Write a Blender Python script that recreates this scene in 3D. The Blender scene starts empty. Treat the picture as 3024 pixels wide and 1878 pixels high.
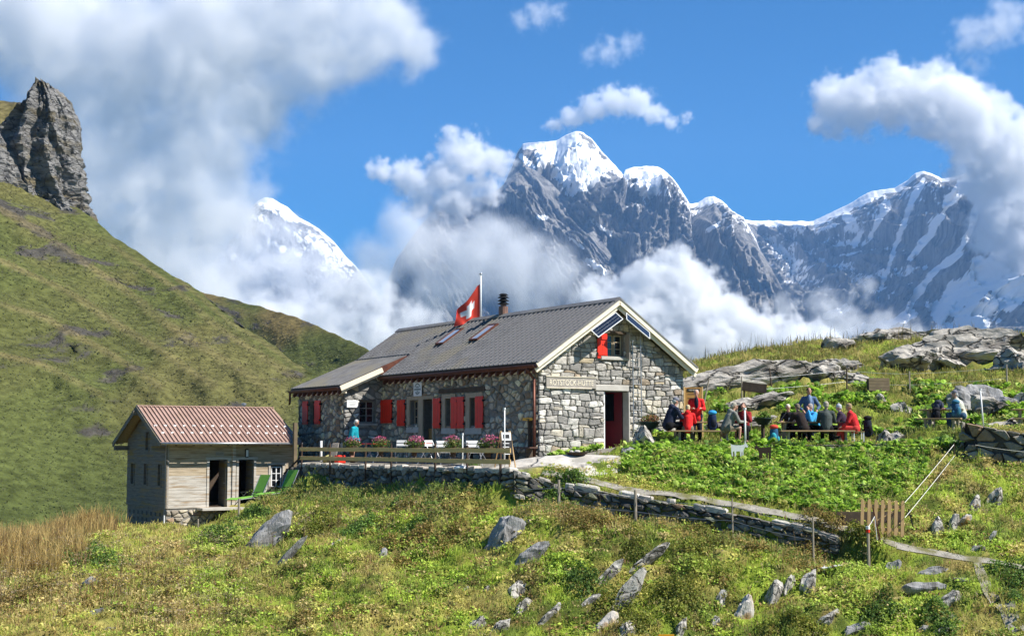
import bpy, bmesh, math, random
import numpy as np
from mathutils import Vector, Matrix

SC = bpy.context.scene
COL = SC.collection
R = math.radians
rnd = random.Random(7)
NR = np.random.RandomState(11)

# ------------------------------------------------------------------ camera, sky, sun, exposure
FPX, PITCH = 1450.0, R(4.98)
S = 1024.0 / 3024.0
cam = bpy.data.cameras.new('camera')
camera = bpy.data.objects.new('camera', cam)
COL.objects.link(camera)
camera.location = (0, 0, 0)
camera.rotation_euler = (R(90) + PITCH, 0, 0)
cam.sensor_width = 36.0
cam.lens = FPX / 1024 * 36
cam.clip_start, cam.clip_end = 0.5, 60000
SC.camera = camera

SUN = Vector((0.665, -0.20, 0.74)).normalized()
world = bpy.data.worlds.new('World')
SC.world = world
world.use_nodes = True
wn = world.node_tree
sky = wn.nodes.new('ShaderNodeTexSky')
sky.sky_type = 'NISHITA'
sky.sun_disc = False
sky.sun_elevation = math.asin(SUN.z)
sky.sun_rotation = math.atan2(SUN.x, SUN.y)
sky.altitude = 2000
sky.air_density, sky.dust_density, sky.ozone_density = 1.0, 0.0, 4.0
hs = wn.nodes.new('ShaderNodeHueSaturation')
hs.inputs['Saturation'].default_value = 1.8
wn.links.new(sky.outputs[0], hs.inputs['Color'])
wn.links.new(hs.outputs[0], wn.nodes['Background'].inputs[0])
wn.nodes['Background'].inputs[1].default_value = 0.063
sl = bpy.data.lights.new('sun', 'SUN')
sl.energy, sl.angle, sl.color = 5.0, R(0.53), (1.0, 0.96, 0.90)
sun = bpy.data.objects.new('sun', sl)
COL.objects.link(sun)
sun.rotation_euler = SUN.to_track_quat('Z', 'Y').to_euler()
SC.view_settings.view_transform = 'Standard'
SC.view_settings.look = 'None'
SC.view_settings.gamma = 1
SC.view_settings.use_curve_mapping = False
SC.view_settings.exposure = 0.92
SC.cycles.use_denoising = True
SC.cycles.max_bounces = 12
SC.cycles.volume_bounces = 12
SC.cycles.volume_step_rate = 3.0
SC.cycles.volume_max_steps = 256

# ------------------------------------------------------------------ helpers
def px(us, vs, Y):
    "point seen at photograph pixel (us, vs) at depth Y"
    xc, yc = (us * S - 512) / FPX, (317.5 - vs * S) / FPX
    d = Vector((xc, math.cos(PITCH) - yc * math.sin(PITCH), math.sin(PITCH) + yc * math.cos(PITCH)))
    return d * (Y / d.y)

def pxz(us, vs, z):
    "point seen at photograph pixel at height z"
    d = px(us, vs, 1.0)
    return d * (z / d.z)

def link(o, parent=None):
    COL.objects.link(o)
    if parent is not None:
        o.parent = parent
    return o

def tag(o, label=None, cat=None, group=None, kind=None):
    if label: o['label'] = label
    if cat: o['category'] = cat
    if group: o['group'] = group
    if kind: o['kind'] = kind
    return o

def empty(name, loc=(0, 0, 0), rz=0.0, label=None, cat=None, group=None):
    o = bpy.data.objects.new(name, None)
    o.location = loc
    o.rotation_euler = (0, 0, rz)
    o.empty_display_size = 0.2
    link(o)
    return tag(o, label, cat, group)

class MB:
    "collects faces; build() makes ONE mesh object"
    def __init__(s):
        s.v, s.f, s.m = [], [], []
        s.mi = 0
    def add(s, vs, fs):
        b = len(s.v)
        s.v += [tuple(p) for p in vs]
        s.f += [tuple(b + i for i in f) for f in fs]
        s.m += [s.mi] * len(fs)
        return s
    def box(s, c, d, rot=None):
        hx, hy, hz = d[0] / 2, d[1] / 2, d[2] / 2
        P = [Vector((sx * hx, sy * hy, sz * hz)) for sx in (-1, 1) for sy in (-1, 1) for sz in (-1, 1)]
        if rot is not None: P = [rot @ p for p in P]
        c = Vector(c)
        return s.add([p + c for p in P], [(0, 1, 3, 2), (4, 6, 7, 5), (0, 4, 5, 1), (2, 3, 7, 6), (0, 2, 6, 4), (1, 5, 7, 3)])
    def beam(s, a, b, w, h, up=(0, 0, 1)):
        a, b = Vector(a), Vector(b)
        d = (b - a); L = d.length; d.normalize()
        up = Vector(up)
        x = d.cross(up)
        if x.length < 1e-4: x = d.cross(Vector((1, 0, 0)))
        x.normalize(); z = x.cross(d)
        m = Matrix((x, d, z)).transposed()
        return s.box((a + b) / 2, (w, L, h), m)
    def cyl(s, a, b, r0, r1=None, n=10, cap=True):
        a, b = Vector(a), Vector(b)
        r1 = r0 if r1 is None else r1
        d = (b - a).normalized()
        x = d.orthogonal().normalized(); y = d.cross(x)
        vs = []
        for c, r in ((a, r0), (b, r1)):
            vs += [c + (x * math.cos(2 * math.pi * i / n) + y * math.sin(2 * math.pi * i / n)) * r for i in range(n)]
        fs = [(i, (i + 1) % n, n + (i + 1) % n, n + i) for i in range(n)]
        if cap: fs += [tuple(range(n - 1, -1, -1)), tuple(range(n, 2 * n))]
        return s.add(vs, fs)
    def tube(s, pts, r, n=6):
        for a, b in zip(pts[:-1], pts[1:]): s.cyl(a, b, r, r, n)
        return s
    def lathe(s, c, prof, n=14):
        c = Vector(c); vs = []; k = len(prof)
        for i in range(n):
            a = 2 * math.pi * i / n
            vs += [c + Vector((r * math.cos(a), r * math.sin(a), z)) for r, z in prof]
        fs = [(i * k + j, ((i + 1) % n) * k + j, ((i + 1) % n) * k + j + 1, i * k + j + 1) for i in range(n) for j in range(k - 1)]
        return s.add(vs, fs)
    def ell(s, c, r, n=10, m=7, rot=None):
        vs, fs = [], []
        c = Vector(c)
        for j in range(m + 1):
            th = math.pi * j / m
            for i in range(n):
                p = Vector((r[0] * math.sin(th) * math.cos(2 * math.pi * i / n), r[1] * math.sin(th) * math.sin(2 * math.pi * i / n), r[2] * math.cos(th)))
                vs.append(c + (rot @ p if rot is not None else p))
        for j in range(m):
            for i in range(n):
                fs.append((j * n + i, (j + 1) * n + i, (j + 1) * n + (i + 1) % n, j * n + (i + 1) % n))
        return s.add(vs, fs)
    def cap(s, a, b, r0, r1, n=10):
        "tapered capsule"
        a, b = Vector(a), Vector(b)
        if (b - a).length < 1e-5: return s.ell(a, (r0, r0, r0), n)
        d = (b - a).normalized(); x = d.orthogonal().normalized(); y = d.cross(x)
        prof = []
        for k in range(0, 4): 
            t = math.pi / 2 * (1 - k / 3.0); prof.append((a - d * r0 * math.sin(t), r0 * math.cos(t)))
        for k in range(0, 4):
            t = math.pi / 2 * k / 3.0; prof.append((b + d * r1 * math.sin(t), r1 * math.cos(t)))
        vs = []
        for c, r in prof:
            r = max(r, 1e-4)
            vs += [c + (x * math.cos(2 * math.pi * i / n) + y * math.sin(2 * math.pi * i / n)) * r for i in range(n)]
        k = len(prof)
        fs = [(j * n + i, j * n + (i + 1) % n, (j + 1) * n + (i + 1) % n, (j + 1) * n + i) for j in range(k - 1) for i in range(n)]
        fs += [tuple(range(n - 1, -1, -1)), tuple(range((k - 1) * n, k * n))]
        return s.add(vs, fs)
    def prism(s, poly, fn, d0, d1):
        "extrude 2D polygon; fn(a, b, d) maps to 3D"
        n = len(poly)
        vs = [fn(a, b, d0) for a, b in poly] + [fn(a, b, d1) for a, b in poly]
        fs = [tuple(range(n - 1, -1, -1)), tuple(range(n, 2 * n))] + [(i, (i + 1) % n, n + (i + 1) % n, n + i) for i in range(n)]
        return s.add(vs, fs)
    def mesh(s, name, mats, smooth=False):
        me = bpy.data.meshes.new(name)
        me.from_pydata(s.v, [], s.f)
        for m in (mats if isinstance(mats, (list, tuple)) else [mats]): me.materials.append(m)
        if isinstance(mats, (list, tuple)): me.polygons.foreach_set('material_index', s.m)
        bm = bmesh.new(); bm.from_mesh(me)
        bmesh.ops.recalc_face_normals(bm, faces=bm.faces)
        bm.to_mesh(me); bm.free()
        if smooth: me.polygons.foreach_set('use_smooth', [True] * len(me.polygons))
        return me
    def build(s, name, mats, parent=None, smooth=False, bevel=0.0):
        o = bpy.data.objects.new(name, s.mesh(name, mats, smooth))
        if bevel:
            b = o.modifiers.new('bevel', 'BEVEL'); b.width = bevel; b.segments = 1; b.limit_method = 'ANGLE'
        return link(o, parent)

def copy_tree(o, parent=None):
    c = o.copy()
    link(c, parent)
    for ch in list(o.children): copy_tree(ch, c)
    return c

# ------------------------------------------------------------------ numpy noise
_perm = np.random.RandomState(3).permutation(512)
_perm = np.concatenate([_perm, _perm, _perm])
_ang = np.random.RandomState(4).rand(512) * 2 * np.pi
def pnoise(x, y, seed=0):
    x = np.asarray(x, float) + seed * 17.31; y = np.asarray(y, float) + seed * 9.77
    xi, yi = np.floor(x).astype(int), np.floor(y).astype(int)
    xf, yf = x - xi, y - yi
    u, v = xf * xf * xf * (xf * (xf * 6 - 15) + 10), yf * yf * yf * (yf * (yf * 6 - 15) + 10)
    def g(ix, iy, fx, fy):
        a = _ang[_perm[_perm[ix % 512] + (iy % 512)] % 512]
        return np.cos(a) * fx + np.sin(a) * fy
    n00, n10 = g(xi, yi, xf, yf), g(xi + 1, yi, xf - 1, yf)
    n01, n11 = g(xi, yi + 1, xf, yf - 1), g(xi + 1, yi + 1, xf - 1, yf - 1)
    return ((n00 * (1 - u) + n10 * u) * (1 - v) + (n01 * (1 - u) + n11 * u) * v) * 1.5
def fbm(x, y, o=5, seed=0, gain=.5):
    t = 0; a = 1.0; f = 1.0
    for i in range(o):
        t = t + a * pnoise(x * f, y * f, seed + i * 5); a *= gain; f *= 2.03
    return t
def ridged(x, y, o=5, seed=0, gain=.5):
    t = 0; a = 1.0; f = 1.0; w = 1.0
    for i in range(o):
        n = (1 - np.abs(pnoise(x * f, y * f, seed + i * 5))) ** 2
        t = t + a * n * w; w = np.clip(n * 1.6, 0, 1); a *= gain; f *= 2.07
    return t
def sstep(a, b, x):
    t = np.clip((x - a) / (b - a), 0, 1)
    return t * t * (3 - 2 * t)

# ------------------------------------------------------------------ materials
MATS = {}
def mat(name, c1, c2=None, rough=.8, scale=4.0, detail=6, bump=0.0, bscale=None, stretch=None, metal=0.0, spec=.3, tone=None, vor=0.0, ramp=(.35, .65), c3=None, c3scale=None, dist=0.0):
    "procedural material: two colours mixed by noise, optional attribute tone, bump"
    m = bpy.data.materials.new(name); m.use_nodes = True
    nt = m.node_tree; N = nt.nodes.new; L = nt.links.new
    b = nt.nodes['Principled BSDF']
    b.inputs['Roughness'].default_value = rough
    b.inputs['Metallic'].default_value = metal
    b.inputs['Specular IOR Level'].default_value = spec
    tc = N('ShaderNodeTexCoord')
    vec = tc.outputs['Object']
    if stretch:
        mp = N('ShaderNodeMapping'); mp.inputs['Scale'].default_value = stretch; L(vec, mp.inputs[0]); vec = mp.outputs[0]
    no = N('ShaderNodeTexNoise'); no.inputs['Scale'].default_value = scale; no.inputs['Detail'].default_value = detail
    no.inputs['Roughness'].default_value = .62; no.inputs['Distortion'].default_value = dist
    L(vec, no.inputs['Vector'])
    col = None
    if c2 is None: c2 = tuple(x * .75 for x in c1)
    mr = N('ShaderNodeMapRange'); mr.inputs[1].default_value, mr.inputs[2].default_value = ramp
    L(no.outputs[0], mr.inputs[0])
    mx = N('ShaderNodeMix'); mx.data_type = 'RGBA'
    mx.inputs['A'].default_value = (*c1, 1); mx.inputs['B'].default_value = (*c2, 1)
    L(mr.outputs[0], mx.inputs['Factor']); col = mx.outputs['Result']
    if c3 is not None:
        n3 = N('ShaderNodeTexNoise'); n3.inputs['Scale'].default_value = c3scale or scale * .3; n3.inputs['Detail'].default_value = 4
        L(vec, n3.inputs['Vector'])
        r3 = N('ShaderNodeMapRange'); r3.inputs[1].default_value, r3.inputs[2].default_value = .52, .66; L(n3.outputs[0], r3.inputs[0])
        m3 = N('ShaderNodeMix'); m3.data_type = 'RGBA'; L(r3.outputs[0], m3.inputs['Factor']); L(col, m3.inputs['A']); m3.inputs['B'].default_value = (*c3, 1)
        col = m3.outputs['Result']
    if tone:   # per-piece colour kept in a colour attribute
        at = N('ShaderNodeAttribute'); at.attribute_name = tone
        m4 = N('ShaderNodeMix'); m4.data_type = 'RGBA'; m4.blend_type = 'MULTIPLY'; m4.inputs['Factor'].default_value = 1
        L(col, m4.inputs['A']); L(at.outputs['Color'], m4.inputs['B']); col = m4.outputs['Result']
    crack = None
    if vor:      # cracks between joint blocks
        nd = N('ShaderNodeTexNoise'); nd.inputs['Scale'].default_value = vor * 1.5; nd.inputs['Detail'].default_value = 5; L(vec, nd.inputs['Vector'])
        vm = N('ShaderNodeVectorMath'); vm.operation = 'MULTIPLY_ADD'; L(nd.outputs['Color'], vm.inputs[0]); vm.inputs[1].default_value = (.9 / vor,) * 3; L(vec, vm.inputs[2])
        vo = N('ShaderNodeTexVoronoi'); vo.feature = 'DISTANCE_TO_EDGE'; vo.inputs['Scale'].default_value = vor; L(vm.outputs[0], vo.inputs['Vector'])
        vr = N('ShaderNodeMapRange'); vr.inputs[1].default_value, vr.inputs[2].default_value = .0, .04; L(vo.outputs['Distance'], vr.inputs[0]); crack = vr.outputs[0]
        m5 = N('ShaderNodeMix'); m5.data_type = 'RGBA'; L(crack, m5.inputs['Factor']); m5.inputs['A'].default_value = (*[x * .6 for x in c2], 1); L(col, m5.inputs['B']); col = m5.outputs['Result']
    L(col, b.inputs['Base Color'])
    if bump:
        n2 = N('ShaderNodeTexNoise'); n2.inputs['Scale'].default_value = bscale or scale * 3; n2.inputs['Detail'].default_value = 8; n2.inputs['Roughness'].default_value = .65
        L(vec, n2.inputs['Vector'])
        bp = N('ShaderNodeBump'); bp.inputs['Strength'].default_value = 1.0; bp.inputs['Distance'].default_value = bump
        L(n2.outputs[0], bp.inputs['Height']); L(bp.outputs[0], b.inputs['Normal'])
        if crack is not None:
            b2 = N('ShaderNodeBump'); b2.inputs['Distance'].default_value = bump * 1.5; L(crack, b2.inputs['Height']); L(bp.outputs[0], b2.inputs['Normal']); L(b2.outputs[0], b.inputs['Normal'])
    MATS[name] = m
    return m

def setcol(me, cols, name='col'):
    "per-vertex colours (n,3) or one colour"
    n = len(me.vertices)
    a = me.attributes.new(name, 'FLOAT_COLOR', 'POINT')
    c = np.ones((n, 4), np.float32)
    c[:, :3] = cols
    a.data.foreach_set('color', c.ravel())

def np_mesh(name, V, F, mats, smooth=True):
    "fast mesh from arrays; F is (n,3) or (n,4)"
    me = bpy.data.meshes.new(name)
    V = np.ascontiguousarray(V, np.float32); F = np.ascontiguousarray(F, np.int32)
    k = F.shape[1]
    me.vertices.add(len(V)); me.vertices.foreach_set('co', V.ravel())
    me.loops.add(F.size); me.loops.foreach_set('vertex_index', F.ravel())
    me.polygons.add(len(F)); me.polygons.foreach_set('loop_start', np.arange(0, F.size, k, dtype=np.int32))
    me.update(calc_edges=True)
    me.polygons.foreach_set('use_smooth', np.full(len(F), smooth))
    for m in (mats if isinstance(mats, (list, tuple)) else [mats]): me.materials.append(m)
    me.validate()
    return me

def grid_faces(nu, nv):
    i = np.arange(nu - 1)[:, None] * nv + np.arange(nv - 1)[None]
    i = i.ravel()
    return np.stack([i, i + nv, i + nv + 1, i + 1], 1)

def structure(name, me, parent=None):
    o = bpy.data.objects.new(name, me); link(o, parent)
    o['kind'] = 'structure'
    return o
# ------------------------------------------------------------------ hut frame (needed by the ground)
YAW = R(32.2)
HO = Vector((0.9, 50.0, 0.0))
EQ = Vector((math.cos(YAW), math.sin(YAW), 0)); ET = Vector((-math.sin(YAW), math.cos(YAW), 0))
def hw(q, t, h=0.0): return HO + EQ * q + ET * t + Vector((0, 0, h))

# ------------------------------------------------------------------ near ground
CPT = [(us, vs, Y) for us, vs, Y in [
    (-300, 1878, 35), (0, 1878, 36), (400, 1878, 36.5), (800, 1878, 37), (1200, 1878, 37.2), (1600, 1878, 37.2), (2000, 1878, 37), (2400, 1878, 36.6), (2800, 1878, 36.2), (3024, 1878, 36), (3300, 1878, 35.5),
    (0, 1740, 41), (300, 1700, 42.5), (600, 1650, 44.5), (900, 1650, 43), (1200, 1650, 42), (1500, 1650, 41), (1800, 1650, 40), (2100, 1680, 39.3), (2400, 1700, 38.6),
    (0, 1650, 46), (150, 1605, 51), (280, 1585, 57), (-300, 1740, 44),
    (480, 1565, 55.5), (640, 1560, 53.5), (800, 1545, 52.0), (1540, 1468, 43.3), (1800, 1515, 42.4), (2100, 1570, 40.8), (2400, 1640, 39.4),
    (1540, 1394, 45.0), (1760, 1430, 43.9), (2000, 1468, 42.6), (2200, 1508, 41.6), (2400, 1552, 40.5), (2600, 1580, 39.9), (2750, 1625, 39.2), (2900, 1655, 38.6), (3000, 1668, 38.4),
    (1880, 1400, 45.8), (2200, 1440, 44.0), (2500, 1440, 43.6), (2000, 1360, 47.0), (2250, 1355, 47.2), (2500, 1352, 47.2), (2750, 1372, 46.0),
    (2800, 1480, 42.4), (3000, 1540, 41.4), (2900, 1400, 44.9), (3100, 1400, 44.9), (2680, 1560, 40.9), (2950, 1770, 37.2), (2700, 1740, 37.9),
    (2100, 1240, 55), (2300, 1225, 55.5), (2600, 1195, 57), (2900, 1175, 57.5), (3200, 1170, 57),
    (2200, 1130, 63), (2600, 1105, 64.5), (2900, 1090, 64.5), (2060, 1078, 76), (2400, 1026, 77), (2700, 1012, 77), (3024, 1004, 77), (3400, 1000, 77)]]
_cp = [tuple(px(*c)) for c in CPT]
_cp += [tuple(hw(-4.15, t, z)) for t, z in ((10.5, -1.85), (8, -1.85), (5, -1.8), (2, -1.75), (-1, -1.65), (-3.5, -1.5))]
OC = px(490, 1500, 57.0); OZ = OC.z
def ow_(x, y, h): return OC + EQ * x + ET * y + Vector((0, 0, h))
_cp += [tuple(ow_(x, y, h)) for x, y, h in ((-.4, -.4, -1.4), (1.2, -.6, -.8), (2.6, -.7, -.16), (3.8, -.8, -.12), (4.8, -.9, .02), (5.5, -1.2, .30), (-.3, 4.2, -1.7), (3, 2, -.3), (1.5, -2.2, -1.1), (3.5, -2.4, -.45))]
_cp += [tuple(hw(-6.2, t, z)) for t, z in ((10, -2.35), (6, -2.3), (2, -2.2), (-2, -2.1))]
_cp += [tuple(hw(0, 0, -.5)), tuple(hw(0, 8, -.5)), tuple(hw(0, 16, -.7)), tuple(hw(3, -.3, -.14)), tuple(hw(6.4, -.3, .05)), tuple(hw(6.4, 8, .1)), tuple(hw(6.4, 18, -1.2)), tuple(hw(-3.4, 2, -.75)), tuple(hw(-3.4, 10, -.75)),
        (5.5, 48.2, 0), (9, 48.2, 0), (13, 48.2, 0.05), (5.5, 51.5, .05), (10, 52, .15), (14, 52, .3), (19, 48.5, .5), (24, 48.5, .5), (24, 52, .6), (19, 52, .6),
        (0, 66, .3), (-12, 72, -4), (-20, 66, -7), (-26, 56, -8.5), (-30, 48, -8.5), (8, 90, 1.0), (20, 95, 2.0), (-6, 90, -6), (32, 90, 2), (-30, 80, -14), (-30, 36, -6), (0, 28, -5.6), (-25, 25, -5.6), (25, 25, -5.6), (0, 15, -4), (-20, 12, -4), (20, 12, -4), (0, 0, -1.7), (-20, 0, -2.2), (20, 0, -2.2)]
_cp = np.array(_cp)
def _phi(r): return np.where(r > 1e-9, r * r * np.log(np.maximum(r, 1e-9)), 0)
_n = len(_cp)
_A = np.zeros((_n + 3, _n + 3))
_A[:_n, :_n] = _phi(np.linalg.norm(_cp[:, None, :2] - _cp[None, :, :2], axis=2)) + np.eye(_n) * 0.4
_A[:_n, _n] = 1; _A[:_n, _n + 1:] = _cp[:, :2]; _A[_n:, :_n] = _A[:_n, _n:].T
_w = np.linalg.solve(_A, np.concatenate([_cp[:, 2], [0, 0, 0]]))

def inside(poly, x, y):
    "signed distance (inside positive) to a convex counter-clockwise polygon"
    d = 1e9
    for (ax, ay), (bx, by) in zip(poly, poly[1:] + poly[:1]):
        L = math.hypot(bx - ax, by - ay)
        d = np.minimum(d, ((bx - ax) * (y - ay) - (by - ay) * (x - ax)) / L)
    return d
def xy(v): return (v.x, v.y)
POLY_T = [xy(hw(-3.65, -4.5)), xy(hw(-1.2, -3.4)), xy(hw(7.3, .2)), xy(hw(7.3, 17)), xy(hw(-1.9, 16.8)), xy(hw(-3.65, 11.4))]
POLY_B = [(5.0, 48.0), (9.0, 47.9), (13.5, 47.65), (13.4, 51.4), (6.6, 51.2)]
POLY_C = [(13.9, 49.2), (15.4, 46.9), (25.5, 45.6), (26, 51.8), (13.7, 52.0)]
PATHP = [hw(-2.9, -3.0), px(1600, 1400, 44.7), px(1760, 1428, 44.15), px(2000, 1466, 42.9), px(2200, 1504, 41.9), px(2400, 1546, 40.85), px(2560, 1580, 40.0), px(2650, 1606, 39.5), px(2760, 1630, 39.1), px(2880, 1650, 38.7), px(3024, 1672, 38.3), px(3250, 1690, 38)]
_pp = np.array([[p.x, p.y] for p in PATHP])
def path_d(x, y):
    d = np.full(np.shape(x), 1e9)
    for a, b in zip(_pp[:-1], _pp[1:]):
        ab = b - a; t = np.clip(((x - a[0]) * ab[0] + (y - a[1]) * ab[1]) / (ab @ ab), 0, 1)
        d = np.minimum(d, np.hypot(x - a[0] - t * ab[0], y - a[1] - t * ab[1]))
    return d
PWALL = [hw(-3.85, -4.5, -.82), px(1640, 1425, 44.25), px(1800, 1452, 43.5), px(2000, 1484, 42.55), px(2200, 1520, 41.55), px(2400, 1562, 40.5), px(2480, 1590, 40.0)]
_pw = np.array([[p.x, p.y] for p in PWALL])
def wall_drop(x, y):
    "ground falls away on the downhill side of the path wall"
    best = np.full(np.shape(x), 1e9); sd = np.zeros(np.shape(x))
    for a, b in zip(_pw[:-1], _pw[1:]):
        ab = b - a; L2 = ab @ ab; t = np.clip(((x - a[0]) * ab[0] + (y - a[1]) * ab[1]) / L2, 0, 1)
        d = np.hypot(x - a[0] - t * ab[0], y - a[1] - t * ab[1]); s_ = ((x - a[0]) * ab[1] - (y - a[1]) * ab[0]) / math.sqrt(L2)
        m = d < best; best = np.where(m, d, best); sd = np.where(m, np.where(s_ > 0, d, -d), sd)
    return .62 * sstep(-.12, .12, sd) * (1 - sstep(.3, 2.4, sd))
def ground(x, y, micro=True):
    x = np.atleast_1d(np.asarray(x, float)); y = np.atleast_1d(np.asarray(y, float))
    sh = x.shape; x = x.ravel(); y = y.ravel()
    z = np.empty_like(x)
    for i in range(0, len(x), 20000):
        s_ = slice(i, i + 20000)
        r = np.hypot(x[s_, None] - _cp[None, :, 0], y[s_, None] - _cp[None, :, 1])
        z[s_] = _phi(r) @ _w[:_n] + _w[_n] + x[s_] * _w[_n + 1] + y[s_] * _w[_n + 2]
    if micro:
        k = sstep(.5, 1.6, path_d(x, y)) * (.35 + .65 * sstep(0, 1.5, -inside(POLY_B, x, y)))
        z -= wall_drop(x, y)
        lump = np.abs(fbm(x * 1.0, y * 1.2, 3, 6)) * .30 + .07 * fbm(x * 2.7, y * 2.7, 2, 7)
        z += k * (lump + .20 * fbm(x * .45, y * .45, 3, 1) + .10 * (ridged(x * .8 + y * .35, y * .5, 3, 2) - .8))
    q = (x - HO.x) * EQ.x + (y - HO.y) * EQ.y; t = (x - HO.x) * ET.x + (y - HO.y) * ET.y
    for poly, pz in ((POLY_T, -.5 + .075 * np.minimum(q, 0) + .13 * np.clip(q, 0, 5) * sstep(3, -.5, t)), (POLY_B, 0.0 + .02 * (y - 48)), (POLY_C, .46 + 0 * x)):
        w = sstep(-.22, .06, inside(poly, x, y))
        z = z * (1 - w) + pz * w
    return z.reshape(sh)
def gz(x, y): return float(ground(x, y)[0])
def on_ground(us, vs, Y0=30.0, Y1=95.0):
    "first point where the sight line through a photograph pixel meets the ground"
    Ys = np.arange(Y0, Y1, .1); d = px(us, vs, 1.0)
    below = d.z * Ys < ground(d.x * Ys, Ys)
    i = int(np.argmax(below)) if below.any() else len(Ys) - 1
    return Vector((d.x * Ys[i], Ys[i], gz(d.x * Ys[i], Ys[i])))

gx = np.concatenate([np.arange(-60, -19, 1.2), np.arange(-18.4, 21, .16), np.arange(21.5, 60, 1.2)])
gy = np.concatenate([np.arange(-12, 33, 1.5), np.arange(33.4, 50, .14), np.arange(50.1, 54, .2), np.arange(54, 80, .4), np.arange(80.8, 130, 2.0)])
GX, GY = np.meshgrid(gx, gy, indexing='ij')
GZ = ground(GX, GY)
far = sstep(0, 1, np.maximum(sstep(24, 60, GX), np.maximum(sstep(20, 60, -GX), sstep(85, 130, GY))))
GZ = GZ * (1 - far) + np.minimum(GZ, -20) * far
c_g1, c_g2, c_y, c_b = [np.array(c) for c in ((.125, .165, .03), (.27, .34, .045), (.40, .34, .105), (.20, .13, .055))]
def meadow_colour(x, y):
    a = sstep(-.15, .2, fbm(x * .6, y * .9, 5, 21, .65))[..., None]
    b = sstep(.05, .3, fbm(x * .6 + 7, y * .8, 5, 25, .65))[..., None]
    c = sstep(.12, .34, fbm(x * 1.0 + 3, y * 1.3, 5, 29, .65))[..., None]
    col = c_g1 * (1 - a) + c_g2 * a
    col = col * (1 - b * .75) + c_y * b * .75
    dry = sstep(-5, -13, x)[..., None] * .6
    col = col * (1 - dry) + c_y * dry
    return col * (1 - c * .5) + c_b * c * .5
m_ground = mat('meadow_ground', (.95, .95, .95), (.55, .55, .5), rough=.95, scale=3.5, bump=.10, bscale=5, tone='col', spec=.1)
me = np_mesh('ground', np.stack([GX, GY, GZ], -1).reshape(-1, 3), grid_faces(*GX.shape), m_ground)
gc = meadow_colour(GX, GY)
tw = sstep(-.1, .2, inside(POLY_T, GX, GY))[..., None]
gc = gc * (1 - tw) + np.array((.30, .28, .24)) * tw
setcol(me, gc.reshape(-1, 3))
structure('ground', me)

def ribbon(name, pts, w0, w1, m, lift, seed, label=None):
    P = []
    for a, b in zip(pts[:-1], pts[1:]):
        n = max(2, int((b - a).length / .25))
        P += [a + (b - a) * (i / n) for i in range(n)]
    P.append(pts[-1])
    V = []
    for i, p in enumerate(P):
        d = (P[min(i + 1, len(P) - 1)] - P[max(i - 1, 0)]); d.z = 0; d.normalize(); nrm = Vector((-d.y, d.x, 0))
        k = i / (len(P) - 1); w = w0 * (1 - k) + w1 * k
        l = w * (1 + .45 * float(fbm(i * .35, 1.0, 2, seed))); r = w * (1 + .45 * float(fbm(i * .35, 9.0, 2, seed + 3)))
        for s_ in (-l, -l * .4, r * .4, r):
            x, y = p.x + nrm.x * s_, p.y + nrm.y * s_
            V.append((x, y, gz(x, y) + lift))
    me = np_mesh(name, np.array(V), grid_faces(len(P), 4), m)
    return structure(name, me)
m_path = mat('path_gravel', (.40, .37, .31), (.20, .18, .14), rough=.95, scale=5, bump=.03, bscale=18, ramp=(.3, .7), c3=(.16, .15, .06), c3scale=1.6)
ribbon('path', PATHP[1:8], .22, .15, m_path, .016, 5)
ribbon('path', PATHP[7:], .16, .08, m_path, .018, 8)
gully = [px(2880, 1650, 38.7), px(2900, 1700, 38.1), px(2920, 1760, 37.4), px(2960, 1820, 36.8), px(3010, 1890, 36.1)]
ribbon('path', gully, .10, .22, m_path, .02, 12)

# ------------------------------------------------------------------ left hillside with the rock tower
def interp(pts, u):
    p = np.array(pts, float)
    return np.interp(u, p[:, 0], p[:, 1])
def pxn(us, vs, Y):
    xc, yc = (us * S - 512) / FPX, (317.5 - vs * S) / FPX
    dy = math.cos(PITCH) - yc * math.sin(PITCH)
    return xc / dy * Y, Y + 0 * xc, (math.sin(PITCH) + yc * math.cos(PITCH)) / dy * Y
HILLV = []
def seg_mask(pu, pv, strokes):
    r = np.full(pu.shape, -1.0)
    for pts, w0, w1 in strokes:
        n = len(pts) - 1
        for i in range(n):
            (ax, ay), (bx, by) = pts[i], pts[i + 1]
            t = np.clip(((pu - ax) * (bx - ax) + (pv - ay) * (by - ay)) / ((bx - ax) ** 2 + (by - ay) ** 2 + 1e-6), 0, 1)
            w = w0 + (w1 - w0) * (i + t) / n
            r = np.maximum(r, 1 - np.hypot(pu - ax - t * (bx - ax), pv - ay - t * (by - ay)) / w)
    return r
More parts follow.
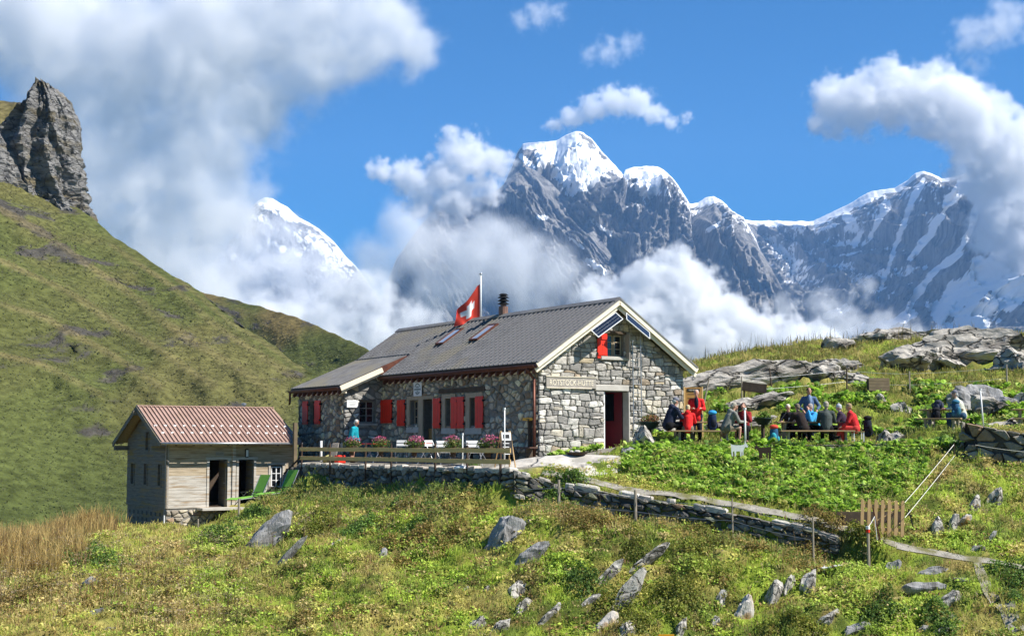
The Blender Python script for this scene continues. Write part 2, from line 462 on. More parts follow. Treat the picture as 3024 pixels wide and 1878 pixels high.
def hillside(name, sil, Yr, Yb, zb, us, ns, seed, dark, amp, cols, spurs=()):
    v = interp(sil, us)
    sm = lambda a: np.convolve(np.pad(a, 30, mode='edge'), np.ones(61) / 61, 'valid')
    YR, YB = sm(interp(Yr, us)), sm(interp(Yb, us))
    xr, yr, zr = pxn(us, v, YR)
    xb = (us * S - 512) / FPX * YB; yb = YB
    s = np.linspace(0, 1.12, ns)[None]
    sf = np.minimum(s, 1)
    X = xb[:, None] + (xr - xb)[:, None] * s; Y = yb[:, None] + (yr - yb)[:, None] * s
    Z = zb + (zr - zb)[:, None] * (sf ** 1.12) - np.maximum(s - 1, 0) * 160
    env = sstep(1.0, .86, s) * sstep(0, .1, s)
    a = X * .012 + Z * .014; b = Z * .006 - X * .004
    gul = ridged(a, b, 4, seed) - .9
    d = amp * env * (gul * 1.0 + .8 * fbm(X * .008, Z * .011, 4, seed + 3))
    d += env * 1.1 * fbm(X * .09, Z * .14, 4, seed + 9) 
    Y2 = Y - d * .75; Z2 = Z + d * .45 + sstep(.8, 1, s) * .5 * fbm(X * .12, Y * .05, 4, seed + 6)
    V = np.stack([X, Y2, Z2], -1)
    # colours: olive turf, straw spurs, greener foot, dark rocky gullies
    up = ((Z - Z.min()) / (Z.max() - Z.min()))
    st = sstep(.0, .45, gul + .35 * fbm(X * .03, Z * .05, 4, seed + 12))[..., None]
    lo = sstep(.35, .05, up)[..., None]
    C = cols[0] * (1 - st) + cols[1] * st
    C = C * (1 - lo * .75) + cols[2] * lo * .75
    m2 = sstep(.0, .5, fbm(X * .05, Z * .09, 5, seed + 15))[..., None]
    C = C * (1 - .16 * m2)
    b3 = sstep(.1, .5, fbm(X * .02, Z * .03, 4, seed + 18))[..., None]
    C = C * (1 - .25 * b3) + np.array((.12, .11, .045)) * .25 * b3
    # photograph position of each vertex, for the real rocky gully under the tower
    dep = Y2 * math.cos(PITCH) + Z2 * math.sin(PITCH)
    pu = (512 + FPX * X / dep) / S; pv = (317.5 - FPX * (-Y2 * math.sin(PITCH) + Z2 * math.cos(PITCH)) / dep) / S
    rk = np.zeros_like(X)
    for (ax, ay, bx, by, w) in dark:
        t = np.clip(((pu - ax) * (bx - ax) + (pv - ay) * (by - ay)) / ((bx - ax) ** 2 + (by - ay) ** 2), 0, 1)
        rk = np.maximum(rk, 1 - np.hypot(pu - ax - t * (bx - ax), pv - ay - t * (by - ay)) / w)
    rk = sstep(.25, .5, rk * .9 + .7 * fbm(X * .10, Z * .2, 6, seed + 20, .62) - .12) * (rk > -.15)
    rk = rk[..., None] * (np.abs(fbm(X * .01, Z * .01, 2, 5))[..., None] * 0 + 1)
    C = C * (1 - rk) + np.array((.075, .07, .062)) * rk
    V[..., 1] += rk[..., 0] * (1.6 * fbm(X * .12, Z * .3, 4, seed + 30) )
    tc = 1 + .16 * np.sin((pv + .30 * pu) * .35 + 5 * fbm(X * .02, Z * .03, 3, seed + 40)) * sstep(-.2, .3, fbm(X * .01, Z * .015, 3, seed + 41))
    C = C * tc[..., None]
    for pts, w in spurs:       # straw coloured spurs running down the slope, each a low ridge
        k = np.clip(seg_mask(pu + 9 * fbm(X * .03, Z * .05, 3, seed + 50), pv + 9 * fbm(X * .03, Z * .05, 3, seed + 51), [(pts, w, w * 1.4)]), 0, 1)
        k2 = (sstep(0, .8, k) * (.45 + .4 * sstep(-.3, .4, fbm(X * .04, Z * .06, 4, seed + 52))))[..., None]
        C = C * (1 - k2 * .7) + np.array((.20, .165, .08)) * k2 * .7
        kw = np.clip(seg_mask(pu, pv, [(pts, w * 4.5, w * 4.5)]), 0, 1); kw = sstep(0, 1, kw) * sstep(0, .25, np.minimum(s, 1)) * sstep(1, .8, s)
        V[..., 1] -= 1.6 * kw; V[..., 2] += 1.0 * kw
    HILLV.append((V[:, 4:int(ns * .84), :].reshape(-1, 3), C[:, 4:int(ns * .84), :].reshape(-1, 3)))
    me = np_mesh(name, V.reshape(-1, 3), grid_faces(len(us), ns), m_hill)
    setcol(me, C.reshape(-1, 3))
    o = structure(name, me)
    return o
m_hill = mat('hill_turf', (1.25, 1.22, 1.15), (.55, .55, .52), rough=.95, scale=.55, detail=14, bump=.5, bscale=.9, tone='col', spec=.05, stretch=(1, 1, 1.9), ramp=(.36, .64))
hill_cols = [np.array(c) for c in ((.098, .113, .036), (.138, .134, .05), (.084, .116, .035))]
hillside('hill', [(-1200, 300), (-200, 400), (0, 455), (90, 512), (170, 575), (240, 616), (330, 690), (450, 772), (560, 842), (620, 882), (700, 945), (800, 1015), (900, 1085), (1100, 1190), (1400, 1290), (2000, 1340)],
         [(-1200, 330), (0, 340), (240, 330), (640, 285), (900, 245), (1400, 180)], [(-1200, 60), (0, 110), (600, 120), (1400, 130)], -26, np.arange(-900, 1900, 5.0), 330, 40,
         [(20, 640, 120, 690, 26), (110, 690, 260, 800, 26), (0, 610, 60, 650, 30), (600, 870, 720, 960, 10), (20, 520, 70, 540, 20)], 2.2, hill_cols,
         [([(-60, 600), (120, 690), (330, 850), (560, 1010), (800, 1170)], 15), ([(-60, 760), (200, 880), (420, 1010), (640, 1160)], 14), ([(-60, 900), (150, 960), (330, 1060), (480, 1160)], 13), ([(330, 720), (500, 850), (700, 1010), (880, 1130)], 13), ([(-60, 1050), (120, 1090), (300, 1180)], 12), ([(520, 830), (700, 960), (900, 1090)], 10)])
hillside('hill', [(300, 760), (560, 850), (620, 866), (680, 880), (780, 905), (860, 930), (920, 952), (1000, 990), (1050, 1013), (1100, 1032), (1200, 1080), (1500, 1180), (2000, 1290)],
         [(300, 620), (640, 560), (1100, 430), (1500, 380)], [(300, 330), (1500, 250)], -30, np.arange(420, 1950, 5.0), 120, 60,
         [(640, 900, 760, 960, 10)], 6.0, [np.array(c) for c in ((.085, .10, .03), (.15, .12, .05), (.08, .105, .033))])

hillside('hill', [(-1200, 60), (-300, 240), (0, 284), (60, 293), (140, 330), (230, 620), (400, 900)], [(-1200, 420), (400, 400)], [(-1200, 338), (400, 338)], 20, np.arange(-900, 330, 6.0), 60, 66, [], 2.0, [np.array(c) for c in ((.15, .13, .05), (.20, .17, .075), (.12, .12, .04))])
def rock_wall(name, outline_l, outline_r, Y, thick, seed, m, n=130, k=110):
    "a free-standing crag: closed tube whose left and right edges follow the given outlines (photograph pixels)"
    vs = np.linspace(outline_l[0][1], outline_l[-1][1], n)
    ul = interp([(v, u) for u, v in outline_l], vs); ur = interp([(v, u) for u, v in outline_r], vs)
    V = []
    for i in range(n):
        xl, _, zl = pxn(ul[i], vs[i], Y - thick * .8); xr, _, zr = pxn(ur[i], vs[i], Y - thick * .4)
        cx, rx = (xl + xr) / 2, (xr - xl) / 2
        a = np.linspace(0, 2 * np.pi, k, endpoint=False)
        ca, sa = np.cos(a), np.sin(a)
        e = 1.6
        x = np.sign(ca) * np.abs(ca) ** (2 / e / 1.6); y = np.sign(sa) * np.abs(sa) ** (2 / e / 1.6)
        band = fbm(np.full(k, zl) * .55 + .25 * fbm(x * 3, y * 3 + zl * .1, 2, seed), x * 1.2 + y, 3, seed + 2)
        rel = 1.0 * ridged(x * 1.6 + 3, zl * .05 + y * 1.5, 5, seed + 4) - .9
        fine = fbm(x * 9 + y * 5, zl * .35, 5, seed + 7)
        d = 1 + (.16 * rel + .05 * fine) * np.minimum(1, thick / 8) + .05 * band
        V.append(np.stack([cx + rx * x * d, Y + thick * y * (1 + .3 * rel + .06 * fine + .05 * band), np.full(k, zl) + .5 * fine], -1))
    V = np.array(V)
    i = np.arange(n - 1)[:, None] * k + np.arange(k)[None]; j = np.arange(n - 1)[:, None] * k + (np.arange(k)[None] + 1) % k
    F = np.stack([i.ravel(), j.ravel(), (j + k).ravel(), (i + k).ravel()], 1)
    V = np.concatenate([V.reshape(-1, 3), V[0].mean(0)[None]], 0)
    top = len(V) - 1
    F = np.concatenate([F, np.stack([np.full(k, top), (np.arange(k) + 1) % k, np.arange(k), np.arange(k)], 1)], 0)
    me = bpy.data.meshes.new(name)
    me.from_pydata(V.tolist(), [], [tuple(dict.fromkeys(f)) for f in F.tolist()])
    me.materials.append(m); me.polygons.foreach_set('use_smooth', [False] * len(me.polygons))
    return me
m_crag = mat('crag_rock', (.36, .345, .32), (.14, .135, .13), rough=.95, scale=.35, bump=.9, bscale=.9, stretch=(1, 1, 3.2), c3=(.17, .14, .08), c3scale=.12, ramp=(.32, .68), dist=.4, vor=.22)
me = rock_wall('crag', [(108, 242), (94, 256), (72, 288), (48, 318), (12, 345), (-50, 400), (-110, 480), (-130, 560), (-100, 700)], [(156, 242), (170, 262), (184, 295), (196, 335), (194, 380), (203, 430), (208, 480), (215, 540), (222, 580), (236, 625), (245, 700)], 331, 11, 70, m_crag)
tag(link(bpy.data.objects.new('rock_tower', me)), 'tall weathered grey rock tower standing on the left grassy ridge', 'rock tower')
me = rock_wall('crag', [(-90, 385), (-120, 420), (-150, 500), (-150, 620)], [(0, 385), (28, 430), (60, 500), (110, 620)], 324, 9, 75, m_crag, 60, 70)
tag(link(bpy.data.objects.new('rock_buttress', me)), 'lower grey rock buttress left of the tall rock tower at the picture edge', 'rock buttress')

# a valley floor far below, out to the mountains
xs = np.linspace(-9000, 9000, 40); ys = np.concatenate([np.linspace(60, 1500, 20), np.linspace(1900, 15000, 20)])
VX, VY = np.meshgrid(xs, ys, indexing='ij')
VZ = -60 - 160 * sstep(100, 900, VY) + 20 * fbm(VX * .002, VY * .002, 3, 8)
me = np_mesh('valley', np.stack([VX, VY, VZ], -1).reshape(-1, 3), grid_faces(*VX.shape), m_hill)
setcol(me, (.10, .11, .04)); structure('valley', me)

# ------------------------------------------------------------------ snow mountains
def m_mountain():
    m = bpy.data.materials.new('mountain'); m.use_nodes = True
    nt = m.node_tree; N = nt.nodes.new; L = nt.links.new; b = nt.nodes['Principled BSDF']
    b.inputs['Roughness'].default_value = .9; b.inputs['Specular IOR Level'].default_value = .15
    tc = N('ShaderNodeTexCoord'); mp = N('ShaderNodeMapping'); mp.inputs['Scale'].default_value = (1, 1, .55); mp.inputs['Rotation'].default_value = (0, R(38), 0); L(tc.outputs['Object'], mp.inputs[0])
    n1 = N('ShaderNodeTexNoise'); n1.inputs['Scale'].default_value = .012; n1.inputs['Detail'].default_value = 10; n1.inputs['Roughness'].default_value = .68; L(mp.outputs[0], n1.inputs['Vector'])
    mp2 = N('ShaderNodeMapping'); mp2.inputs['Scale'].default_value = (1, 1, .14); mp2.inputs['Rotation'].default_value = (0, R(-32), 0); L(tc.outputs['Object'], mp2.inputs[0])
    n3 = N('ShaderNodeTexNoise'); n3.inputs['Scale'].default_value = .03; n3.inputs['Detail'].default_value = 8; n3.inputs['Roughness'].default_value = .65; L(mp2.outputs[0], n3.inputs['Vector'])
    n2 = N('ShaderNodeTexNoise'); n2.inputs['Scale'].default_value = .02; n2.inputs['Detail'].default_value = 9; n2.inputs['Roughness'].default_value = .66; L(tc.outputs['Object'], n2.inputs['Vector'])
    ad = N('ShaderNodeMath'); ad.operation = 'ADD'; L(n1.outputs[0], ad.inputs[0]); L(n3.outputs[0], ad.inputs[1])
    mr = N('ShaderNodeMapRange'); mr.inputs[1].default_value, mr.inputs[2].default_value = .82, 1.18; L(ad.outputs[0], mr.inputs[0])
    mx = N('ShaderNodeMix'); mx.data_type = 'RGBA'; mx.inputs['A'].default_value = (.14, .135, .13, 1); mx.inputs['B'].default_value = (.40, .38, .35, 1); L(mr.outputs[0], mx.inputs['Factor'])
    at = N('ShaderNodeAttribute'); at.attribute_name = 'snow'
    ma = N('ShaderNodeMath'); ma.operation = 'MULTIPLY_ADD'; L(n2.outputs[0], ma.inputs[0]); ma.inputs[1].default_value = 2.1; ma.inputs[2].default_value = -1.05
    s2 = N('ShaderNodeMath'); L(ma.outputs[0], s2.inputs[0]); L(at.outputs['Fac'], s2.inputs[1])
    sr = N('ShaderNodeMapRange'); sr.interpolation_type = 'SMOOTHSTEP'; sr.inputs[1].default_value, sr.inputs[2].default_value = .44, .56; L(s2.outputs[0], sr.inputs[0])
    m2 = N('ShaderNodeMix'); m2.data_type = 'RGBA'; L(sr.outputs[0], m2.inputs['Factor']); L(mx.outputs['Result'], m2.inputs['A']); m2.inputs['B'].default_value = (.86, .87, .88, 1)
    L(m2.outputs['Result'], b.inputs['Base Color'])
    inv = N('ShaderNodeMath'); inv.operation = 'MULTIPLY_ADD'; L(sr.outputs[0], inv.inputs[0]); inv.inputs[1].default_value = -.85; inv.inputs[2].default_value = 1
    bp = N('ShaderNodeBump'); bp.inputs['Distance'].default_value = 42; L(ad.outputs[0], bp.inputs['Height']); L(inv.outputs[0], bp.inputs['Strength']); L(bp.outputs[0], b.inputs['Normal'])
    return m
M_MT = m_mountain()
def massif(name, label, sil, us, ns, Yr, Yb, vbase, seed, amp, strokes, crest=0.0, streak=(0, 0), ribf=1.0, gam=1.0, lean=0.0, thin=(0,)):
    v = interp(sil, us) + 1.6 * fbm(us * .05, us * 0 + 3, 5, seed)
    YR = interp(Yr, us)
    xr, yr, zr = pxn(us, v, YR)
    YB = interp(Yb, us)
    xb, yb, zb = pxn(us, np.full_like(us, vbase), YB)
    s = np.linspace(0, 1.15, ns)[None]; sf = np.minimum(s, 1)
    X = xb[:, None] + (xr - xb)[:, None] * s; Y = yb[:, None] + (yr - yb)[:, None] * s
    Z = zb[:, None] + (zr - zb)[:, None] * sf ** gam - np.maximum(s - 1, 0) * 3500
    env = sstep(1.005, .80, s) * .92 + .08 * sstep(1.03, 1.0, s)
    w1 = fbm(X * .0009, Z * .0009, 3, seed + 1)
    rib = ridged(X * .0016 * ribf + w1 * .5 + lean * Z * .001, Z * .0004 + w1 * .3, 6, seed + 2, .55) - .95
    rib2 = ridged(X * .006 * ribf + lean * Z * .005 + w1, Z * .0018, 4, seed + 4, .55) - .9
    fine = fbm(X * .010, Z * .014, 6, seed + 8, .6)
    led = fbm(X * .002 + 5, Z * .02 + X * .004, 4, seed + 9)
    d = env * (amp * rib + amp * .42 * rib2 + amp * .22 * fine + amp * .10 * led)
    Y2 = Y - d; Z2 = Z + .12 * d * sstep(1, .9, s)
    dep = Y2 * math.cos(PITCH) + Z2 * math.sin(PITCH)
    pu = (512 + FPX * X / dep) / S; pv = (317.5 - FPX * (-Y2 * math.sin(PITCH) + Z2 * math.cos(PITCH)) / dep) / S
    # snow: named snowfields and gullies of this mountain, plus snow lying where the face is gentle or hollow
    m = seg_mask(pu, pv, strokes)
    wob = .55 * fbm(pu * .03, pv * .02, 5, seed + 11) + .35 * (.9 - ridged(pu * .05 + pv * .03, pv * .01, 3, seed + 12))
    sn = sstep(-.12, .3, m + wob)
    if crest:
        dc = pv - v[:, None]
        cw = crest * (0.4 + np.clip(.9 * fbm(us * .012, us * 0, 3, seed + 13) + .6, 0, 1.5))[:, None]
        cw = cw * interp(thin, us)[:, None] if len(thin) > 1 else cw
        sn = np.maximum(sn, sstep(1.3, .5, dc / np.maximum(cw, .1)))
    lo, hi = streak
    if hi > lo:
        zone = interp([(lo - 60, 0), (lo, 1), (hi, 1), (hi + 60, 1)], us)[:, None] * sstep(980, 760, pv)
        sn = np.maximum(sn, zone * .62 * sstep(-.10, -.5, rib + .6 * rib2 + .4 * led))
        sn = np.maximum(sn, zone * (.34 + .3 * led + .2 * fine) * sstep(190, 30, pv - v[:, None]))
    me = np_mesh(name, np.stack([X, Y2, Z2], -1).reshape(-1, 3), grid_faces(len(us), ns), M_MT)
    a = me.attributes.new('snow', 'FLOAT', 'POINT'); a.data.foreach_set('value', np.ascontiguousarray(sn, np.float32).ravel())
    return tag(link(bpy.data.objects.new(name, me)), label, 'mountain')

massif('mountain', 'huge snow capped peak with two white domes behind the hut roof',
       [(900, 1180), (1050, 1080), (1120, 900), (1170, 760), (1250, 660), (1290, 600), (1315, 566), (1345, 560), (1400, 600), (1480, 560), (1515, 480), (1528, 448), (1545, 422), (1590, 420), (1640, 414), (1672, 398), (1700, 388), (1722, 392), (1750, 412), (1780, 450), (1800, 470), (1840, 518), (1846, 502), (1872, 493), (1910, 491), (1948, 492), (1968, 508), (1985, 525), (2010, 560), (2036, 602), (2060, 598), (2082, 584), (2105, 580), (2130, 592), (2160, 622), (2195, 640), (2230, 700), (2260, 780), (2300, 900)],
       np.arange(900, 2300, 2.6), 300, [(900, 7900), (1150, 7600), (1500, 7200), (1700, 7000), (2050, 6900), (2300, 6500)], [(1150, 5200), (2300, 4700)], 1200, 100, 300,
       [([(1555, 432), (1650, 432), (1700, 412)], 16, 20), ([(1600, 450), (1660, 470), (1720, 460)], 36, 45), ([(1660, 500), (1700, 530), (1740, 500)], 38, 46), ([(1690, 560), (1710, 540)], 22, 26), ([(1700, 410), (1790, 490)], 14, 16), ([(1800, 480), (1835, 515)], 7, 8),
        ([(1860, 512), (1905, 512), (1950, 512)], 20, 24), ([(1890, 545), (1925, 545)], 26, 30), ([(1920, 575), (1935, 570)], 12, 14), ([(2062, 597), (2110, 590)], 7, 8),
        ([(1745, 650), (1800, 690)], 6, 7), ([(1735, 700), (1790, 760), (1800, 810)], 13, 8), ([(1300, 610), (1318, 570), (1345, 566)], 12, 16), ([(1600, 575), (1630, 580)], 7, 5), ([(2080, 675), (2120, 655)], 8, 6), ([(2090, 710), (2105, 715)], 6, 6), ([(1540, 460), (1570, 490)], 10, 12)],
       crest=5, streak=(1700, 2250), ribf=1.25, thin=((1150, 1), (1560, 1), (2000, .6), (2300, .3)))
massif('mountain', 'bare striped grey rock buttress below the big snow peak',
       [(980, 1180), (1070, 1080), (1140, 880), (1190, 740), (1230, 672), (1262, 642), (1300, 614), (1380, 588), (1440, 576), (1470, 560), (1500, 530), (1530, 502), (1552, 486), (1580, 500), (1625, 535), (1680, 590), (1740, 660), (1800, 740), (1850, 830), (1900, 960)],
       np.arange(980, 1890, 2.6), 240, [(1180, 6500), (1550, 6250), (1900, 5600)], [(1180, 4600), (1900, 4500)], 1200, 140, 190,
       [([(1590, 640), (1610, 642)], 7, 6), ([(1680, 700), (1720, 730)], 6, 6), ([(1740, 770), (1780, 800)], 14, 10)], ribf=2.0, lean=1.6)
massif('mountain', 'dark icy wall with a low saddle and a snowy summit at the right',
       [(2000, 660), (2150, 652), (2195, 645), (2230, 651), (2300, 652), (2400, 652), (2440, 634), (2500, 606), (2560, 570), (2580, 563), (2640, 556), (2680, 532), (2700, 512), (2722, 506), (2745, 512), (2780, 528), (2830, 518), (2900, 500), (2960, 470), (3100, 430), (3400, 420)],
       np.arange(2040, 3330, 2.8), 300, [(2000, 8300), (2400, 8400), (2700, 7600), (3400, 6200)], [(2000, 5600), (2600, 5200), (3400, 3900)], 1200, 180, 330,
       [([(2200, 648), (2330, 660), (2420, 650), (2520, 605), (2600, 572)], 10, 13), ([(2725, 530), (2690, 600), (2640, 740), (2600, 850)], 11, 5), ([(2850, 540), (2800, 600), (2740, 700), (2690, 760)], 22, 8), ([(2900, 560), (2860, 690), (2830, 740)], 13, 9), ([(2840, 740), (2760, 800), (2700, 880), (2680, 920)], 13, 8),
        ([(3060, 720), (2960, 790), (2860, 860), (2780, 910)], 75, 42), ([(3000, 850), (2920, 910), (2840, 950), (2760, 985)], 50, 22), ([(2700, 925), (2600, 960), (2480, 985), (2400, 990)], 16, 10), ([(2500, 640), (2540, 690), (2520, 730)], 16, 8), ([(2620, 600), (2570, 700)], 14, 7), ([(2440, 930), (2500, 910)], 12, 14), ([(2900, 960), (2800, 1000)], 16, 12)],
       crest=7, streak=(2300, 3300), ribf=1.1, thin=((2000, .6), (2400, 1.4), (2700, 1), (3300, 1.5)))
massif('mountain', 'dark rocky foot of the icy wall dropping into the valley mist',
       [(1900, 1000), (1980, 760), (2040, 640), (2110, 602), (2160, 640), (2210, 690), (2260, 760), (2310, 850), (2380, 960), (2450, 1080)],
       np.arange(1900, 2460, 3.0), 150, [(2040, 6600), (2460, 5600)], [(2040, 4700), (2460, 4500)], 1200, 200, 150, [([(2090, 680), (2125, 660)], 8, 6)], ribf=2.0)
massif('mountain', 'distant white topped peak half lost in cloud at the left',
       [(540, 900), (600, 820), (650, 745), (690, 690), (730, 628), (762, 592), (782, 580), (805, 586), (850, 612), (880, 640), (940, 672), (985, 712), (1015, 748), (1060, 795), (1120, 880), (1200, 1000)],
       np.arange(545, 1195, 3.0), 200, [(540, 9600), (1200, 9000)], [(540, 7000), (1200, 6600)], 1150, 220, 300,
       [([(775, 590), (830, 610), (865, 635)], 16, 24), ([(730, 645), (700, 720), (690, 770)], 9, 7), ([(770, 730), (720, 785)], 9, 6), ([(800, 720), (830, 735)], 16, 12), ([(920, 700), (960, 740)], 14, 18), ([(960, 790), (1050, 765)], 12, 16), ([(900, 890), (980, 850)], 10, 8)], crest=8, streak=(560, 1200), ribf=1.2)
# ------------------------------------------------------------------ clouds: real volumes of droplets between and above the mountains
def cloud_mat(dens):
    m = bpy.data.materials.new('cloud'); m.use_nodes = True
    n = m.node_tree; n.nodes.clear()
    o = n.nodes.new('ShaderNodeOutputMaterial'); v = n.nodes.new('ShaderNodeVolumePrincipled')
    v.inputs['Density'].default_value = dens; v.inputs['Color'].default_value = (.99, .99, .99, 1); v.inputs['Anisotropy'].default_value = 0.0
    n.links.new(v.outputs[0], o.inputs['Volume'])
    return m
def cloud(label, blobs, Y, od, voxel=2.6, amp=.75, nsc=1.0, lo=.0, hi=.4, flat=1.0, deep=1.0, warp=1.3):
    "blobs: (us, vs, radius in photograph px[, depth offset px]); od = optical depth over a mean radius"
    k = Y / FPX
    pts, rad = [], []
    for b in blobs:
        pts.append(px(b[0], b[1], Y + (b[3] * S * k if len(b) > 3 else 0))); rad.append(b[2] * S * k)
    pts = np.array(pts); rad = np.array(rad)
    ob = link(bpy.data.objects.new('cloud', bpy.data.volumes.new('cloud')))
    tag(ob, label, 'cloud', None, 'thing')
    ng = bpy.data.node_groups.new('cloud', 'GeometryNodeTree')
    ng.interface.new_socket('Geometry', in_out='INPUT', socket_type='NodeSocketGeometry')
    ng.interface.new_socket('Geometry', in_out='OUTPUT', socket_type='NodeSocketGeometry')
    N = ng.nodes.new; L = ng.links.new
    N('NodeGroupInput'); go = N('NodeGroupOutput')
    vc = N('GeometryNodeVolumeCube'); sm = N('GeometryNodeSetMaterial'); sm.inputs['Material'].default_value = cloud_mat(od / rad.mean())
    pos = N('GeometryNodeInputPosition')
    def noise(sc_, det, ro, off):
        no = N('ShaderNodeTexNoise'); no.noise_dimensions = '3D'; no.inputs['Scale'].default_value = sc_; no.inputs['Detail'].default_value = det; no.inputs['Roughness'].default_value = ro
        av = N('ShaderNodeVectorMath'); L(pos.outputs[0], av.inputs[0]); av.inputs[1].default_value = (off, off * .7, 0); L(av.outputs[0], no.inputs['Vector'])
        return no.outputs[0]
    nz = noise(nsc * 1.7 / rad.mean(), 8, .66, len(pts) * 311.0)
    wn_ = N('ShaderNodeTexNoise'); wn_.noise_dimensions = '3D'; wn_.inputs['Scale'].default_value = 1.3 / rad.mean(); wn_.inputs['Detail'].default_value = 4; wn_.inputs['Roughness'].default_value = .6
    L(pos.outputs[0], wn_.inputs['Vector'])
    w1 = N('ShaderNodeVectorMath'); w1.operation = 'SUBTRACT'; L(wn_.outputs['Color'], w1.inputs[0]); w1.inputs[1].default_value = (.5, .5, .5)
    w2 = N('ShaderNodeVectorMath'); w2.operation = 'SCALE'; L(w1.outputs[0], w2.inputs[0]); w2.inputs['Scale'].default_value = warp * rad.mean()
    wp_ = N('ShaderNodeVectorMath'); L(pos.outputs[0], wp_.inputs[0]); L(w2.outputs[0], wp_.inputs[1])
    tot = None
    for p, r in zip(pts, rad):
        sb = N('ShaderNodeVectorMath'); sb.operation = 'SUBTRACT'; L(wp_.outputs[0], sb.inputs[0]); sb.inputs[1].default_value = p
        mu = N('ShaderNodeVectorMath'); mu.operation = 'MULTIPLY'; L(sb.outputs[0], mu.inputs[0]); mu.inputs[1].default_value = (1 / r, 1 / (r * deep), flat / r)
        ln = N('ShaderNodeVectorMath'); ln.operation = 'LENGTH'; L(mu.outputs[0], ln.inputs[0])
        m = N('ShaderNodeMath'); m.operation = 'SUBTRACT'; m.inputs[0].default_value = 1; L(ln.outputs['Value'], m.inputs[1])
        if tot is None: tot = m.outputs[0]
        else:
            mm = N('ShaderNodeMath'); mm.operation = 'SMOOTH_MAX'; L(tot, mm.inputs[0]); L(m.outputs[0], mm.inputs[1]); mm.inputs[2].default_value = .35; tot = mm.outputs[0]
    a = N('ShaderNodeMath'); a.operation = 'MULTIPLY_ADD'; L(nz, a.inputs[0]); a.inputs[1].default_value = amp * 2.4; a.inputs[2].default_value = -amp * 1.2
    b = N('ShaderNodeMath'); L(tot, b.inputs[0]); L(a.outputs[0], b.inputs[1])
    c = N('ShaderNodeMapRange'); c.interpolation_type = 'SMOOTHSTEP'; L(b.outputs[0], c.inputs[0]); c.inputs[1].default_value = lo; c.inputs[2].default_value = hi
    # nothing outside the blob union
    lim = N('ShaderNodeMapRange'); L(tot, lim.inputs[0]); lim.inputs[1].default_value = -.45; lim.inputs[2].default_value = -.1
    mm = N('ShaderNodeMath'); mm.operation = 'MULTIPLY'; L(c.outputs[0], mm.inputs[0]); L(lim.outputs[0], mm.inputs[1])
    L(mm.outputs[0], vc.inputs['Density'])
    sc3 = np.array([1.55, 1.55 * deep, 1.55 / flat])
    mn = (pts - rad[:, None] * sc3).min(0); mx = (pts + rad[:, None] * sc3).max(0)
    vc.inputs['Min'].default_value = mn; vc.inputs['Max'].default_value = mx
    vx = voxel * k
    for i, ax in enumerate('XYZ'): vc.inputs['Resolution ' + ax].default_value = max(4, int((mx[i] - mn[i]) / (vx * (1.6 if i == 1 else 1))))
    L(vc.outputs[0], sm.inputs[0]); L(sm.outputs[0], go.inputs[0])
    ob.modifiers.new('droplets', 'NODES').node_group = ng
    return ob

cloud('great grey white cloud filling the upper left of the sky', [(60, 40, 300), (330, 180, 330), (620, 120, 330), (930, 40, 270), (1100, 90, 170), (1230, 150, 90), (560, 430, 250), (330, 480, 290), (740, 300, 170), (480, 680, 260), (640, 600, 170), (280, 720, 240), (880, 160, 170), (520, 860, 200), (380, 900, 200)], 2600, 2.8, voxel=2.8, amp=.62, nsc=1.4, lo=-.05, hi=.55, deep=.5, warp=.9)
cloud('thin veil of cloud over the far left peak', [(600, 860, 190), (740, 740, 110), (700, 900, 170), (860, 800, 130), (500, 860, 190), (900, 940, 140), (640, 700, 110), (960, 820, 90), (800, 690, 90), (700, 650, 90), (760, 780, 110)], 5600, 3.4, voxel=3.2, amp=.7, nsc=1.1, lo=-.1, hi=.8, deep=.6)
cloud('broad grey blue cloud drifting in front of the rock buttress', [(1110, 790, 130), (1240, 720, 140), (1380, 770, 160), (1520, 780, 150), (1640, 810, 120), (1450, 700, 110), (1300, 850, 130), (1560, 870, 110), (1180, 670, 90), (1710, 860, 70)], 4000, 1.6, voxel=2.8, amp=.5, nsc=1.0, lo=.0, hi=.7, deep=.6, warp=.9)
cloud('bright ragged cloud leaning on the left ridge of the big peak', [(1335, 415, 48), (1385, 470, 80), (1460, 490, 62), (1310, 530, 85), (1210, 530, 66), (1120, 510, 46), (1250, 590, 70), (1350, 590, 80), (1440, 560, 55)], 5600, 3.0, voxel=1.9, amp=1.0, nsc=1.0, deep=.6, hi=.45)
cloud('small white cloud streaming from the top of the big peak', [(1640, 370, 32), (1690, 350, 44), (1750, 320, 56), (1815, 300, 62), (1880, 300, 60), (1930, 335, 42), (1985, 360, 30), (2030, 345, 24)], 8200, 2.0, voxel=1.7, amp=1.05, nsc=.9, flat=1.25, hi=.65)
cloud('tall white cumulus at the right edge of the sky', [(2430, 360, 55), (2470, 300, 85), (2550, 290, 100), (2650, 285, 110), (2750, 290, 115), (2840, 330, 120), (2900, 400, 125), (2960, 460, 140), (3020, 520, 150), (2970, 610, 130), (3040, 680, 150), (3060, 800, 130), (2900, 520, 90)], 5400, 4.2, voxel=2.0, amp=1.0, nsc=1.0, deep=.7, hi=.36)
cloud('bright bank of cloud rising behind the hut gable', [(1800, 920, 110), (1880, 870, 95), (1960, 820, 92), (1990, 760, 50), (2030, 880, 110), (2120, 950, 110), (2220, 1000, 100), (2330, 1020, 90), (2440, 1030, 80), (1900, 1000, 150), (2060, 1040, 140), (1790, 1020, 120)], 3400, 4.4, voxel=2.0, amp=.95, nsc=1.0, deep=.7, hi=.38)
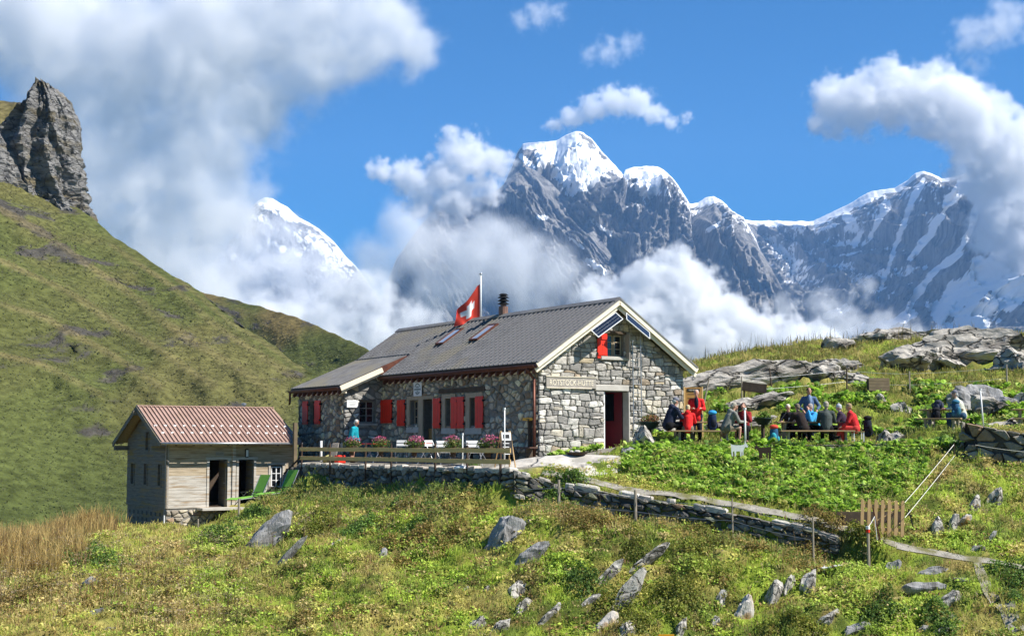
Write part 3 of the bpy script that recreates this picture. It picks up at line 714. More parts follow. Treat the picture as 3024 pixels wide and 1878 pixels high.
cloud('white cloud bank low behind the left hillside', [(640, 920, 110), (760, 960, 110), (880, 970, 115), (990, 950, 105), (1100, 970, 110), (1210, 950, 75), (1000, 1030, 130), (1150, 1030, 120), (860, 1040, 130), (1290, 970, 60), (1400, 965, 45), (1050, 850, 80), (1120, 890, 80), (980, 870, 70)], 3000, 2.4, voxel=2.4, amp=.9, nsc=1.1, deep=.7, hi=.7)
cloud('thin mist creeping up the dark icy wall', [(2430, 900, 60), (2480, 960, 90), (2600, 980, 80), (2550, 850, 44), (2680, 1000, 70), (2320, 900, 50), (2760, 1010, 50)], 4300, .8, voxel=2.4, amp=1.1, nsc=1.1, hi=.7)
cloud('small wisp of cloud at the top of the sky above the big peak', [(1540, 60, 40), (1590, 45, 50), (1650, 35, 36)], 7000, .7, voxel=2.0, amp=1.3, nsc=.8, lo=.0, hi=1.0, warp=2.0)
cloud('faint wisp of cloud high above the small white cloud', [(1740, 165, 30), (1800, 150, 50), (1860, 130, 44)], 7000, .6, voxel=2.0, amp=1.3, nsc=.8, lo=.0, hi=1.0, warp=2.0)
cloud('torn wisps of cloud in the top right corner', [(2860, 110, 66), (2930, 90, 80), (2990, 60, 70), (2960, 20, 50), (2880, 190, 44)], 6000, .8, voxel=2.2, amp=1.3, nsc=.8, lo=.0, hi=1.0, warp=1.8)

def air():
    bm = MB().box((0, 6300, 1180), (15000, 13400, 3000))
    me = bm.mesh('haze', [])
    m = bpy.data.materials.new('haze'); m.use_nodes = True; n = m.node_tree; n.nodes.clear()
    o = n.nodes.new('ShaderNodeOutputMaterial'); v = n.nodes.new('ShaderNodeVolumePrincipled')
    v.inputs['Density'].default_value = 5.0e-5; v.inputs['Color'].default_value = (.28, .54, 1, 1)
    n.links.new(v.outputs[0], o.inputs['Volume'])
    me.materials.append(m)
    o = link(bpy.data.objects.new('haze', me)); o['kind'] = 'stuff'
air()
# ------------------------------------------------------------------ masonry
def clip(poly, a, b, c):
    "keep a*x+b*y<=c"
    out = []
    n = len(poly)
    for i in range(n):
        p, q = poly[i], poly[(i + 1) % n]
        dp, dq = a * p[0] + b * p[1] - c, a * q[0] + b * q[1] - c
        if dp <= 0: out.append(p)
        if dp * dq < 0:
            t = dp / (dp - dq); out.append((p[0] + (q[0] - p[0]) * t, p[1] + (q[1] - p[1]) * t))
    return out
def area(p): return abs(sum(p[i][0] * p[(i + 1) % len(p)][1] - p[(i + 1) % len(p)][0] * p[i][1] for i in range(len(p)))) / 2
def clip_convex(poly, conv):
    for (ax, ay), (bx, by) in zip(conv, conv[1:] + conv[:1]):
        poly = clip(poly, by - ay, -(bx - ax), (by - ay) * ax - (bx - ax) * ay)
        if len(poly) < 3: return []
    return poly
def ccw(p):
    s_ = sum(p[i][0] * p[(i + 1) % len(p)][1] - p[(i + 1) % len(p)][0] * p[i][1] for i in range(len(p)))
    return p if s_ > 0 else p[::-1]
def rubble(outline, holes, da, db, seed, jit=.35, var=.45, gap=.018):
    "irregular stones (convex cells) filling a convex outline, cut back from the holes"
    r = random.Random(seed)
    a0, a1 = min(p[0] for p in outline), max(p[0] for p in outline)
    b0, b1 = min(p[1] for p in outline), max(p[1] for p in outline)
    seeds = []
    b = b0 + db * .5
    while b < b1 + db:
        h = db * (1 + r.uniform(-var, var) * .6)
        a = a0 + r.uniform(-.5, .5) * da
        while a < a1 + da:
            w = da * (1 + r.uniform(-var, var * 1.6))
            seeds.append((a + r.uniform(-.1, .1) * da, b + r.uniform(-jit, jit) * db))
            if r.random() < .13: seeds.append((a + w * .45, b + r.uniform(-.5, .5) * db))
            a += w
        b += h
    asp = da / db
    out = []
    sa = np.array(seeds)
    for i, (x, y) in enumerate(seeds):
        d = np.hypot((sa[:, 0] - x) / asp, sa[:, 1] - y)
        near = np.argsort(d)[1:15]
        poly = [(x - da * 1.4, y - db * 1.4), (x + da * 1.4, y - db * 1.4), (x + da * 1.4, y + db * 1.4), (x - da * 1.4, y + db * 1.4)]
        for j in near:      # bisector in the squeezed metric
            u, v = seeds[j]
            nx, ny = (u - x) / asp ** 2, (v - y)
            mx_, my_ = (u + x) / 2, (v + y) / 2
            poly = clip(poly, nx, ny, nx * mx_ + ny * my_)
            if len(poly) < 3: break
        if len(poly) < 3: continue
        poly = clip_convex(poly, outline)
        if len(poly) < 3: continue
        for (ha0, ha1, hb0, hb1) in holes:
            pa0, pa1 = min(p[0] for p in poly), max(p[0] for p in poly); pb0, pb1 = min(p[1] for p in poly), max(p[1] for p in poly)
            if pa1 <= ha0 or pa0 >= ha1 or pb1 <= hb0 or pb0 >= hb1: continue
            c = [clip(poly, 1, 0, ha0), clip(poly, -1, 0, -ha1), clip(poly, 0, 1, hb0), clip(poly, 0, -1, -hb1)]
            c = [k for k in c if len(k) > 2]
            poly = max(c, key=area) if c else []
            if len(poly) < 3: break
        if len(poly) < 3 or area(poly) < da * db * .06: continue
        cx, cy = sum(p[0] for p in poly) / len(poly), sum(p[1] for p in poly) / len(poly)
        # chamfered corners, then shrink for the joint
        q = []
        n = len(poly)
        for k in range(n):
            p0, p, p1 = poly[k - 1], poly[k], poly[(k + 1) % n]
            t = r.uniform(.14, .3)
            q.append((p[0] + (p0[0] - p[0]) * t, p[1] + (p0[1] - p[1]) * t)); q.append((p[0] + (p1[0] - p[0]) * t, p[1] + (p1[1] - p[1]) * t))
        L = max(.03, math.sqrt(area(q)) / 2)
        kk = max(.5, 1 - gap / L)
        q = [(cx + (p[0] - cx) * kk, cy + (p[1] - cy) * kk) for p in q]
        # drop near-duplicate points
        q2 = [p for k, p in enumerate(q) if math.hypot(p[0] - q[k - 1][0], p[1] - q[k - 1][1]) > .012]
        if len(q2) >= 3: out.append(ccw(q2[:9]))
    return out
def coursed(outline, holes, da, db, seed, gap=.010):
    "roughly coursed squared rubble: wavy beds, slanting uneven joints"
    r = random.Random(seed)
    a0, a1 = min(p[0] for p in outline), max(p[0] for p in outline)
    b0, b1 = min(p[1] for p in outline), max(p[1] for p in outline)
    beds = [b0]
    while beds[-1] < b1: beds.append(beds[-1] + db * r.uniform(.65, 1.4))
    ph = [(r.uniform(0, 9), r.uniform(.5, 1.1)) for _ in beds]
    def bed(k, a): return beds[k] + (0 if k in (0,) else .05 * math.sin(a * 1.9 * ph[k][1] + ph[k][0]) + .025 * math.sin(a * 6.1 + ph[k][0] * 3))
    cells = []
    for k in range(len(beds) - 1):
        a = a0 - r.uniform(0, da); s0 = r.uniform(-.03, .03)
        while a < a1:
            w = da * r.choice((.45, .6, .8, 1.0, 1.2, 1.5)) * r.uniform(.85, 1.15); s1 = r.uniform(-.045, .045)
            q = [(a + s0, bed(k, a)), (a + w * .5, bed(k, a + w * .5)), (a + w + s1, bed(k, a + w)), (a + w - s1, bed(k + 1, a + w)), (a + w * .5, bed(k + 1, a + w * .5) ), (a - s0, bed(k + 1, a))]
            if r.random() < .16 and w > da * .7:
                m = (q[0][1] + q[5][1]) / 2 + r.uniform(-.03, .03); m2 = (q[2][1] + q[3][1]) / 2 + r.uniform(-.03, .03)
                cells.append([q[0], q[1], q[2], (a + w, m2), (a, m)]); cells.append([(a, m), (a + w, m2), q[3], q[4], q[5]])
            else: cells.append(q)
            a += w; s0 = s1
    out = []
    for poly in cells:
        poly = clip_convex(poly, outline)
        for (ha0, ha1, hb0, hb1) in holes:
            if len(poly) < 3: break
            pa0, pa1 = min(p[0] for p in poly), max(p[0] for p in poly); pb0, pb1 = min(p[1] for p in poly), max(p[1] for p in poly)
            if pa1 <= ha0 or pa0 >= ha1 or pb1 <= hb0 or pb0 >= hb1: continue
            c = [k for k in (clip(poly, 1, 0, ha0), clip(poly, -1, 0, -ha1), clip(poly, 0, 1, hb0), clip(poly, 0, -1, -hb1)) if len(k) > 2]
            poly = max(c, key=area) if c else []
        if len(poly) < 3 or area(poly) < .006: continue
        cx, cy = sum(p[0] for p in poly) / len(poly), sum(p[1] for p in poly) / len(poly)
        q = []
        for k in range(len(poly)):
            p0, p, p1 = poly[k - 1], poly[k], poly[(k + 1) % len(poly)]
            t = r.uniform(.06, .2)
            q.append((p[0] + (p0[0] - p[0]) * t, p[1] + (p0[1] - p[1]) * t)); q.append((p[0] + (p1[0] - p[0]) * t, p[1] + (p1[1] - p[1]) * t))
        kk = max(.6, 1 - gap / max(.03, math.sqrt(area(q)) / 2))
        q = [(cx + (p[0] - cx) * kk, cy + (p[1] - cy) * kk) for p in q]
        q = [p for k, p in enumerate(q) if math.hypot(p[0] - q[k - 1][0], p[1] - q[k - 1][1]) > .02]
        if len(q) >= 3: out.append(ccw(q))
    return out
def stone_mesh(poly, fn, depth, r, base=-.05):
    "a rough stone: outline ring at the wall, two inset rings and a lumpy face"
    n = len(poly)
    cx, cy = sum(p[0] for p in poly) / n, sum(p[1] for p in poly) / n
    vs = [fn(a, b, base) for a, b in poly]
    tl, tb = r.uniform(-.25, .25), r.uniform(-.25, .25)
    L = math.sqrt(area(poly))
    for sc_, dd in ((.97, .62), (.80, 1.0)):
        for a, b in poly:
            x, y = cx + (a - cx) * sc_ * r.uniform(.97, 1.03), cy + (b - cy) * sc_ * r.uniform(.97, 1.03)
            vs.append(fn(x, y, depth * dd * r.uniform(.8, 1.2) + depth * (tl * (x - cx) + tb * (y - cy)) / max(L, .05)))
    vs.append(fn(cx + r.uniform(-.1, .1) * L, cy + r.uniform(-.1, .1) * L, depth * r.uniform(.95, 1.35)))
    fs = []
    for k in range(2):
        for i in range(n): fs.append((k * n + i, k * n + (i + 1) % n, (k + 1) * n + (i + 1) % n, (k + 1) * n + i))
    for i in range(n): fs.append((2 * n + i, 2 * n + (i + 1) % n, 3 * n))
    return vs, fs
STONE_PAL = [((.48, .455, .41), 6), ((.39, .375, .345), 6), ((.29, .28, .26), 5), ((.62, .57, .47), 2), ((.70, .68, .62), 4), ((.38, .31, .23), 1.5), ((.56, .47, .32), .8)]
def pick(r, pal):
    t = r.uniform(0, sum(w for _, w in pal))
    for c, w in pal:
        t -= w
        if t <= 0:
            k = r.uniform(.8, 1.2); return tuple(x * k for x in c)
    return pal[0][0]
M_STONE = mat('stone', (1.08, 1.06, 1.03), (.62, .61, .60), rough=.92, scale=9, bump=.02, bscale=22, tone='col', spec=.2, ramp=(.3, .7))
def lay_stones(parent, polys, fn, depth, seed, pal, limit=300, name='stone'):
    r = random.Random(seed)
    polys = sorted(polys, key=area, reverse=True)
    rest = MB(); restc = []
    for i, p in enumerate(polys):
        vs, fs = stone_mesh(p, fn, depth * r.uniform(.6, 1.3), r)
        c = pick(r, pal)
        if i < limit:
            mb = MB().add(vs, fs)
            o = mb.build(name, M_STONE, parent)
            setcol(o.data, c)
        else:
            rest.add(vs, fs); restc += [c] * len(vs)
    if rest.v:
        o = rest.build('small_stones', M_STONE, parent); o['kind'] = 'stuff'
        setcol(o.data, np.array(restc))
def wall_body(outline, holes, fn, d0, d1):
    "wall slab with real openings"
    A = sorted({p[0] for p in outline} | {h[0] for h in holes} | {h[1] for h in holes})
    B = sorted({p[1] for p in outline} | {h[2] for h in holes} | {h[3] for h in holes})
    A = [A[0], A[-1]] + [h for h in A[1:-1]]; A = sorted(set(A))
    mb = MB()
    for a0, a1 in zip(A[:-1], A[1:]):
        for b0, b1 in zip(B[:-1], B[1:]):
            cx, cy = (a0 + a1) / 2, (b0 + b1) / 2
            if any(h[0] < cx < h[1] and h[2] < cy < h[3] for h in holes): continue
            p = clip_convex([(a0, b0), (a1, b0), (a1, b1), (a0, b1)], outline)
            if len(p) > 2: mb.prism(p, fn, d0, d1)
    return mb

# ------------------------------------------------------------------ materials for buildings
M_MORTAR = mat('mortar', (.27, .25, .22), (.16, .15, .13), rough=.95, scale=6, bump=.015)
M_ROOF = mat('roof_tile', (.20, .196, .195), (.135, .132, .132), rough=.75, scale=2.2, bump=.004, spec=.25, c3=(.20, .185, .15), c3scale=.6)
M_CREAM = mat('cream_board', (.86, .77, .60), (.76, .67, .50), rough=.7, scale=3, stretch=(1, 1, 8))
M_COPPER = mat('brown_copper', (.17, .065, .04), (.10, .04, .027), rough=.5, scale=5, metal=.4)
M_WOOD = mat('pale_timber', (.46, .37, .26), (.33, .26, .17), rough=.8, scale=3, stretch=(6, 6, .8), bump=.004)
M_DWOOD = mat('dark_timber', (.10, .07, .045), (.06, .042, .03), rough=.85, scale=4, bump=.005)
M_RED = mat('red_paint', (.78, .032, .010), (.66, .026, .009), rough=.5, scale=4)
M_DRED = mat('dark_red_paint', (.15, .006, .012), (.11, .005, .009), rough=.55, scale=3)
M_GLASS = mat('window_glass', (.012, .014, .018), (.008, .01, .012), rough=.06, spec=.6)
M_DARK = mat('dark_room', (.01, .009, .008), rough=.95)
M_METAL = mat('grey_metal', (.45, .46, .47), (.35, .36, .37), rough=.4, metal=.8, scale=8)
M_RUSTY = mat('rusted_steel', (.075, .045, .03), (.045, .03, .022), rough=.8, scale=9)
M_WHITE = mat('white_paint', (.80, .80, .78), (.70, .70, .68), rough=.6, scale=6)
M_CONC = mat('render_plaster', (.52, .49, .43), (.42, .39, .34), rough=.9, scale=4, bump=.004)
M_YEL = mat('yellow_sign', (.80, .40, .02), (.72, .34, .02), rough=.5)
M_BLACK = mat('black_paint', (.015, .015, .016), rough=.6)
M_GREYW = mat('weathered_wood', (.40, .365, .32), (.27, .24, .20), rough=.85, scale=3, stretch=(1, 8, 8), bump=.004)

def text_mesh(txt, size, depth=.004):
    cu = bpy.data.curves.new('lettering', 'FONT'); cu.body = txt; cu.size = size; cu.extrude = depth
    cu.align_x = 'CENTER'; cu.align_y = 'CENTER'
    o = bpy.data.objects.new('tmp', cu); COL.objects.link(o)
    bpy.context.view_layer.update()
    me = bpy.data.meshes.new_from_object(o.evaluated_get(bpy.context.evaluated_depsgraph_get()))
    bpy.data.objects.remove(o); 
    return me
def lettering(txt, size, m, parent, loc, rot, sx=1.0, width=None):
    me = text_mesh(txt, size); me.materials.append(m); me.name = 'lettering'
    if width:
        xs_ = [v.co.x for v in me.vertices]; sx = width / (max(xs_) - min(xs_))
    o = bpy.data.objects.new('lettering', me); link(o, parent)
    o.location = loc; o.rotation_euler = rot; o.scale = (sx, 1, 1)
    return o

# ------------------------------------------------------------------ stone mountain hut (local axes: x along the gable, y along the long wall)
HUT = empty('stone_hut', HO, YAW, 'grey rubble stone mountain hut with dark tiled roof and red shutters', 'hut')
fL = lambda a, b, d: (-d, a, b)                 # long wall: a along y, b up, d outward
fG = lambda a, b, d: (a, -d, b)                 # gable
fA = lambda a, b, d: (-1.75 - d, a, b)          # annex front
fS = lambda a, b, d: (a, 11.75 - d, b)          # annex side
W, LEN = 6.38, 16.2
SL = .676
def rz_(q): return 2.80 + (min(q, W - q) + .3) * SL            # top of the main roof
def az_(q): return 2.39 + (q + 2.07) * .4226                   # top of the annex roof
holesL = [(8.54, 9.26, .78, 1.73), (7.41, 8.17, -.3, 1.76), (5.9, 6.4, .71, 1.74), (4.1, 4.57, .69, 1.72)]
surL = [(9.26, 9.50, .78, 1.90), (7.38, 9.50, 1.76, 1.89), (8.17, 8.54, -.3, 1.76), (7.30, 7.41, -.3, 1.89), (6.4, 6.66, .60, 1.90), (5.62, 6.66, 1.74, 1.90), (4.57, 4.86, .58, 1.88), (3.62, 4.86, 1.72, 1.90), (3.5, 6.9, 1.93, 2.12)]
outL = [(0, -1.0), (11.75, -1.0), (11.75, 2.72), (0, 2.72)]
wall_body(outL, holesL, fL, -.45, 0).build('wall', M_MORTAR, HUT)
PAL_L = [((.43, .385, .31), 6), ((.54, .48, .385), 5), ((.26, .225, .18), 4), ((.62, .55, .42), 3), ((.80, .72, .50), 2), ((.38, .27, .18), 3)]
lay_stones(HUT, rubble(outL, holesL + surL, .31, .22, 3, jit=.5, gap=.020), fL, .05, 4, PAL_L, limit=240)
holesG = [(2.78, 3.83, -.16, 1.88), (2.92, 3.66, 3.12, 3.92)]
outG = [(0, -.9), (W, -.9), (W, 2.75), (W / 2, 2.75 + W / 2 * SL), (0, 2.75)]
wall_body([p for p in outG], holesG, fG, -.45, 0).build('wall', M_MORTAR, HUT)
lay_stones(HUT, coursed(outG, holesG + [(2.36, 3.86, 1.88, 2.12), (2.55, 3.86, 2.98, 3.12), (2.7, 3.75, 3.92, 4.02)], .37, .205, 8), fG, .055, 9, STONE_PAL, limit=290)
mb = MB(); mb.box((3.11, -.02, 2.0), (1.48, .12, .22)); mb.build('lintel', M_CONC, HUT, bevel=.02)
mb = MB(); mb.box((3.2, -.05, 3.05), (1.2, .16, .13)); mb.build('window_sill', M_CONC, HUT, bevel=.02)
mb = MB(); mb.box((3.22, -.04, 3.97), (1.0, .12, .09)); mb.build('lintel', M_DWOOD, HUT, bevel=.01)
# corner quoins of the shaded wall edge, annex walls
outA = [(11.75, -1.3), (16.2, -1.3), (16.2, 2.42), (11.75, 2.42)]
holesA = [(14.42, 15.05, .85, 1.83)]
wall_body(outA, holesA, fA, -.4, 0).build('wall', M_MORTAR, HUT)
lay_stones(HUT, rubble(outA, holesA, .34, .25, 13, jit=.5, gap=.02), fA, .045, 14, PAL_L, limit=110)
outS = [(-1.75, -1.0), (0, -1.0), (0, 3.12), (-1.75, 2.42)]
holesS = [(-1.02, -.3, .86, 1.8)]
wall_body(outS, holesS, fS, -.4, 0).build('wall', M_MORTAR, HUT)
lay_stones(HUT, rubble(outS, holesS, .36, .24, 17, jit=.4, gap=.02), fS, .045, 18, STONE_PAL, limit=40)
# hidden back, far end and floor close the building
mb = MB()
mb.box((W - .2, LEN / 2, .8), (.4, LEN - .9, 3.7)); mb.prism([(-1.75, -1), (W, -1), (W, 2.7), (W / 2, 4.8), (0, 2.9), (-1.75, 2.4)], lambda a, b, d: (a, d, b), LEN - .3, LEN + .002)
mb.build('wall', M_MORTAR, HUT)
MB().box((W / 2, LEN / 2, -.42), (W - .9, LEN - .9, .1)).build('floor', M_DARK, HUT)
# roof
def slab(pts, th, name, m, parent=HUT):
    a, b, c = Vector(pts[0]), Vector(pts[1]), Vector(pts[2])
    n = (b - a).cross(c - a).normalized()
    if n.z < 0: n = -n
    mb = MB(); k = len(pts)
    vs = [Vector(p) for p in pts] + [Vector(p) - n * th for p in pts]
    mb.add(vs, [tuple(range(k)), tuple(range(2 * k - 1, k - 1, -1))] + [(i, i + k, (i + 1) % k + k, (i + 1) % k) for i in range(k)])
    return mb.build(name, m, parent)
T0, T1 = -.42, 16.35
slab([(-.3, T0, 2.78), (W / 2, T0, rz_(W / 2) - .02), (W / 2, T1, rz_(W / 2) - .02), (-.3, T1, 2.78)], .10, 'roof_deck', M_DWOOD)
slab([(W + .3, T0, 2.80), (W / 2, T0, rz_(W / 2)), (W / 2, T1, rz_(W / 2)), (W + .3, T1, 2.80)], .12, 'roof_slope', M_ROOF)
slab([(-2.07, 11.36, az_(-2.07) - .02), (1.03, 11.36, az_(1.03) - .02), (1.03, T1, az_(1.03) - .02), (-2.07, T1, az_(-2.07) - .02)], .09, 'annex_roof_deck', M_DWOOD)
AL = math.atan(SL); SLEN = (W / 2 + .3) / math.cos(AL)
NROW, NCOL = 18, 54
tw_, tr_ = (T1 - T0) / NCOL, SLEN / NROW
tb = MB(); tb.box((0, tr_ * .55, .007), (tw_ * .94, tr_ * 1.08, .014)); tb.box((-tw_ * .40, tr_ * .50, .028), (tw_ * .14, tr_ * .96, .050)); tb.box((0, .012, .004), (tw_ * .94, .024, .022))
tile_me = tb.mesh('roof_tile', M_ROOF)
Mslope = Matrix(((0, math.cos(AL), -math.sin(AL)), (1, 0, 0), (0, math.sin(AL), math.cos(AL))))   # cols: along y, up slope, normal
tiles = []
for j in range(NROW):
    for i in range(NCOL):
        y = T0 + (i + .5) * tw_; s_ = j * tr_
        q = -.3 + s_ * math.cos(AL)
        if y > 11.3 and q < .95: continue
        tiles.append((y, j, q, 2.80 + s_ * math.sin(AL)))
tiles.sort()
tr_rnd = random.Random(5)
rest = MB()
for k, (y, j, q, z) in enumerate(tiles):
    m3 = Mslope @ Matrix.Rotation(R(-2.2 + tr_rnd.uniform(-.8, .8)), 3, 'X') @ Matrix.Rotation(R(tr_rnd.uniform(-.6, .6)), 3, 'Z')
    M4 = Matrix.Translation((q, y, z + .006)) @ m3.to_4x4()
    if k < 300:
        o = bpy.data.objects.new('roof_tile', tile_me); link(o, HUT); o.matrix_local = M4
    else:
        rest.add([M4 @ v.co for v in tile_me.vertices], [tuple(p.vertices) for p in tile_me.polygons])
o = rest.build('roof_tiles', M_ROOF, HUT); o['kind'] = 'stuff'
# ridge cap
mb = MB()
for i in range(2): mb.beam((W / 2 - .11 + .22 * i, T0 - .02, rz_(W / 2) - .02), (W / 2 - .11 + .22 * i, T1 + .02, rz_(W / 2) - .02), .26, .03, up=(-.56 if i == 0 else .56, 0, .83))
mb.build('ridge_cap', M_ROOF, HUT)
# annex roof: long sheets with raised seams
npan = 19
for i in range(npan):
    y0 = 11.38 + (T1 - 11.38) * i / npan; y1 = 11.38 + (T1 - 11.38) * (i + 1) / npan
    mb = MB()
    a, b = Vector((-2.09, 0, az_(-2.09) + .01)), Vector((1.03, 0, az_(1.03) + .01))
    up = (-.389, 0, .921)
    mb.beam(a + Vector((0, (y0 + y1) / 2, 0)), b + Vector((0, (y0 + y1) / 2, 0)), (y1 - y0) * .985, .012, up=up)
    mb.beam(a + Vector((0, y0 + .02, .02)), b + Vector((0, y0 + .02, .02)), .03, .04, up=up)
    mb.build('roof_panel', M_ROOF, HUT)
MB().beam((1.03, 11.2, az_(1.03) + .035), (1.03, T1, az_(1.03) + .035), .12, .03).build('roof_flashing', M_ROOF, HUT)
# copper valley beside the annex roof
mb = MB(); mb.add([(-.28, 11.33, 2.84), (1.0, 11.33, az_(1.0) + .02), (-.28, 11.33, az_(-.28) + .03), (.95, 11.05, 3.72), (-.28, 11.2, 2.84)], [(0, 1, 2), (0, 4, 3, 1)])
mb.build('valley_flashing', M_COPPER, HUT)
# rake boards: two cream boards on each side of the gable, the annex rake board
zr0, zr1 = 2.80, rz_(W / 2)
for s_, nm in ((1, 'l'), (-1, 'r')):
    X = (lambda q: q) if s_ == 1 else (lambda q: W - q)
    a, b = Vector((X(-.32), T0 - .02, zr0 - .11)), Vector((X(W / 2), T0 - .02, zr1 - .11))
    MB().beam(a, b, .05, .17).build('rake_board', M_CREAM, HUT)
    d = Vector((0, .10, -.17))
    MB().beam(a + d, b + d, .04, .15).build('rake_board', M_CREAM, HUT)
    a, b = Vector((X(-.30), T0 + .22, zr0 - .16)), Vector((X(W / 2), T0 + .22, zr1 - .16))
    MB().beam(a, b, .30, .02).build('soffit_board', M_WOOD, HUT)
    MB().beam(Vector((X(-.32), T0 - .05, zr0 + .0)), Vector((X(W / 2), T0 - .05, zr1 + .0)), .03, .05).build('roof_edge_trim', M_ROOF, HUT)
MB().beam((-2.09, 11.34, az_(-2.09) - .13), (-.2, 11.34, az_(-.2) - .13), .05, .20).build('rake_board', M_CREAM, HUT)
MB().beam((-2.0, 11.42, az_(-2.0) - .27), (-.1, 11.42, az_(-.1) - .27), .04, .11).build('rake_board', M_CREAM, HUT)
# eaves: copper fascia, gutter, rafter tails
def eave(x, z, y0, y1):
    MB().box((x - .02, (y0 + y1) / 2, z - .05), (.04, y1 - y0, .15)).build('fascia_board', M_COPPER, HUT)
    n = 10; mb = MB(); R_ = .075
    for k in range(n):
        a0, a1 = math.pi + math.pi * k / n, math.pi + math.pi * (k + 1) / n
        p0, p1 = (x - .09 + R_ * math.cos(a0), z - .02 + R_ * math.sin(a0)), (x - .09 + R_ * math.cos(a1), z - .02 + R_ * math.sin(a1))
        mb.add([(p0[0], y0, p0[1]), (p0[0], y1, p0[1]), (p1[0], y1, p1[1]), (p1[0], y0, p1[1])], [(0, 1, 2, 3)])
    o = mb.build('gutter', M_COPPER, HUT, smooth=True); so = o.modifiers.new('solid', 'SOLIDIFY'); so.thickness = .008
    k = int((y1 - y0) / .48)
    for i in range(k):
        y = y0 + (i + .5) * (y1 - y0) / k
        mb = MB(); mb.prism([(0, 0), (.34, .2), (.34, .08), (.06, -.14), (0, -.12)], lambda a, b, d: (x - .02 + a, y + d, z - .16 + b), -.05, .05)
        mb.build('rafter_tail', M_COPPER, HUT)
    MB().box((x + .24, (y0 + y1) / 2, z - .22), (.05, y1 - y0, .07)).build('eave_board', M_CREAM, HUT)
eave(-.3, 2.72, -.4, 11.3)
eave(-2.07, 2.31, 11.36, 16.3)
mb = MB(); mb.tube([(-.38, .12, 2.62), (-.3, .1, 2.45), (-.12, .08, 2.25), (-.11, .08, -.5)], .05, 8); mb.build('downpipe', M_COPPER, HUT, smooth=True)
mb = MB(); mb.tube([(-2.15, 16.25, 2.25), (-2.15, 16.25, 2.0), (-2.0, 16.6, 1.8), (-1.95, 16.75, 1.75)], .05, 8); mb.build('downpipe', M_COPPER, HUT, smooth=True)
# skylights
def skylight(t0, t1, q0, q1):
    sk = bpy.data.objects.new('skylight', MB().mesh('skylight', M_COPPER)); 
    c = Vector(((q0 + q1) / 2, (t0 + t1) / 2, 0)); c.z = rz_(c.x) + .03
    L = (q1 - q0) / math.cos(AL); Wd = abs(t1 - t0)
    mb = MB()
    for a, b, w, h in ((-Wd / 2, 0, .06, L), (Wd / 2, 0, .06, L)): mb.box((a, b, .04), (w, h, .10))
    for b in (-L / 2, L / 2): mb.box((0, b, .035), (Wd + .06, .07, .09))
    o = mb.build('skylight', M_COPPER, HUT); o.matrix_local = Matrix.Translation(c) @ Mslope.to_4x4()
    g = MB().box((0, 0, .055), (Wd - .06, L - .07, .012)).build('pane', M_SKYREFL, o)
M_SKYREFL = mat('sky_reflection_glass', (.42, .48, .55), (.36, .42, .5), rough=.08, spec=1.0)  # pale blue base colour paints the sky's reflection into the panes
skylight(9.25, 9.85, 1.5, 2.42); skylight(6.55, 7.15, 1.5, 2.42)
# chimney with a cowl of stacked rings
ch = MB().lathe((3.25, 7.5, 4.9), [(.0, 0), (.19, 0), (.19, .62), (.12, .62), (.12, .72), (.0, .72)], 14).build('chimney', mat('chimney_copper', (.30, .16, .11), (.14, .08, .06), rough=.6, scale=6, stretch=(1, 1, .3)), HUT, smooth=False)
mb = MB()
for k in range(3): mb.lathe((3.25, 7.5, 5.60 + k * .13), [(.12, 0), (.24, .015), (.13, .085), (.12, .11)], 14)
mb.lathe((3.25, 7.5, 5.98), [(.2, 0), (.12, .06), (.0, .08)], 14)
mb.build('cowl', M_BLACK, ch)
# windows and doors of the long wall
def window_L(a0, a1, b0, b1, fn, rec, parent, mframe, cols=1, rows=2, d=.05):
    f = MB()
    for a in (a0 + d / 2, a1 - d / 2): f.prism([(a - d / 2, b0), (a + d / 2, b0), (a + d / 2, b1), (a - d / 2, b1)], fn, -rec - .05, -rec)
    for b in (b0 + d / 2, b1 - d / 2): f.prism([(a0 + d, b - d / 2), (a1 - d, b - d / 2), (a1 - d, b + d / 2), (a0 + d, b + d / 2)], fn, -rec - .045, -rec + .003)
    o = f.build('window', mframe, parent)
    g = MB().prism([(a0 + d, b0 + d), (a1 - d, b0 + d), (a1 - d, b1 - d), (a0 + d, b1 - d)], fn, -rec - .03, -rec - .022).build('pane', M_GLASS, o)
    for i in range(1, cols):
        mb = MB(); a = a0 + (a1 - a0) * i / cols; mb.prism([(a - .022, b0 + d), (a + .022, b0 + d), (a + .022, b1 - d), (a - .022, b1 - d)], fn, -rec - .02, -rec + .012); mb.build('glazing_bar', mframe, o)
    for i in range(1, rows):
        mb = MB(); b = b0 + (b1 - b0) * i / rows; mb.prism([(a0 + d, b - .014), (a1 - d, b - .014), (a1 - d, b + .014), (a0 + d, b + .014)], fn, -rec - .02, -rec + .006); mb.build('glazing_bar', mframe, o)
    return o
for h in (holesL[0], holesL[2], holesL[3]):
    w_ = window_L(h[0] + .02, h[1] - .02, h[2], h[3], fL, .16, HUT, M_WOOD, 1, 3)
    am = (h[0] + h[1]) / 2 + .04
    MB().prism([(am - .015, h[2] + .05), (am + .02, h[2] + .05), (am + .02, h[3] - .05), (am - .015, h[3] - .05)], fL, -.17, -.14).build('casement_edge', M_WOOD, w_)
for i, h in enumerate(surL[:8]):
    MB().prism([(h[0], h[2]), (h[1], h[2]), (h[1], h[3]), (h[0], h[3])], fL, -.30, .055 if i % 2 == 0 else .058).build('window_surround', M_WOOD, HUT)
MB().prism([(3.5, 1.95), (6.9, 1.95), (6.9, 2.11), (3.5, 2.11)], fL, -.1, .05).build('lintel', M_DWOOD, HUT)
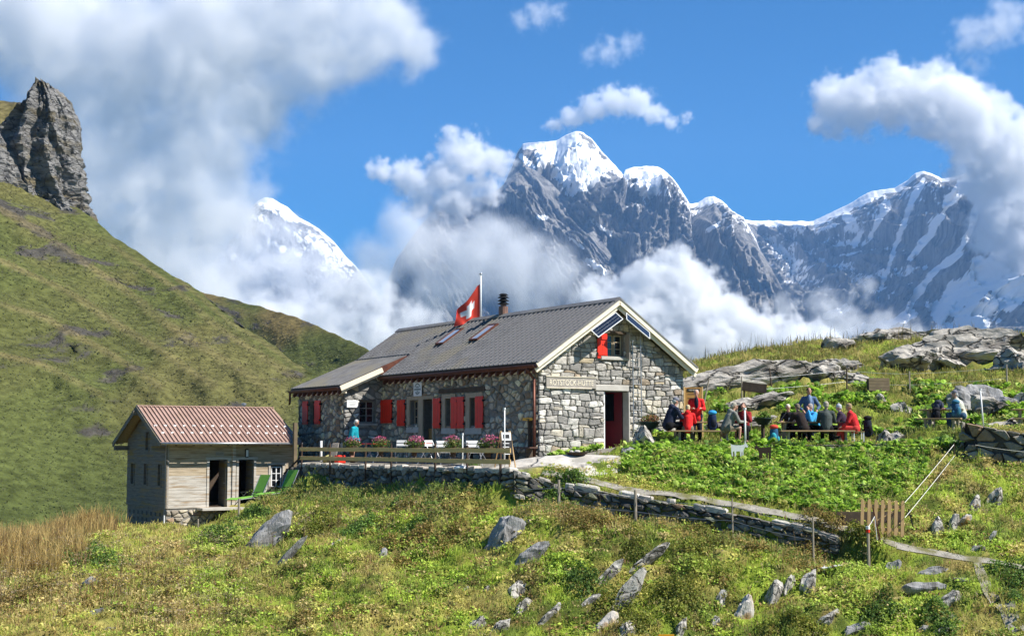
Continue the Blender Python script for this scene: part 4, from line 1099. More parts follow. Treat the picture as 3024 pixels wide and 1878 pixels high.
for a0, a1, b in ((8.5, 9.5, .68), (5.6, 6.66, .62), (3.7, 4.86, .60)): MB().prism([(a0, b - .22), (a1, b - .22), (a1, b), (a0, b)], fL, -.2, .07).build('window_sill', M_CONC, HUT)
dl = MB().prism([(7.44, -.28), (8.14, -.28), (8.14, .62), (7.44, .62)], fL, -.26, -.21).build('door', mat('ochre_door', (.36, .20, .06), (.28, .15, .05), rough=.6, scale=3, stretch=(6, 6, .7)), HUT)
MB().prism([(7.44, .62), (7.52, .62), (7.52, 1.74), (7.44, 1.74)], fL, -.26, -.21).build('door_frame', M_WOOD, dl)
MB().prism([(7.52, .64), (8.14, .64), (8.14, 1.74), (7.52, 1.74)], fL, -.5, -.48).build('door_dark_sheet', M_DARK, dl)  # near-black sheet painting the unlit room behind the open half
# red shutters
def shutter(a0, a1, b0, b1, fn, parent, hole=False):
    o = MB().prism([(a0, b0), (a1, b0), (a1, b1), (a0, b1)], fn, .07, .10).build('shutter', M_RED, parent)
    for b in (b0 + .16, b1 - .16): MB().prism([(a0 + .015, b - .05), (a1 - .015, b - .05), (a1 - .015, b + .05), (a0 + .015, b + .05)], fn, .10, .125).build('batten', M_RED, o)
    n = max(2, int((a1 - a0) / .17))
    g = MB()
    for i in range(1, n):
        a = a0 + (a1 - a0) * i / n; g.prism([(a - .004, b0 + .01), (a + .004, b0 + .01), (a + .004, b1 - .01), (a - .004, b1 - .01)], fn, .098, .1015)
    g.build('groove', M_DRED, o)
    for b in (b0 + .16, b1 - .16): MB().prism([(a0 - .03, b - .03), (a0 + .01, b - .03), (a0 + .01, b + .03), (a0 - .03, b + .03)], fn, .0, .128).build('hinge', M_BLACK, o)
    if hole: MB().prism([((a0 + a1) / 2 - .03, (b0 + b1) / 2 + .05), ((a0 + a1) / 2, (b0 + b1) / 2), ((a0 + a1) / 2 + .03, (b0 + b1) / 2 + .05), ((a0 + a1) / 2, (b0 + b1) / 2 + .075)], fn, .099, .1025).build('heart_hole', M_DRED, o)
    return o
shutter(9.60, 10.25, .74, 1.78, fL, HUT); shutter(6.72, 7.28, .62, 1.77, fL, HUT); shutter(5.42, 5.88, .60, 1.78, fL, HUT); shutter(4.93, 5.40, .60, 1.78, fL, HUT); shutter(3.54, 4.08, .60, 1.76, fL, HUT)
shutter(10.72, 11.70, .87, 1.82, fL, HUT)
shutter(15.08, 15.62, .85, 1.84, fA, HUT); shutter(13.84, 14.38, .85, 1.84, fA, HUT)
window_L(14.44, 15.03, .87, 1.81, fA, .15, HUT, M_DWOOD, 1, 2)
window_L(-1.0, -.32, .88, 1.78, fS, .15, HUT, M_GREYW, 2, 3)
MB().box((-.66, 11.72, .82), (.8, .16, .08)).build('window_sill', M_CONC, HUT)
# gable window with its open shutter
shutter(2.46, 2.88, 3.04, 3.92, fG, HUT, True)
gw = window_L(2.92, 3.27, 3.14, 3.90, fG, .12, HUT, M_WOOD, 1, 3, .045); window_L(3.29, 3.64, 3.14, 3.90, fG, .10, HUT, M_WOOD, 1, 3, .055)
MB().box((3.72, -.16, 3.48), (.035, .30, .86)).build('shutter', M_GREYW, HUT)
MB().box((3.86, -.03, 3.35), (.13, .10, 1.15)).build('downpipe_box', M_GREYW, HUT)
# gable door
_rz = Matrix.Rotation(R(118), 3, 'Z'); _hd = Vector((3.79, .26, .86)); _dd = _rz @ Vector((1, 0, 0)); _dn = _rz @ Vector((0, 1, 0))
gd = MB().box(_hd + _dd * .50, (1.0, .05, 2.02), _rz).build('door', M_DRED, HUT)           # leaf standing open inwards
MB().box(_hd + _dd * .60 + _dn * .025 + Vector((0, 0, .47)), (.56, .02, .98), _rz).build('door_pane', M_GLASS, gd)
MB().box(_hd + _dd * .93 + _dn * .05, (.03, .05, .14), _rz).build('handle', M_METAL, gd)
MB().box((2.82, .16, .86), (.05, .28, 2.02)).build('door_frame', M_WHITE, gd)
MB().box((3.815, .05, .85), (.045, .36, 2.03)).build('door_reveal', M_CONC, HUT)
MB().box((3.3, .0, -.19), (1.05, .6, .06)).build('door_step', M_CONC, HUT)
# annex: closed left window reveals, pipes etc.
MB().box((-.14, .32, -.25), (.14, .05, 2.2)).build('post', M_DWOOD, HUT)

# things fixed on or leaning against the hut
def hut_thing(name, label, cat, loc=(0, 0, 0), group=None):
    p = hw(loc[0], loc[1], loc[2])
    return empty(name, p, YAW, label, cat, group)
sg = hut_thing('name_board', 'weathered wooden name board with pale lettering on the gable', 'sign', (1.32, -.1, 2.15))
MB().box((0, 0, 0), (2.10, .04, .37)).build('board', M_GREYW, sg)
mb = MB(); mb.box((0, -.015, .195), (2.12, .06, .022)); mb.build('edge_strip', M_CREAM, sg)
mb = MB(); mb.box((-.1, -.015, -.195), (1.9, .06, .022)); mb.build('edge_strip', M_CREAM, sg)
lettering('ROTSTOCK-HÜTTE', .27, M_CREAM, sg, (0, -.026, -.02), (R(90), 0, 0), width=1.85)
ld = hut_thing('ladder', 'grey metal ladder standing upright against the stone gable', 'ladder', (4.16, -.16, .1))
for x in (-.18, .18): MB().cyl((x, 0, .35 if x < 0 else .35), (x, .04, 3.62 if x < 0 else 3.92), .02, .02, 8).build('rail', M_METAL, ld)
for k in range(11): MB().cyl((-.18, .004 * k, .5 + k * .31), (.18, .004 * k, .5 + k * .31), .014, .014, 6).build('rung', M_METAL, ld)
M_CELL = mat('solar_cell', (.02, .03, .055), (.012, .02, .04), rough=.15, spec=.7)
def solar(label, a, b, side):
    a, b = Vector(a), Vector(b)
    p = hut_thing('solar_panel', label, 'solar panel', tuple((a + b) / 2), 'solar panels under the gable peak')
    d = (b - a); L = d.length; d.normalize()
    down = Vector((-d.z, 0, d.x)) * (-1 if side > 0 else 1)
    if down.z > 0: down = -down
    s2 = (down * .8 + Vector((0, -1, 0)) * .6).normalized(); n = d.cross(s2).normalized()
    if n.z < 0 : n = -n
    m3 = Matrix((d, s2, n)).transposed()
    c = s2 * .19
    fr = MB()
    for k in (-1, 1): fr.box(c + s2 * (k * .18), (L, .025, .035), m3); fr.box(c + d * (k * (L / 2 - .012)), (.025, .36, .034), m3)
    fr.build('frame', M_WHITE, p)
    for i in range(9):
        for j in range(3):
            MB().box(c + d * ((i - 4) * (L - .06) / 9) + s2 * ((j - 1) * .108) + n * .004, ((L - .06) / 9 * .93, .10, .012), m3).build('cell', M_CELL, p)
    MB().box(c - n * .012, (L - .03, .34, .008), m3).build('back_sheet', M_WHITE, p)
    MB().cyl(c - n * .03, c + Vector((0, .35, .1)), .018, .018, 6).build('bracket', M_METAL, p)
solar('framed solar panel below the left gable rake above the red shutter', (1.88, -.5, 3.97), (2.96, -.5, 4.66), 1)
solar('framed solar panel below the right gable rake above the ladder', (3.42, -.5, 4.66), (4.46, -.5, 4.0), -1)
sb = hut_thing('hut_emblem_sign', 'white enamel emblem plate above the front door', 'sign', (-.09, 8.52, 2.17))
MB().box((0, 0, 0), (.02, .66, .55)).build('plate', M_WHITE, sb)
mb = MB()
mgrey = mat('faded_grey_print', (.26, .30, .28), (.22, .25, .24), rough=.7)
for (r0, r1, a0, a1) in ((.21, .28, R(20), R(160)), (.18, .26, R(215), R(325))):
    for k in range(10):
        b0, b1 = a0 + (a1 - a0) * k / 10, a0 + (a1 - a0) * (k + 1) / 10
        mb.add([(-.0125, -r * math.cos(t) * .9, r * math.sin(t) * .85) for r, t in ((r0, b0), (r0, b1), (r1, b1), (r1, b0))], [(0, 1, 2, 3)])
mb.box((-.011, 0, .08), (.004, .22, .06)); mb.box((-.011, 0, -.01), (.004, .52, .075)); mb.box((-.011, 0, -.1), (.004, .14, .05))
mb.build('emblem_print', mgrey, sb)
ns = hut_thing('notice_board', 'small white notice board on the sunlit annex wall', 'sign', (-1.40, 11.66, 1.65))
MB().box((0, 0, 0), (.50, .03, .30)).build('plate', M_WHITE, ns)
mb = MB()
for k in range(3): mb.box((0, -.017, .06 - k * .06), (.34 - .06 * k, .004, .012))
mb.build('printed_lines', mgrey, ns)
ys_ = hut_thing('trail_sign', 'small yellow trail arrow on the hut corner by the downpipe', 'sign', (-.16, .42, .87))
mb = MB(); mb.prism([(.3, -.05), (-.26, -.05), (-.36, 0), (-.26, .05), (.3, .05)], lambda a, b, d: (-d, a, b), 0, .015); mb.build('plate', M_YEL, ys_)
MB().box((-.017, -.02, .0), (.004, .25, .02)).build('printed_line', M_BLACK, ys_)
# flag
fg = hut_thing('flag', 'red flag with a white cross on a white pole above the ridge', 'flag', (3.45, 9.6, 4.9))
MB().cyl((0, 0, 0), (0, 0, 2.15), .035, .028, 10).build('pole', M_WHITE, fg, smooth=True)
MB().lathe((0, 0, 2.13), [(0, 0), (.06, .01), (.07, .04), (.03, .08), (0, .09)], 10).build('finial', M_METAL, fg, smooth=True)
nu, nv = 26, 26
V = []; C = []
for i in range(nu):
    for j in range(nv):
        u, v = i / (nu - 1), j / (nv - 1)      # u away from the pole, v up
        wv = .12 * math.sin(u * 7 + v * 2.2) * u + .06 * math.sin(u * 13 - v * 4) * u
        droop = u ** 1.15 * (.30 + .78 * v)
        V.append((-(.04 + u * 1.0 * (1 - .12 * v)) * math.cos(YAW) - wv * .4, (.04 + u * 1.0) * math.sin(YAW) + wv, .28 + v * 1.45 - droop * 1.12 + .03 * math.sin(u * 9)))
        cr = (abs(u - .5) < .10 and abs(v - .5) < .30) or (abs(v - .5) < .10 and abs(u - .5) < .30)
        C.append((.85, .84, .82) if cr else (.72, .06, .035))
me = np_mesh('cloth', np.array(V), grid_faces(nu, nv), mat('flag_cloth', (1, 1, 1), (.92, .92, .92), rough=.8, tone='col', scale=3))
b_ = me.materials[0].node_tree.nodes['Principled BSDF']
setcol(me, np.array(C)); link(bpy.data.objects.new('cloth', me), fg)

# ------------------------------------------------------------------ wooden outhouse (front wall parallel to the hut gable)
OUT = empty('wooden_outhouse', (OC.x, OC.y, OZ), YAW, 'weathered timber outhouse with a red ribbed metal roof', 'outhouse')
OUT.scale = (.95, .95, .95)
FW, GW, WH = 5.62, 5.2, 2.62          # front length, depth, wall height
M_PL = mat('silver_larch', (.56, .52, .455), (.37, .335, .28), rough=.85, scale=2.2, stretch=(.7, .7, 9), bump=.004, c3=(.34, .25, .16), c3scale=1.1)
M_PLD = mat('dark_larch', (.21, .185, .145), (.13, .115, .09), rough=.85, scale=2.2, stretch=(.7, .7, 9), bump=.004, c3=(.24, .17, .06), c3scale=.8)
fF = lambda a, b, d: (a, -d, b)                # front: a along x
fE = lambda a, b, d: (-d, a, b)                # gable end: a along y (away)
hF = [(1.82, 2.62, .0, 1.98), (3.12, 3.80, .0, 1.98), (4.55, 5.12, .75, 1.72)]
hE = [(4.2, 4.6, .95, 1.75), (2.45, 2.83, .95, 1.75), (.65, 1.0, .95, 1.75), (2.3, 2.68, 2.4, 3.05)]
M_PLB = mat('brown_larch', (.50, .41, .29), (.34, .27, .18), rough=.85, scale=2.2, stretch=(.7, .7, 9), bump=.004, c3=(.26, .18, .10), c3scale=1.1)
def boards(outline, holes, fn, ph, parent, m, th=.03, m2=None, z2=9):
    b1 = max(p[1] for p in outline); n = int(math.ceil(b1 / ph)); r = random.Random(2)
    for i in range(n):
        z0, z1 = i * ph, min((i + 1) * ph - .006, b1)
        row = clip_convex([(-9, z0), (20, z0), (20, z1), (-9, z1)], outline)
        if len(row) < 3: continue
        segs = [row]
        for h in holes:
            if z1 <= h[2] or z0 >= h[3]: continue
            ns_ = []
            for s_ in segs:
                for c in (clip(s_, 1, 0, h[0]), clip(s_, -1, 0, -h[1])):
                    if len(c) > 2 and area(c) > .004: ns_.append(c)
            segs = ns_
        for s_ in segs:
            d = r.uniform(0, .012)
            MB().prism(s_, fn, -.02, th * .6 + d).build('plank', m2 if m2 and z0 > z2 else m, parent)
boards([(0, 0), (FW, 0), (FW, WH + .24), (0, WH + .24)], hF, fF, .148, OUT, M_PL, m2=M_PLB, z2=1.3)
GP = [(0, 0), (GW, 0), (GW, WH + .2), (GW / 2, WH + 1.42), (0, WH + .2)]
boards(GP, hE, fE, .15, OUT, M_PLD)
wall_body([(0, 0), (FW, 0), (FW, WH + .24), (0, WH + .24)], hF, fF, -.12, -.025).build('wall_core', M_DWOOD, OUT)
wall_body(GP, hE, fE, -.12, -.025).build('wall_core', M_DWOOD, OUT)
mb = MB(); mb.box((FW / 2, GW - .06, WH / 2), (FW, .1, WH)); mb.box((FW - .05, GW / 2, WH / 2), (.1, GW - .3, WH)); mb.build('wall_core', M_DWOOD, OUT)
MB().box((FW / 2, GW / 2, .02), (FW - .3, GW - .3, .06)).build('floor', M_DWOOD, OUT)
for x in (.0, 2.9, FW): MB().box((x, -.04, WH / 2), (.14, .07, WH)).build('corner_post', M_PL if x else M_GREYW, OUT)
MB().box((-.03, -.05, WH / 2), (.05, .12, WH - .01)).build('corner_post', M_PLD, OUT)
for h in hF[:2]:
    f = MB()
    f.prism([(h[0] - .10, h[2]), (h[0], h[2]), (h[0], h[3]), (h[0] - .10, h[3])], fF, -.1, .05); f.prism([(h[1], h[2]), (h[1] + .10, h[2]), (h[1] + .10, h[3]), (h[1], h[3])], fF, -.1, .05)
    f.prism([(h[0] - .16, h[3]), (h[1] + .16, h[3]), (h[1] + .16, h[3] + .11), (h[0] - .16, h[3] + .11)], fF, -.1, .056)
    f.build('door_frame', M_PL, OUT)
o = MB().box((2.58, .42, .98), (.05, .80, 1.92)).build('door', M_PLD, OUT)
MB().box((2.54, .1, 1.0), (.03, .1, .03)).build('handle', M_METAL, o)
o = MB().box((3.78, .40, .98), (.05, .72, 1.92)).build('door', M_PLD, OUT)
MB().box((3.74, .1, 1.0), (.03, .1, .03)).build('handle', M_METAL, o)
ow = window_L(4.6, 5.07, .8, 1.68, fF, -.0, OUT, M_WHITE, 2, 3, .045)
f = MB()
for a0, a1, b0, b1 in ((4.47, 4.56, .7, 1.76), (5.11, 5.2, .7, 1.76), (4.4, 5.27, 1.74, 1.83)): f.prism([(a0, b0), (a1, b0), (a1, b1), (a0, b1)], fF, -.05, .06)
f.build('window_frame', M_PL, OUT)
MB().box((4.83, -.09, .70), (.8, .16, .05)).build('window_sill', M_PL, OUT)
for h in hE:
    f = MB()
    for a in (h[0] - .03, h[1] + .03): f.prism([(a - .04, h[2] - .05), (a + .04, h[2] - .05), (a + .04, h[3] + .05), (a - .04, h[3] + .05)], fE, -.1, .05)
    f.prism([(h[0] - .1, h[2] - .1), (h[1] + .1, h[2] - .1), (h[1] + .1, h[2] - .03), (h[0] - .1, h[2] - .03)], fE, -.1, .06)
    o = f.build('window_frame', M_PLD, OUT)
    MB().prism([(h[0], h[2]), (h[1], h[2]), (h[1], h[3]), (h[0], h[3])], fE, -.09, -.08).build('pane', M_GLASS, o)
wl = MB().box((3.45, -.09, 2.25), (.17, .07, .36)).build('wall_lamp', M_BLACK, OUT, bevel=.03)
MB().box((3.45, -.13, 2.25), (.10, .03, .28)).build('lamp_glass', M_WHITE, wl)
sgn = MB().box((2.25, -.07, 2.22), (.34, .02, .15)).build('door_sign', M_GREYW, OUT)
mb = MB()
for k in range(5): mb.box((2.14 + k * .055, -.082, 2.235), (.03, .004, .035))
mb.build('faded_print', M_PLD, sgn)
# roof of ribbed red sheets
M_RROOF = mat('red_sheet', (.43, .285, .225), (.33, .215, .165), rough=.5, metal=.1, scale=1.6, spec=.35, c3=(.36, .25, .17), c3scale=.5)
OVX, OVF = .48, .62
RZ0, RZ1 = WH + .09, WH + 1.62       # eave and ridge heights (top of sheet)
SLF = (RZ1 - RZ0) / (GW / 2 + OVF)
NP_ = 34
for side in (0, 1):
    Yf = (lambda y: y) if side == 0 else (lambda y: GW - y)
    for i in range(NP_ if side == 0 else 1):
        n_ = NP_ if side == 0 else 1
        x0, x1 = -OVX + (FW + OVX + .12) * i / n_, -OVX + (FW + OVX + .12) * (i + 1) / n_
        a, b = Vector(((x0 + x1) / 2, Yf(-OVF), RZ0)), Vector(((x0 + x1) / 2, Yf(GW / 2), RZ1))
        mb = MB(); mb.beam(a, b, x1 - x0 - .002, .02)
        if side == 0:
            e = Vector((x0 - (x0 + x1) / 2 + .03, 0, .04)); mb.beam(a + e, b + e, .04, .06)
        mb.build('roof_sheet', M_RROOF, OUT)
MB().box(((FW + .12 - OVX) / 2, GW / 2, RZ1 + .03), (FW + OVX + .13, .22, .05)).build('ridge_cap', M_RROOF, OUT)
nl = Vector((0, -SLF, 1)).normalized()
for row, yy in ((0, .75), (1, .12)):
    for i in range(15):
        x = -OVX + (FW + OVX + .12) * (i + .5 + .25 * row) / 15; y = yy; z = RZ0 + (y + OVF) * SLF
        MB().box(Vector((x, y, z)) + nl * .05, (.13, .04, .07)).build('snow_guard', M_WHITE, OUT)
mb = MB(); mb.cyl((-OVX, -OVF - .05, RZ0 - .05), (FW + .12, -OVF - .05, RZ0 - .05), .055, .055, 8); mb.build('gutter', M_METAL, OUT, smooth=True)
for i in range(8):
    x = .2 + i * (FW - .4) / 7
    MB().beam((x, -OVF + .05, RZ0 - .10), (x, .1, RZ0 - .10 + (OVF + .05) * SLF), .09, .11).build('rafter', M_DWOOD, OUT)
for yv, lab in ((-1, 0), (1, 1)):
    Yf = (lambda y: y) if yv < 0 else (lambda y: GW - y)
    MB().beam((-OVX - .02, Yf(-OVF), RZ0 - .10), (-OVX - .02, Yf(GW / 2), RZ1 - .10), .05, .20).build('barge_board', M_PLD, OUT)
    MB().beam((-OVX / 2, Yf(-OVF + .05), RZ0 - .05), (-OVX / 2, Yf(GW / 2), RZ1 - .05), OVX - .1, .02).build('soffit_board', M_WOOD, OUT)
MB().box((-.3, GW / 2, RZ1 - .28), (.7, .16, .2)).build('purlin', M_PLD, OUT); MB().box((-.3, GW - .1, WH - .15), (.7, .16, .2)).build('purlin', M_PLD, OUT); MB().box((-.3, .1, WH - .15), (.7, .14, .18)).build('purlin', M_PLD, OUT)
mb = MB().lathe((4.6, 3.2, RZ1 - .5), [(.06, 0), (.06, .62), (.11, .64), (.11, .72), (0, .74)], 10); mb.build('vent_pipe', M_METAL, OUT)
# plinth: board skirt with painted-on dark holes under the gable end, rubble under the front
for i in range(9):
    y0 = i * GW / 9
    o = MB().prism([(y0 + .01, -1.7), (y0 + GW / 9 - .01, -1.7), (y0 + GW / 9 - .01, .012), (y0 + .01, .012)], fE, -.06, -.022).build('skirt_board', M_PLD, OUT)
    for b in (-.35, -.62, -.88):
        mb = MB()
        if rnd.random() < .8: mb.prism([(y0 + .12, b), (y0 + .3, b + rnd.uniform(-.03, .03)), (y0 + .3, b + .16), (y0 + .12, b + .14)], fE, -.03, -.012)
        if mb.v: mb.build('dark_hole_patch', M_BLACK, o)  # black patch laid on the board for a dark hole, nothing is cut
MB().box((FW / 2, .15, -.8), (FW, .3, 1.56)).build('plinth', M_MORTAR, OUT)
lay_stones(OUT, rubble([(0, -1.5), (FW, -1.5), (FW, -.06), (0, -.06)], [], .32, .2, 41, jit=.4), fF, .05, 42, PAL_L, limit=60)
MB().box((2.6, -.35, -.04), (2.6, .75, .1)).build('door_step', M_CONC, OUT)
# ------------------------------------------------------------------ dry stone walls
PAL_W = [((.20, .19, .17), 6), ((.27, .25, .22), 4), ((.13, .125, .115), 4), ((.36, .34, .29), 2), ((.26, .18, .12), 1), ((.18, .19, .13), 2)]
def dry_wall(name, label, top, height, da, db, depth, seed, pal=PAL_W, thick=.45, limit=300, cap=None):
    "top: polyline of the outer top edge; height: wall height at each point; faces the side to the right of travel"
    seg = [0.0]
    for a, b in zip(top[:-1], top[1:]): seg.append(seg[-1] + (Vector((b.x - a.x, b.y - a.y, 0))).length)
    tot = seg[-1]
    def at(s_):
        s_ = min(max(s_, 0), tot)
        for k in range(len(top) - 1):
            if s_ <= seg[k + 1] or k == len(top) - 2:
                t = (s_ - seg[k]) / max(1e-6, seg[k + 1] - seg[k]); p = top[k].lerp(top[k + 1], t); h = height[k] + (height[k + 1] - height[k]) * t
                d = top[k + 1] - top[k]; d.z = 0; d.normalize()
                return p, h, Vector((d.y, -d.x, 0))
    base = top[0].copy()
    root = empty(name, base, 0, label, 'wall')
    Hm = max(height)
    def fn(a, b, d):      # b: 0 at bottom, 1 at top (scaled)
        p, h, n = at(a)
        q = p + Vector((0, 0, -h + b * h / Hm)) + n * (d + .06 * (1 - b / Hm)) - base
        return tuple(q)
    polys = rubble([(0, 0), (tot, 0), (tot, Hm), (0, Hm)], [], da, db, seed, jit=.5, var=.6, gap=.012)
    lay_stones(root, polys, fn, depth, seed + 1, pal, limit)
    mb = MB(); k = max(2, int(tot / .5))
    for i in range(k):
        a0, a1 = tot * i / k, tot * (i + 1) / k
        vs = [fn(a, b, d) for a in (a0, a1) for d in (-.02, -thick) for b in (-.3, Hm - .04)]
        mb.add(vs, [(0, 1, 3, 2), (4, 6, 7, 5), (0, 4, 5, 1), (2, 3, 7, 6), (1, 5, 7, 3), (0, 2, 6, 4)])
    mb.build('core', mat('wall_core_' + name, (.09, .085, .075), (.06, .055, .05), rough=.95, scale=4), root)
    if cap:
        r = random.Random(seed + 5); s_ = 0.0
        while s_ < tot - .2:
            w = r.uniform(*cap); w = min(w, tot - s_)
            if r.random() < .25: s_ += w * .7; continue
            p = [(s_ + .01, -.02), (s_ + w * .5, -.06), (s_ + w - .01, -.02), (s_ + w - .01, .30), (s_ + w * .5, .36), (s_ + .01, .3)]
            def fc(a, b, d):
                pp, h, n = at(a)
                return tuple(pp + Vector((0, 0, d)) - n * (b - .05) - base)
            vs, fs = stone_mesh(ccw(p), fc, r.uniform(.05, .10), r, base=-.08)
            o = MB().add(vs, fs).build('cap_stone', M_STONE, root); setcol(o.data, pick(r, [((.52, .50, .45), 3), ((.40, .37, .33), 2), ((.60, .57, .50), 1)]))
            s_ += w
    return root
def line_wall(pts): return [Vector(p) for p in pts]
tw_pts = [hw(-3.8, t, -.80) for t in (11.4, 8, 4, 0, -2.5, -4.5)]
dry_wall('terrace_wall', 'long grey dry stone terrace wall below the wooden rail fence', tw_pts, [1.35, 1.25, 1.25, 1.2, 1.0, .8], .40, .27, .10, 51, cap=(.35, .7))
pw = PWALL
dry_wall('path_wall', 'low crumbling stone edge wall running down beside the gravel path', pw, [.8, .72, .66, .62, .58, .55, .4], .42, .22, .12, 61, cap=(.2, .9))
rw = [Vector((15.3, 47.0, .46)), px(2840, 1243, 46.3), px(2930, 1262, 45.8), px(3030, 1278, 45.4), px(3200, 1300, 44.9)]
dry_wall('bastion_wall', 'tall dark dry stone retaining wall at the right picture edge', rw, [1.2, 1.45, 1.45, 1.5, 1.4], .46, .28, .12, 71, pal=[((.27, .25, .21), 6), ((.36, .33, .28), 4), ((.18, .165, .14), 3), ((.36, .26, .17), 2)])
lw = [hw(-1.9, 16.6, -1.0), hw(-2.6, 14.4, -1.0), hw(-3.8, 12.6, -.95), hw(-3.85, 11.4, -.85)]
dry_wall('corner_wall', 'short rubble wall between the annex corner and the terrace', lw, [.9, 1.1, 1.3, 1.3], .34, .24, .10, 81)
mw = [px(1850, 1330, 48.25), px(1960, 1326, 47.95), px(2200, 1324, 47.9), px(2500, 1320, 47.7), px(2700, 1316, 47.5), Vector((15.3, 47.1, .2))]
mw = [Vector((p.x, p.y, z)) for p, z in zip(mw, (-.1, -.03, -.02, 0, .06, .2))]
dry_wall('seating_wall', 'low mossy stone edge under the picnic benches', mw, [.45, .42, .42, .45, .55, .9], .40, .2, .09, 91, pal=[((.20, .20, .16), 4), ((.28, .27, .22), 2), ((.14, .15, .08), 3)])

# ------------------------------------------------------------------ boulders and bedrock
M_ROCK = mat('limestone', (.60, .565, .50), (.27, .25, .22), rough=.92, scale=3.2, detail=12, bump=.07, bscale=5, c3=(.13, .12, .10), c3scale=1.7, ramp=(.30, .66), stretch=(1, 2.2, 1), vor=1.6)
M_ROCKBIG = mat('knoll_limestone', (.55, .51, .44), (.24, .22, .19), rough=.92, scale=1.1, detail=14, bump=.16, bscale=1.6, c3=(.12, .105, .085), c3scale=.5, ramp=(.30, .66), stretch=(1, 1.6, 2.0), vor=.5)
M_ROCKG = mat('grey_slate_rock', (.33, .325, .315), (.20, .195, .19), rough=.9, scale=2.6, bump=.03, bscale=8, c3=(.12, .115, .105), c3scale=1.5, stretch=(3.5, .8, 1))
M_ROCKO = mat('lichen_rock', (.52, .49, .44), (.33, .30, .26), rough=.92, scale=2.8, bump=.03, bscale=7, c3=(.36, .20, .05), c3scale=1.6)
def rock(name, c, r, seed, m, rot=(0, 0, 0), sub=3, rough=.28, flat=.0, label=None, cat='rock', group=None, ang=.55):
    bm = bmesh.new()
    bmesh.ops.create_icosphere(bm, subdivisions=sub, radius=1)
    rr = random.Random(seed)
    cuts = []
    for _ in range(14):      # flat broken faces
        n = Vector((rr.uniform(-1, 1), rr.uniform(-1, 1), rr.uniform(-.6, 1))).normalized(); cuts.append((n, rr.uniform(ang, .95)))
    co = np.array([v.co for v in bm.verts])
    for n, d in cuts:
        n = np.array(n); k = co @ n - d
        co -= np.where(k > 0, k, 0)[:, None] * n
    nn = co / np.linalg.norm(co, axis=1)[:, None]
    d = rough * (fbm(co[:, 0] * 1.6 + seed, co[:, 1] * 1.6 + co[:, 2] * 1.1, 4, seed % 50) * .6 + .25 * (ridged(co[:, 0] * 2.2 + co[:, 2] * .5, co[:, 1] * .9 + seed, 3, seed % 40) - .9))
    co = co + nn * d[:, None]
    co[:, 2] += rough * .35 * np.round(3 * fbm(co[:, 0] * .8 + seed, co[:, 1] * .8, 2, seed % 30)) / 3
    co = co + nn * (rough * .16 * fbm(co[:, 0] * 5 + seed, co[:, 1] * 5 + co[:, 2] * 4, 3, seed % 20))[:, None]
    M3 = Matrix.Rotation(rot[2], 3, 'Z') @ Matrix.Rotation(rot[1], 3, 'Y') @ Matrix.Rotation(rot[0], 3, 'X')
    co = (co * np.array(r)) @ np.array(M3).T
    for v, p in zip(bm.verts, co): v.co = p
    me = bpy.data.meshes.new(name); bm.to_mesh(me); bm.free()
    me.materials.append(m)
    me.polygons.foreach_set('use_smooth', [False] * len(me.polygons))
    o = bpy.data.objects.new(name, me); o.location = c
    link(o); tag(o, label, cat, group)
    return o
def slab_rock(us, vs, length, width, ang, seed, m, label, thick=.3, tilt=35, lift=.0, name='boulder'):
    "elongated slab lying on the slope, long axis at `ang` degrees in the picture plane"
    p = on_ground(us, vs)
    a = R(ang)
    return rock(name, p + Vector((0, 0, lift)), (length / 2, thick, width / 2), seed, m, rot=(R(-tilt), -a, 0), label=label, sub=4 if length > 1.4 else 3)
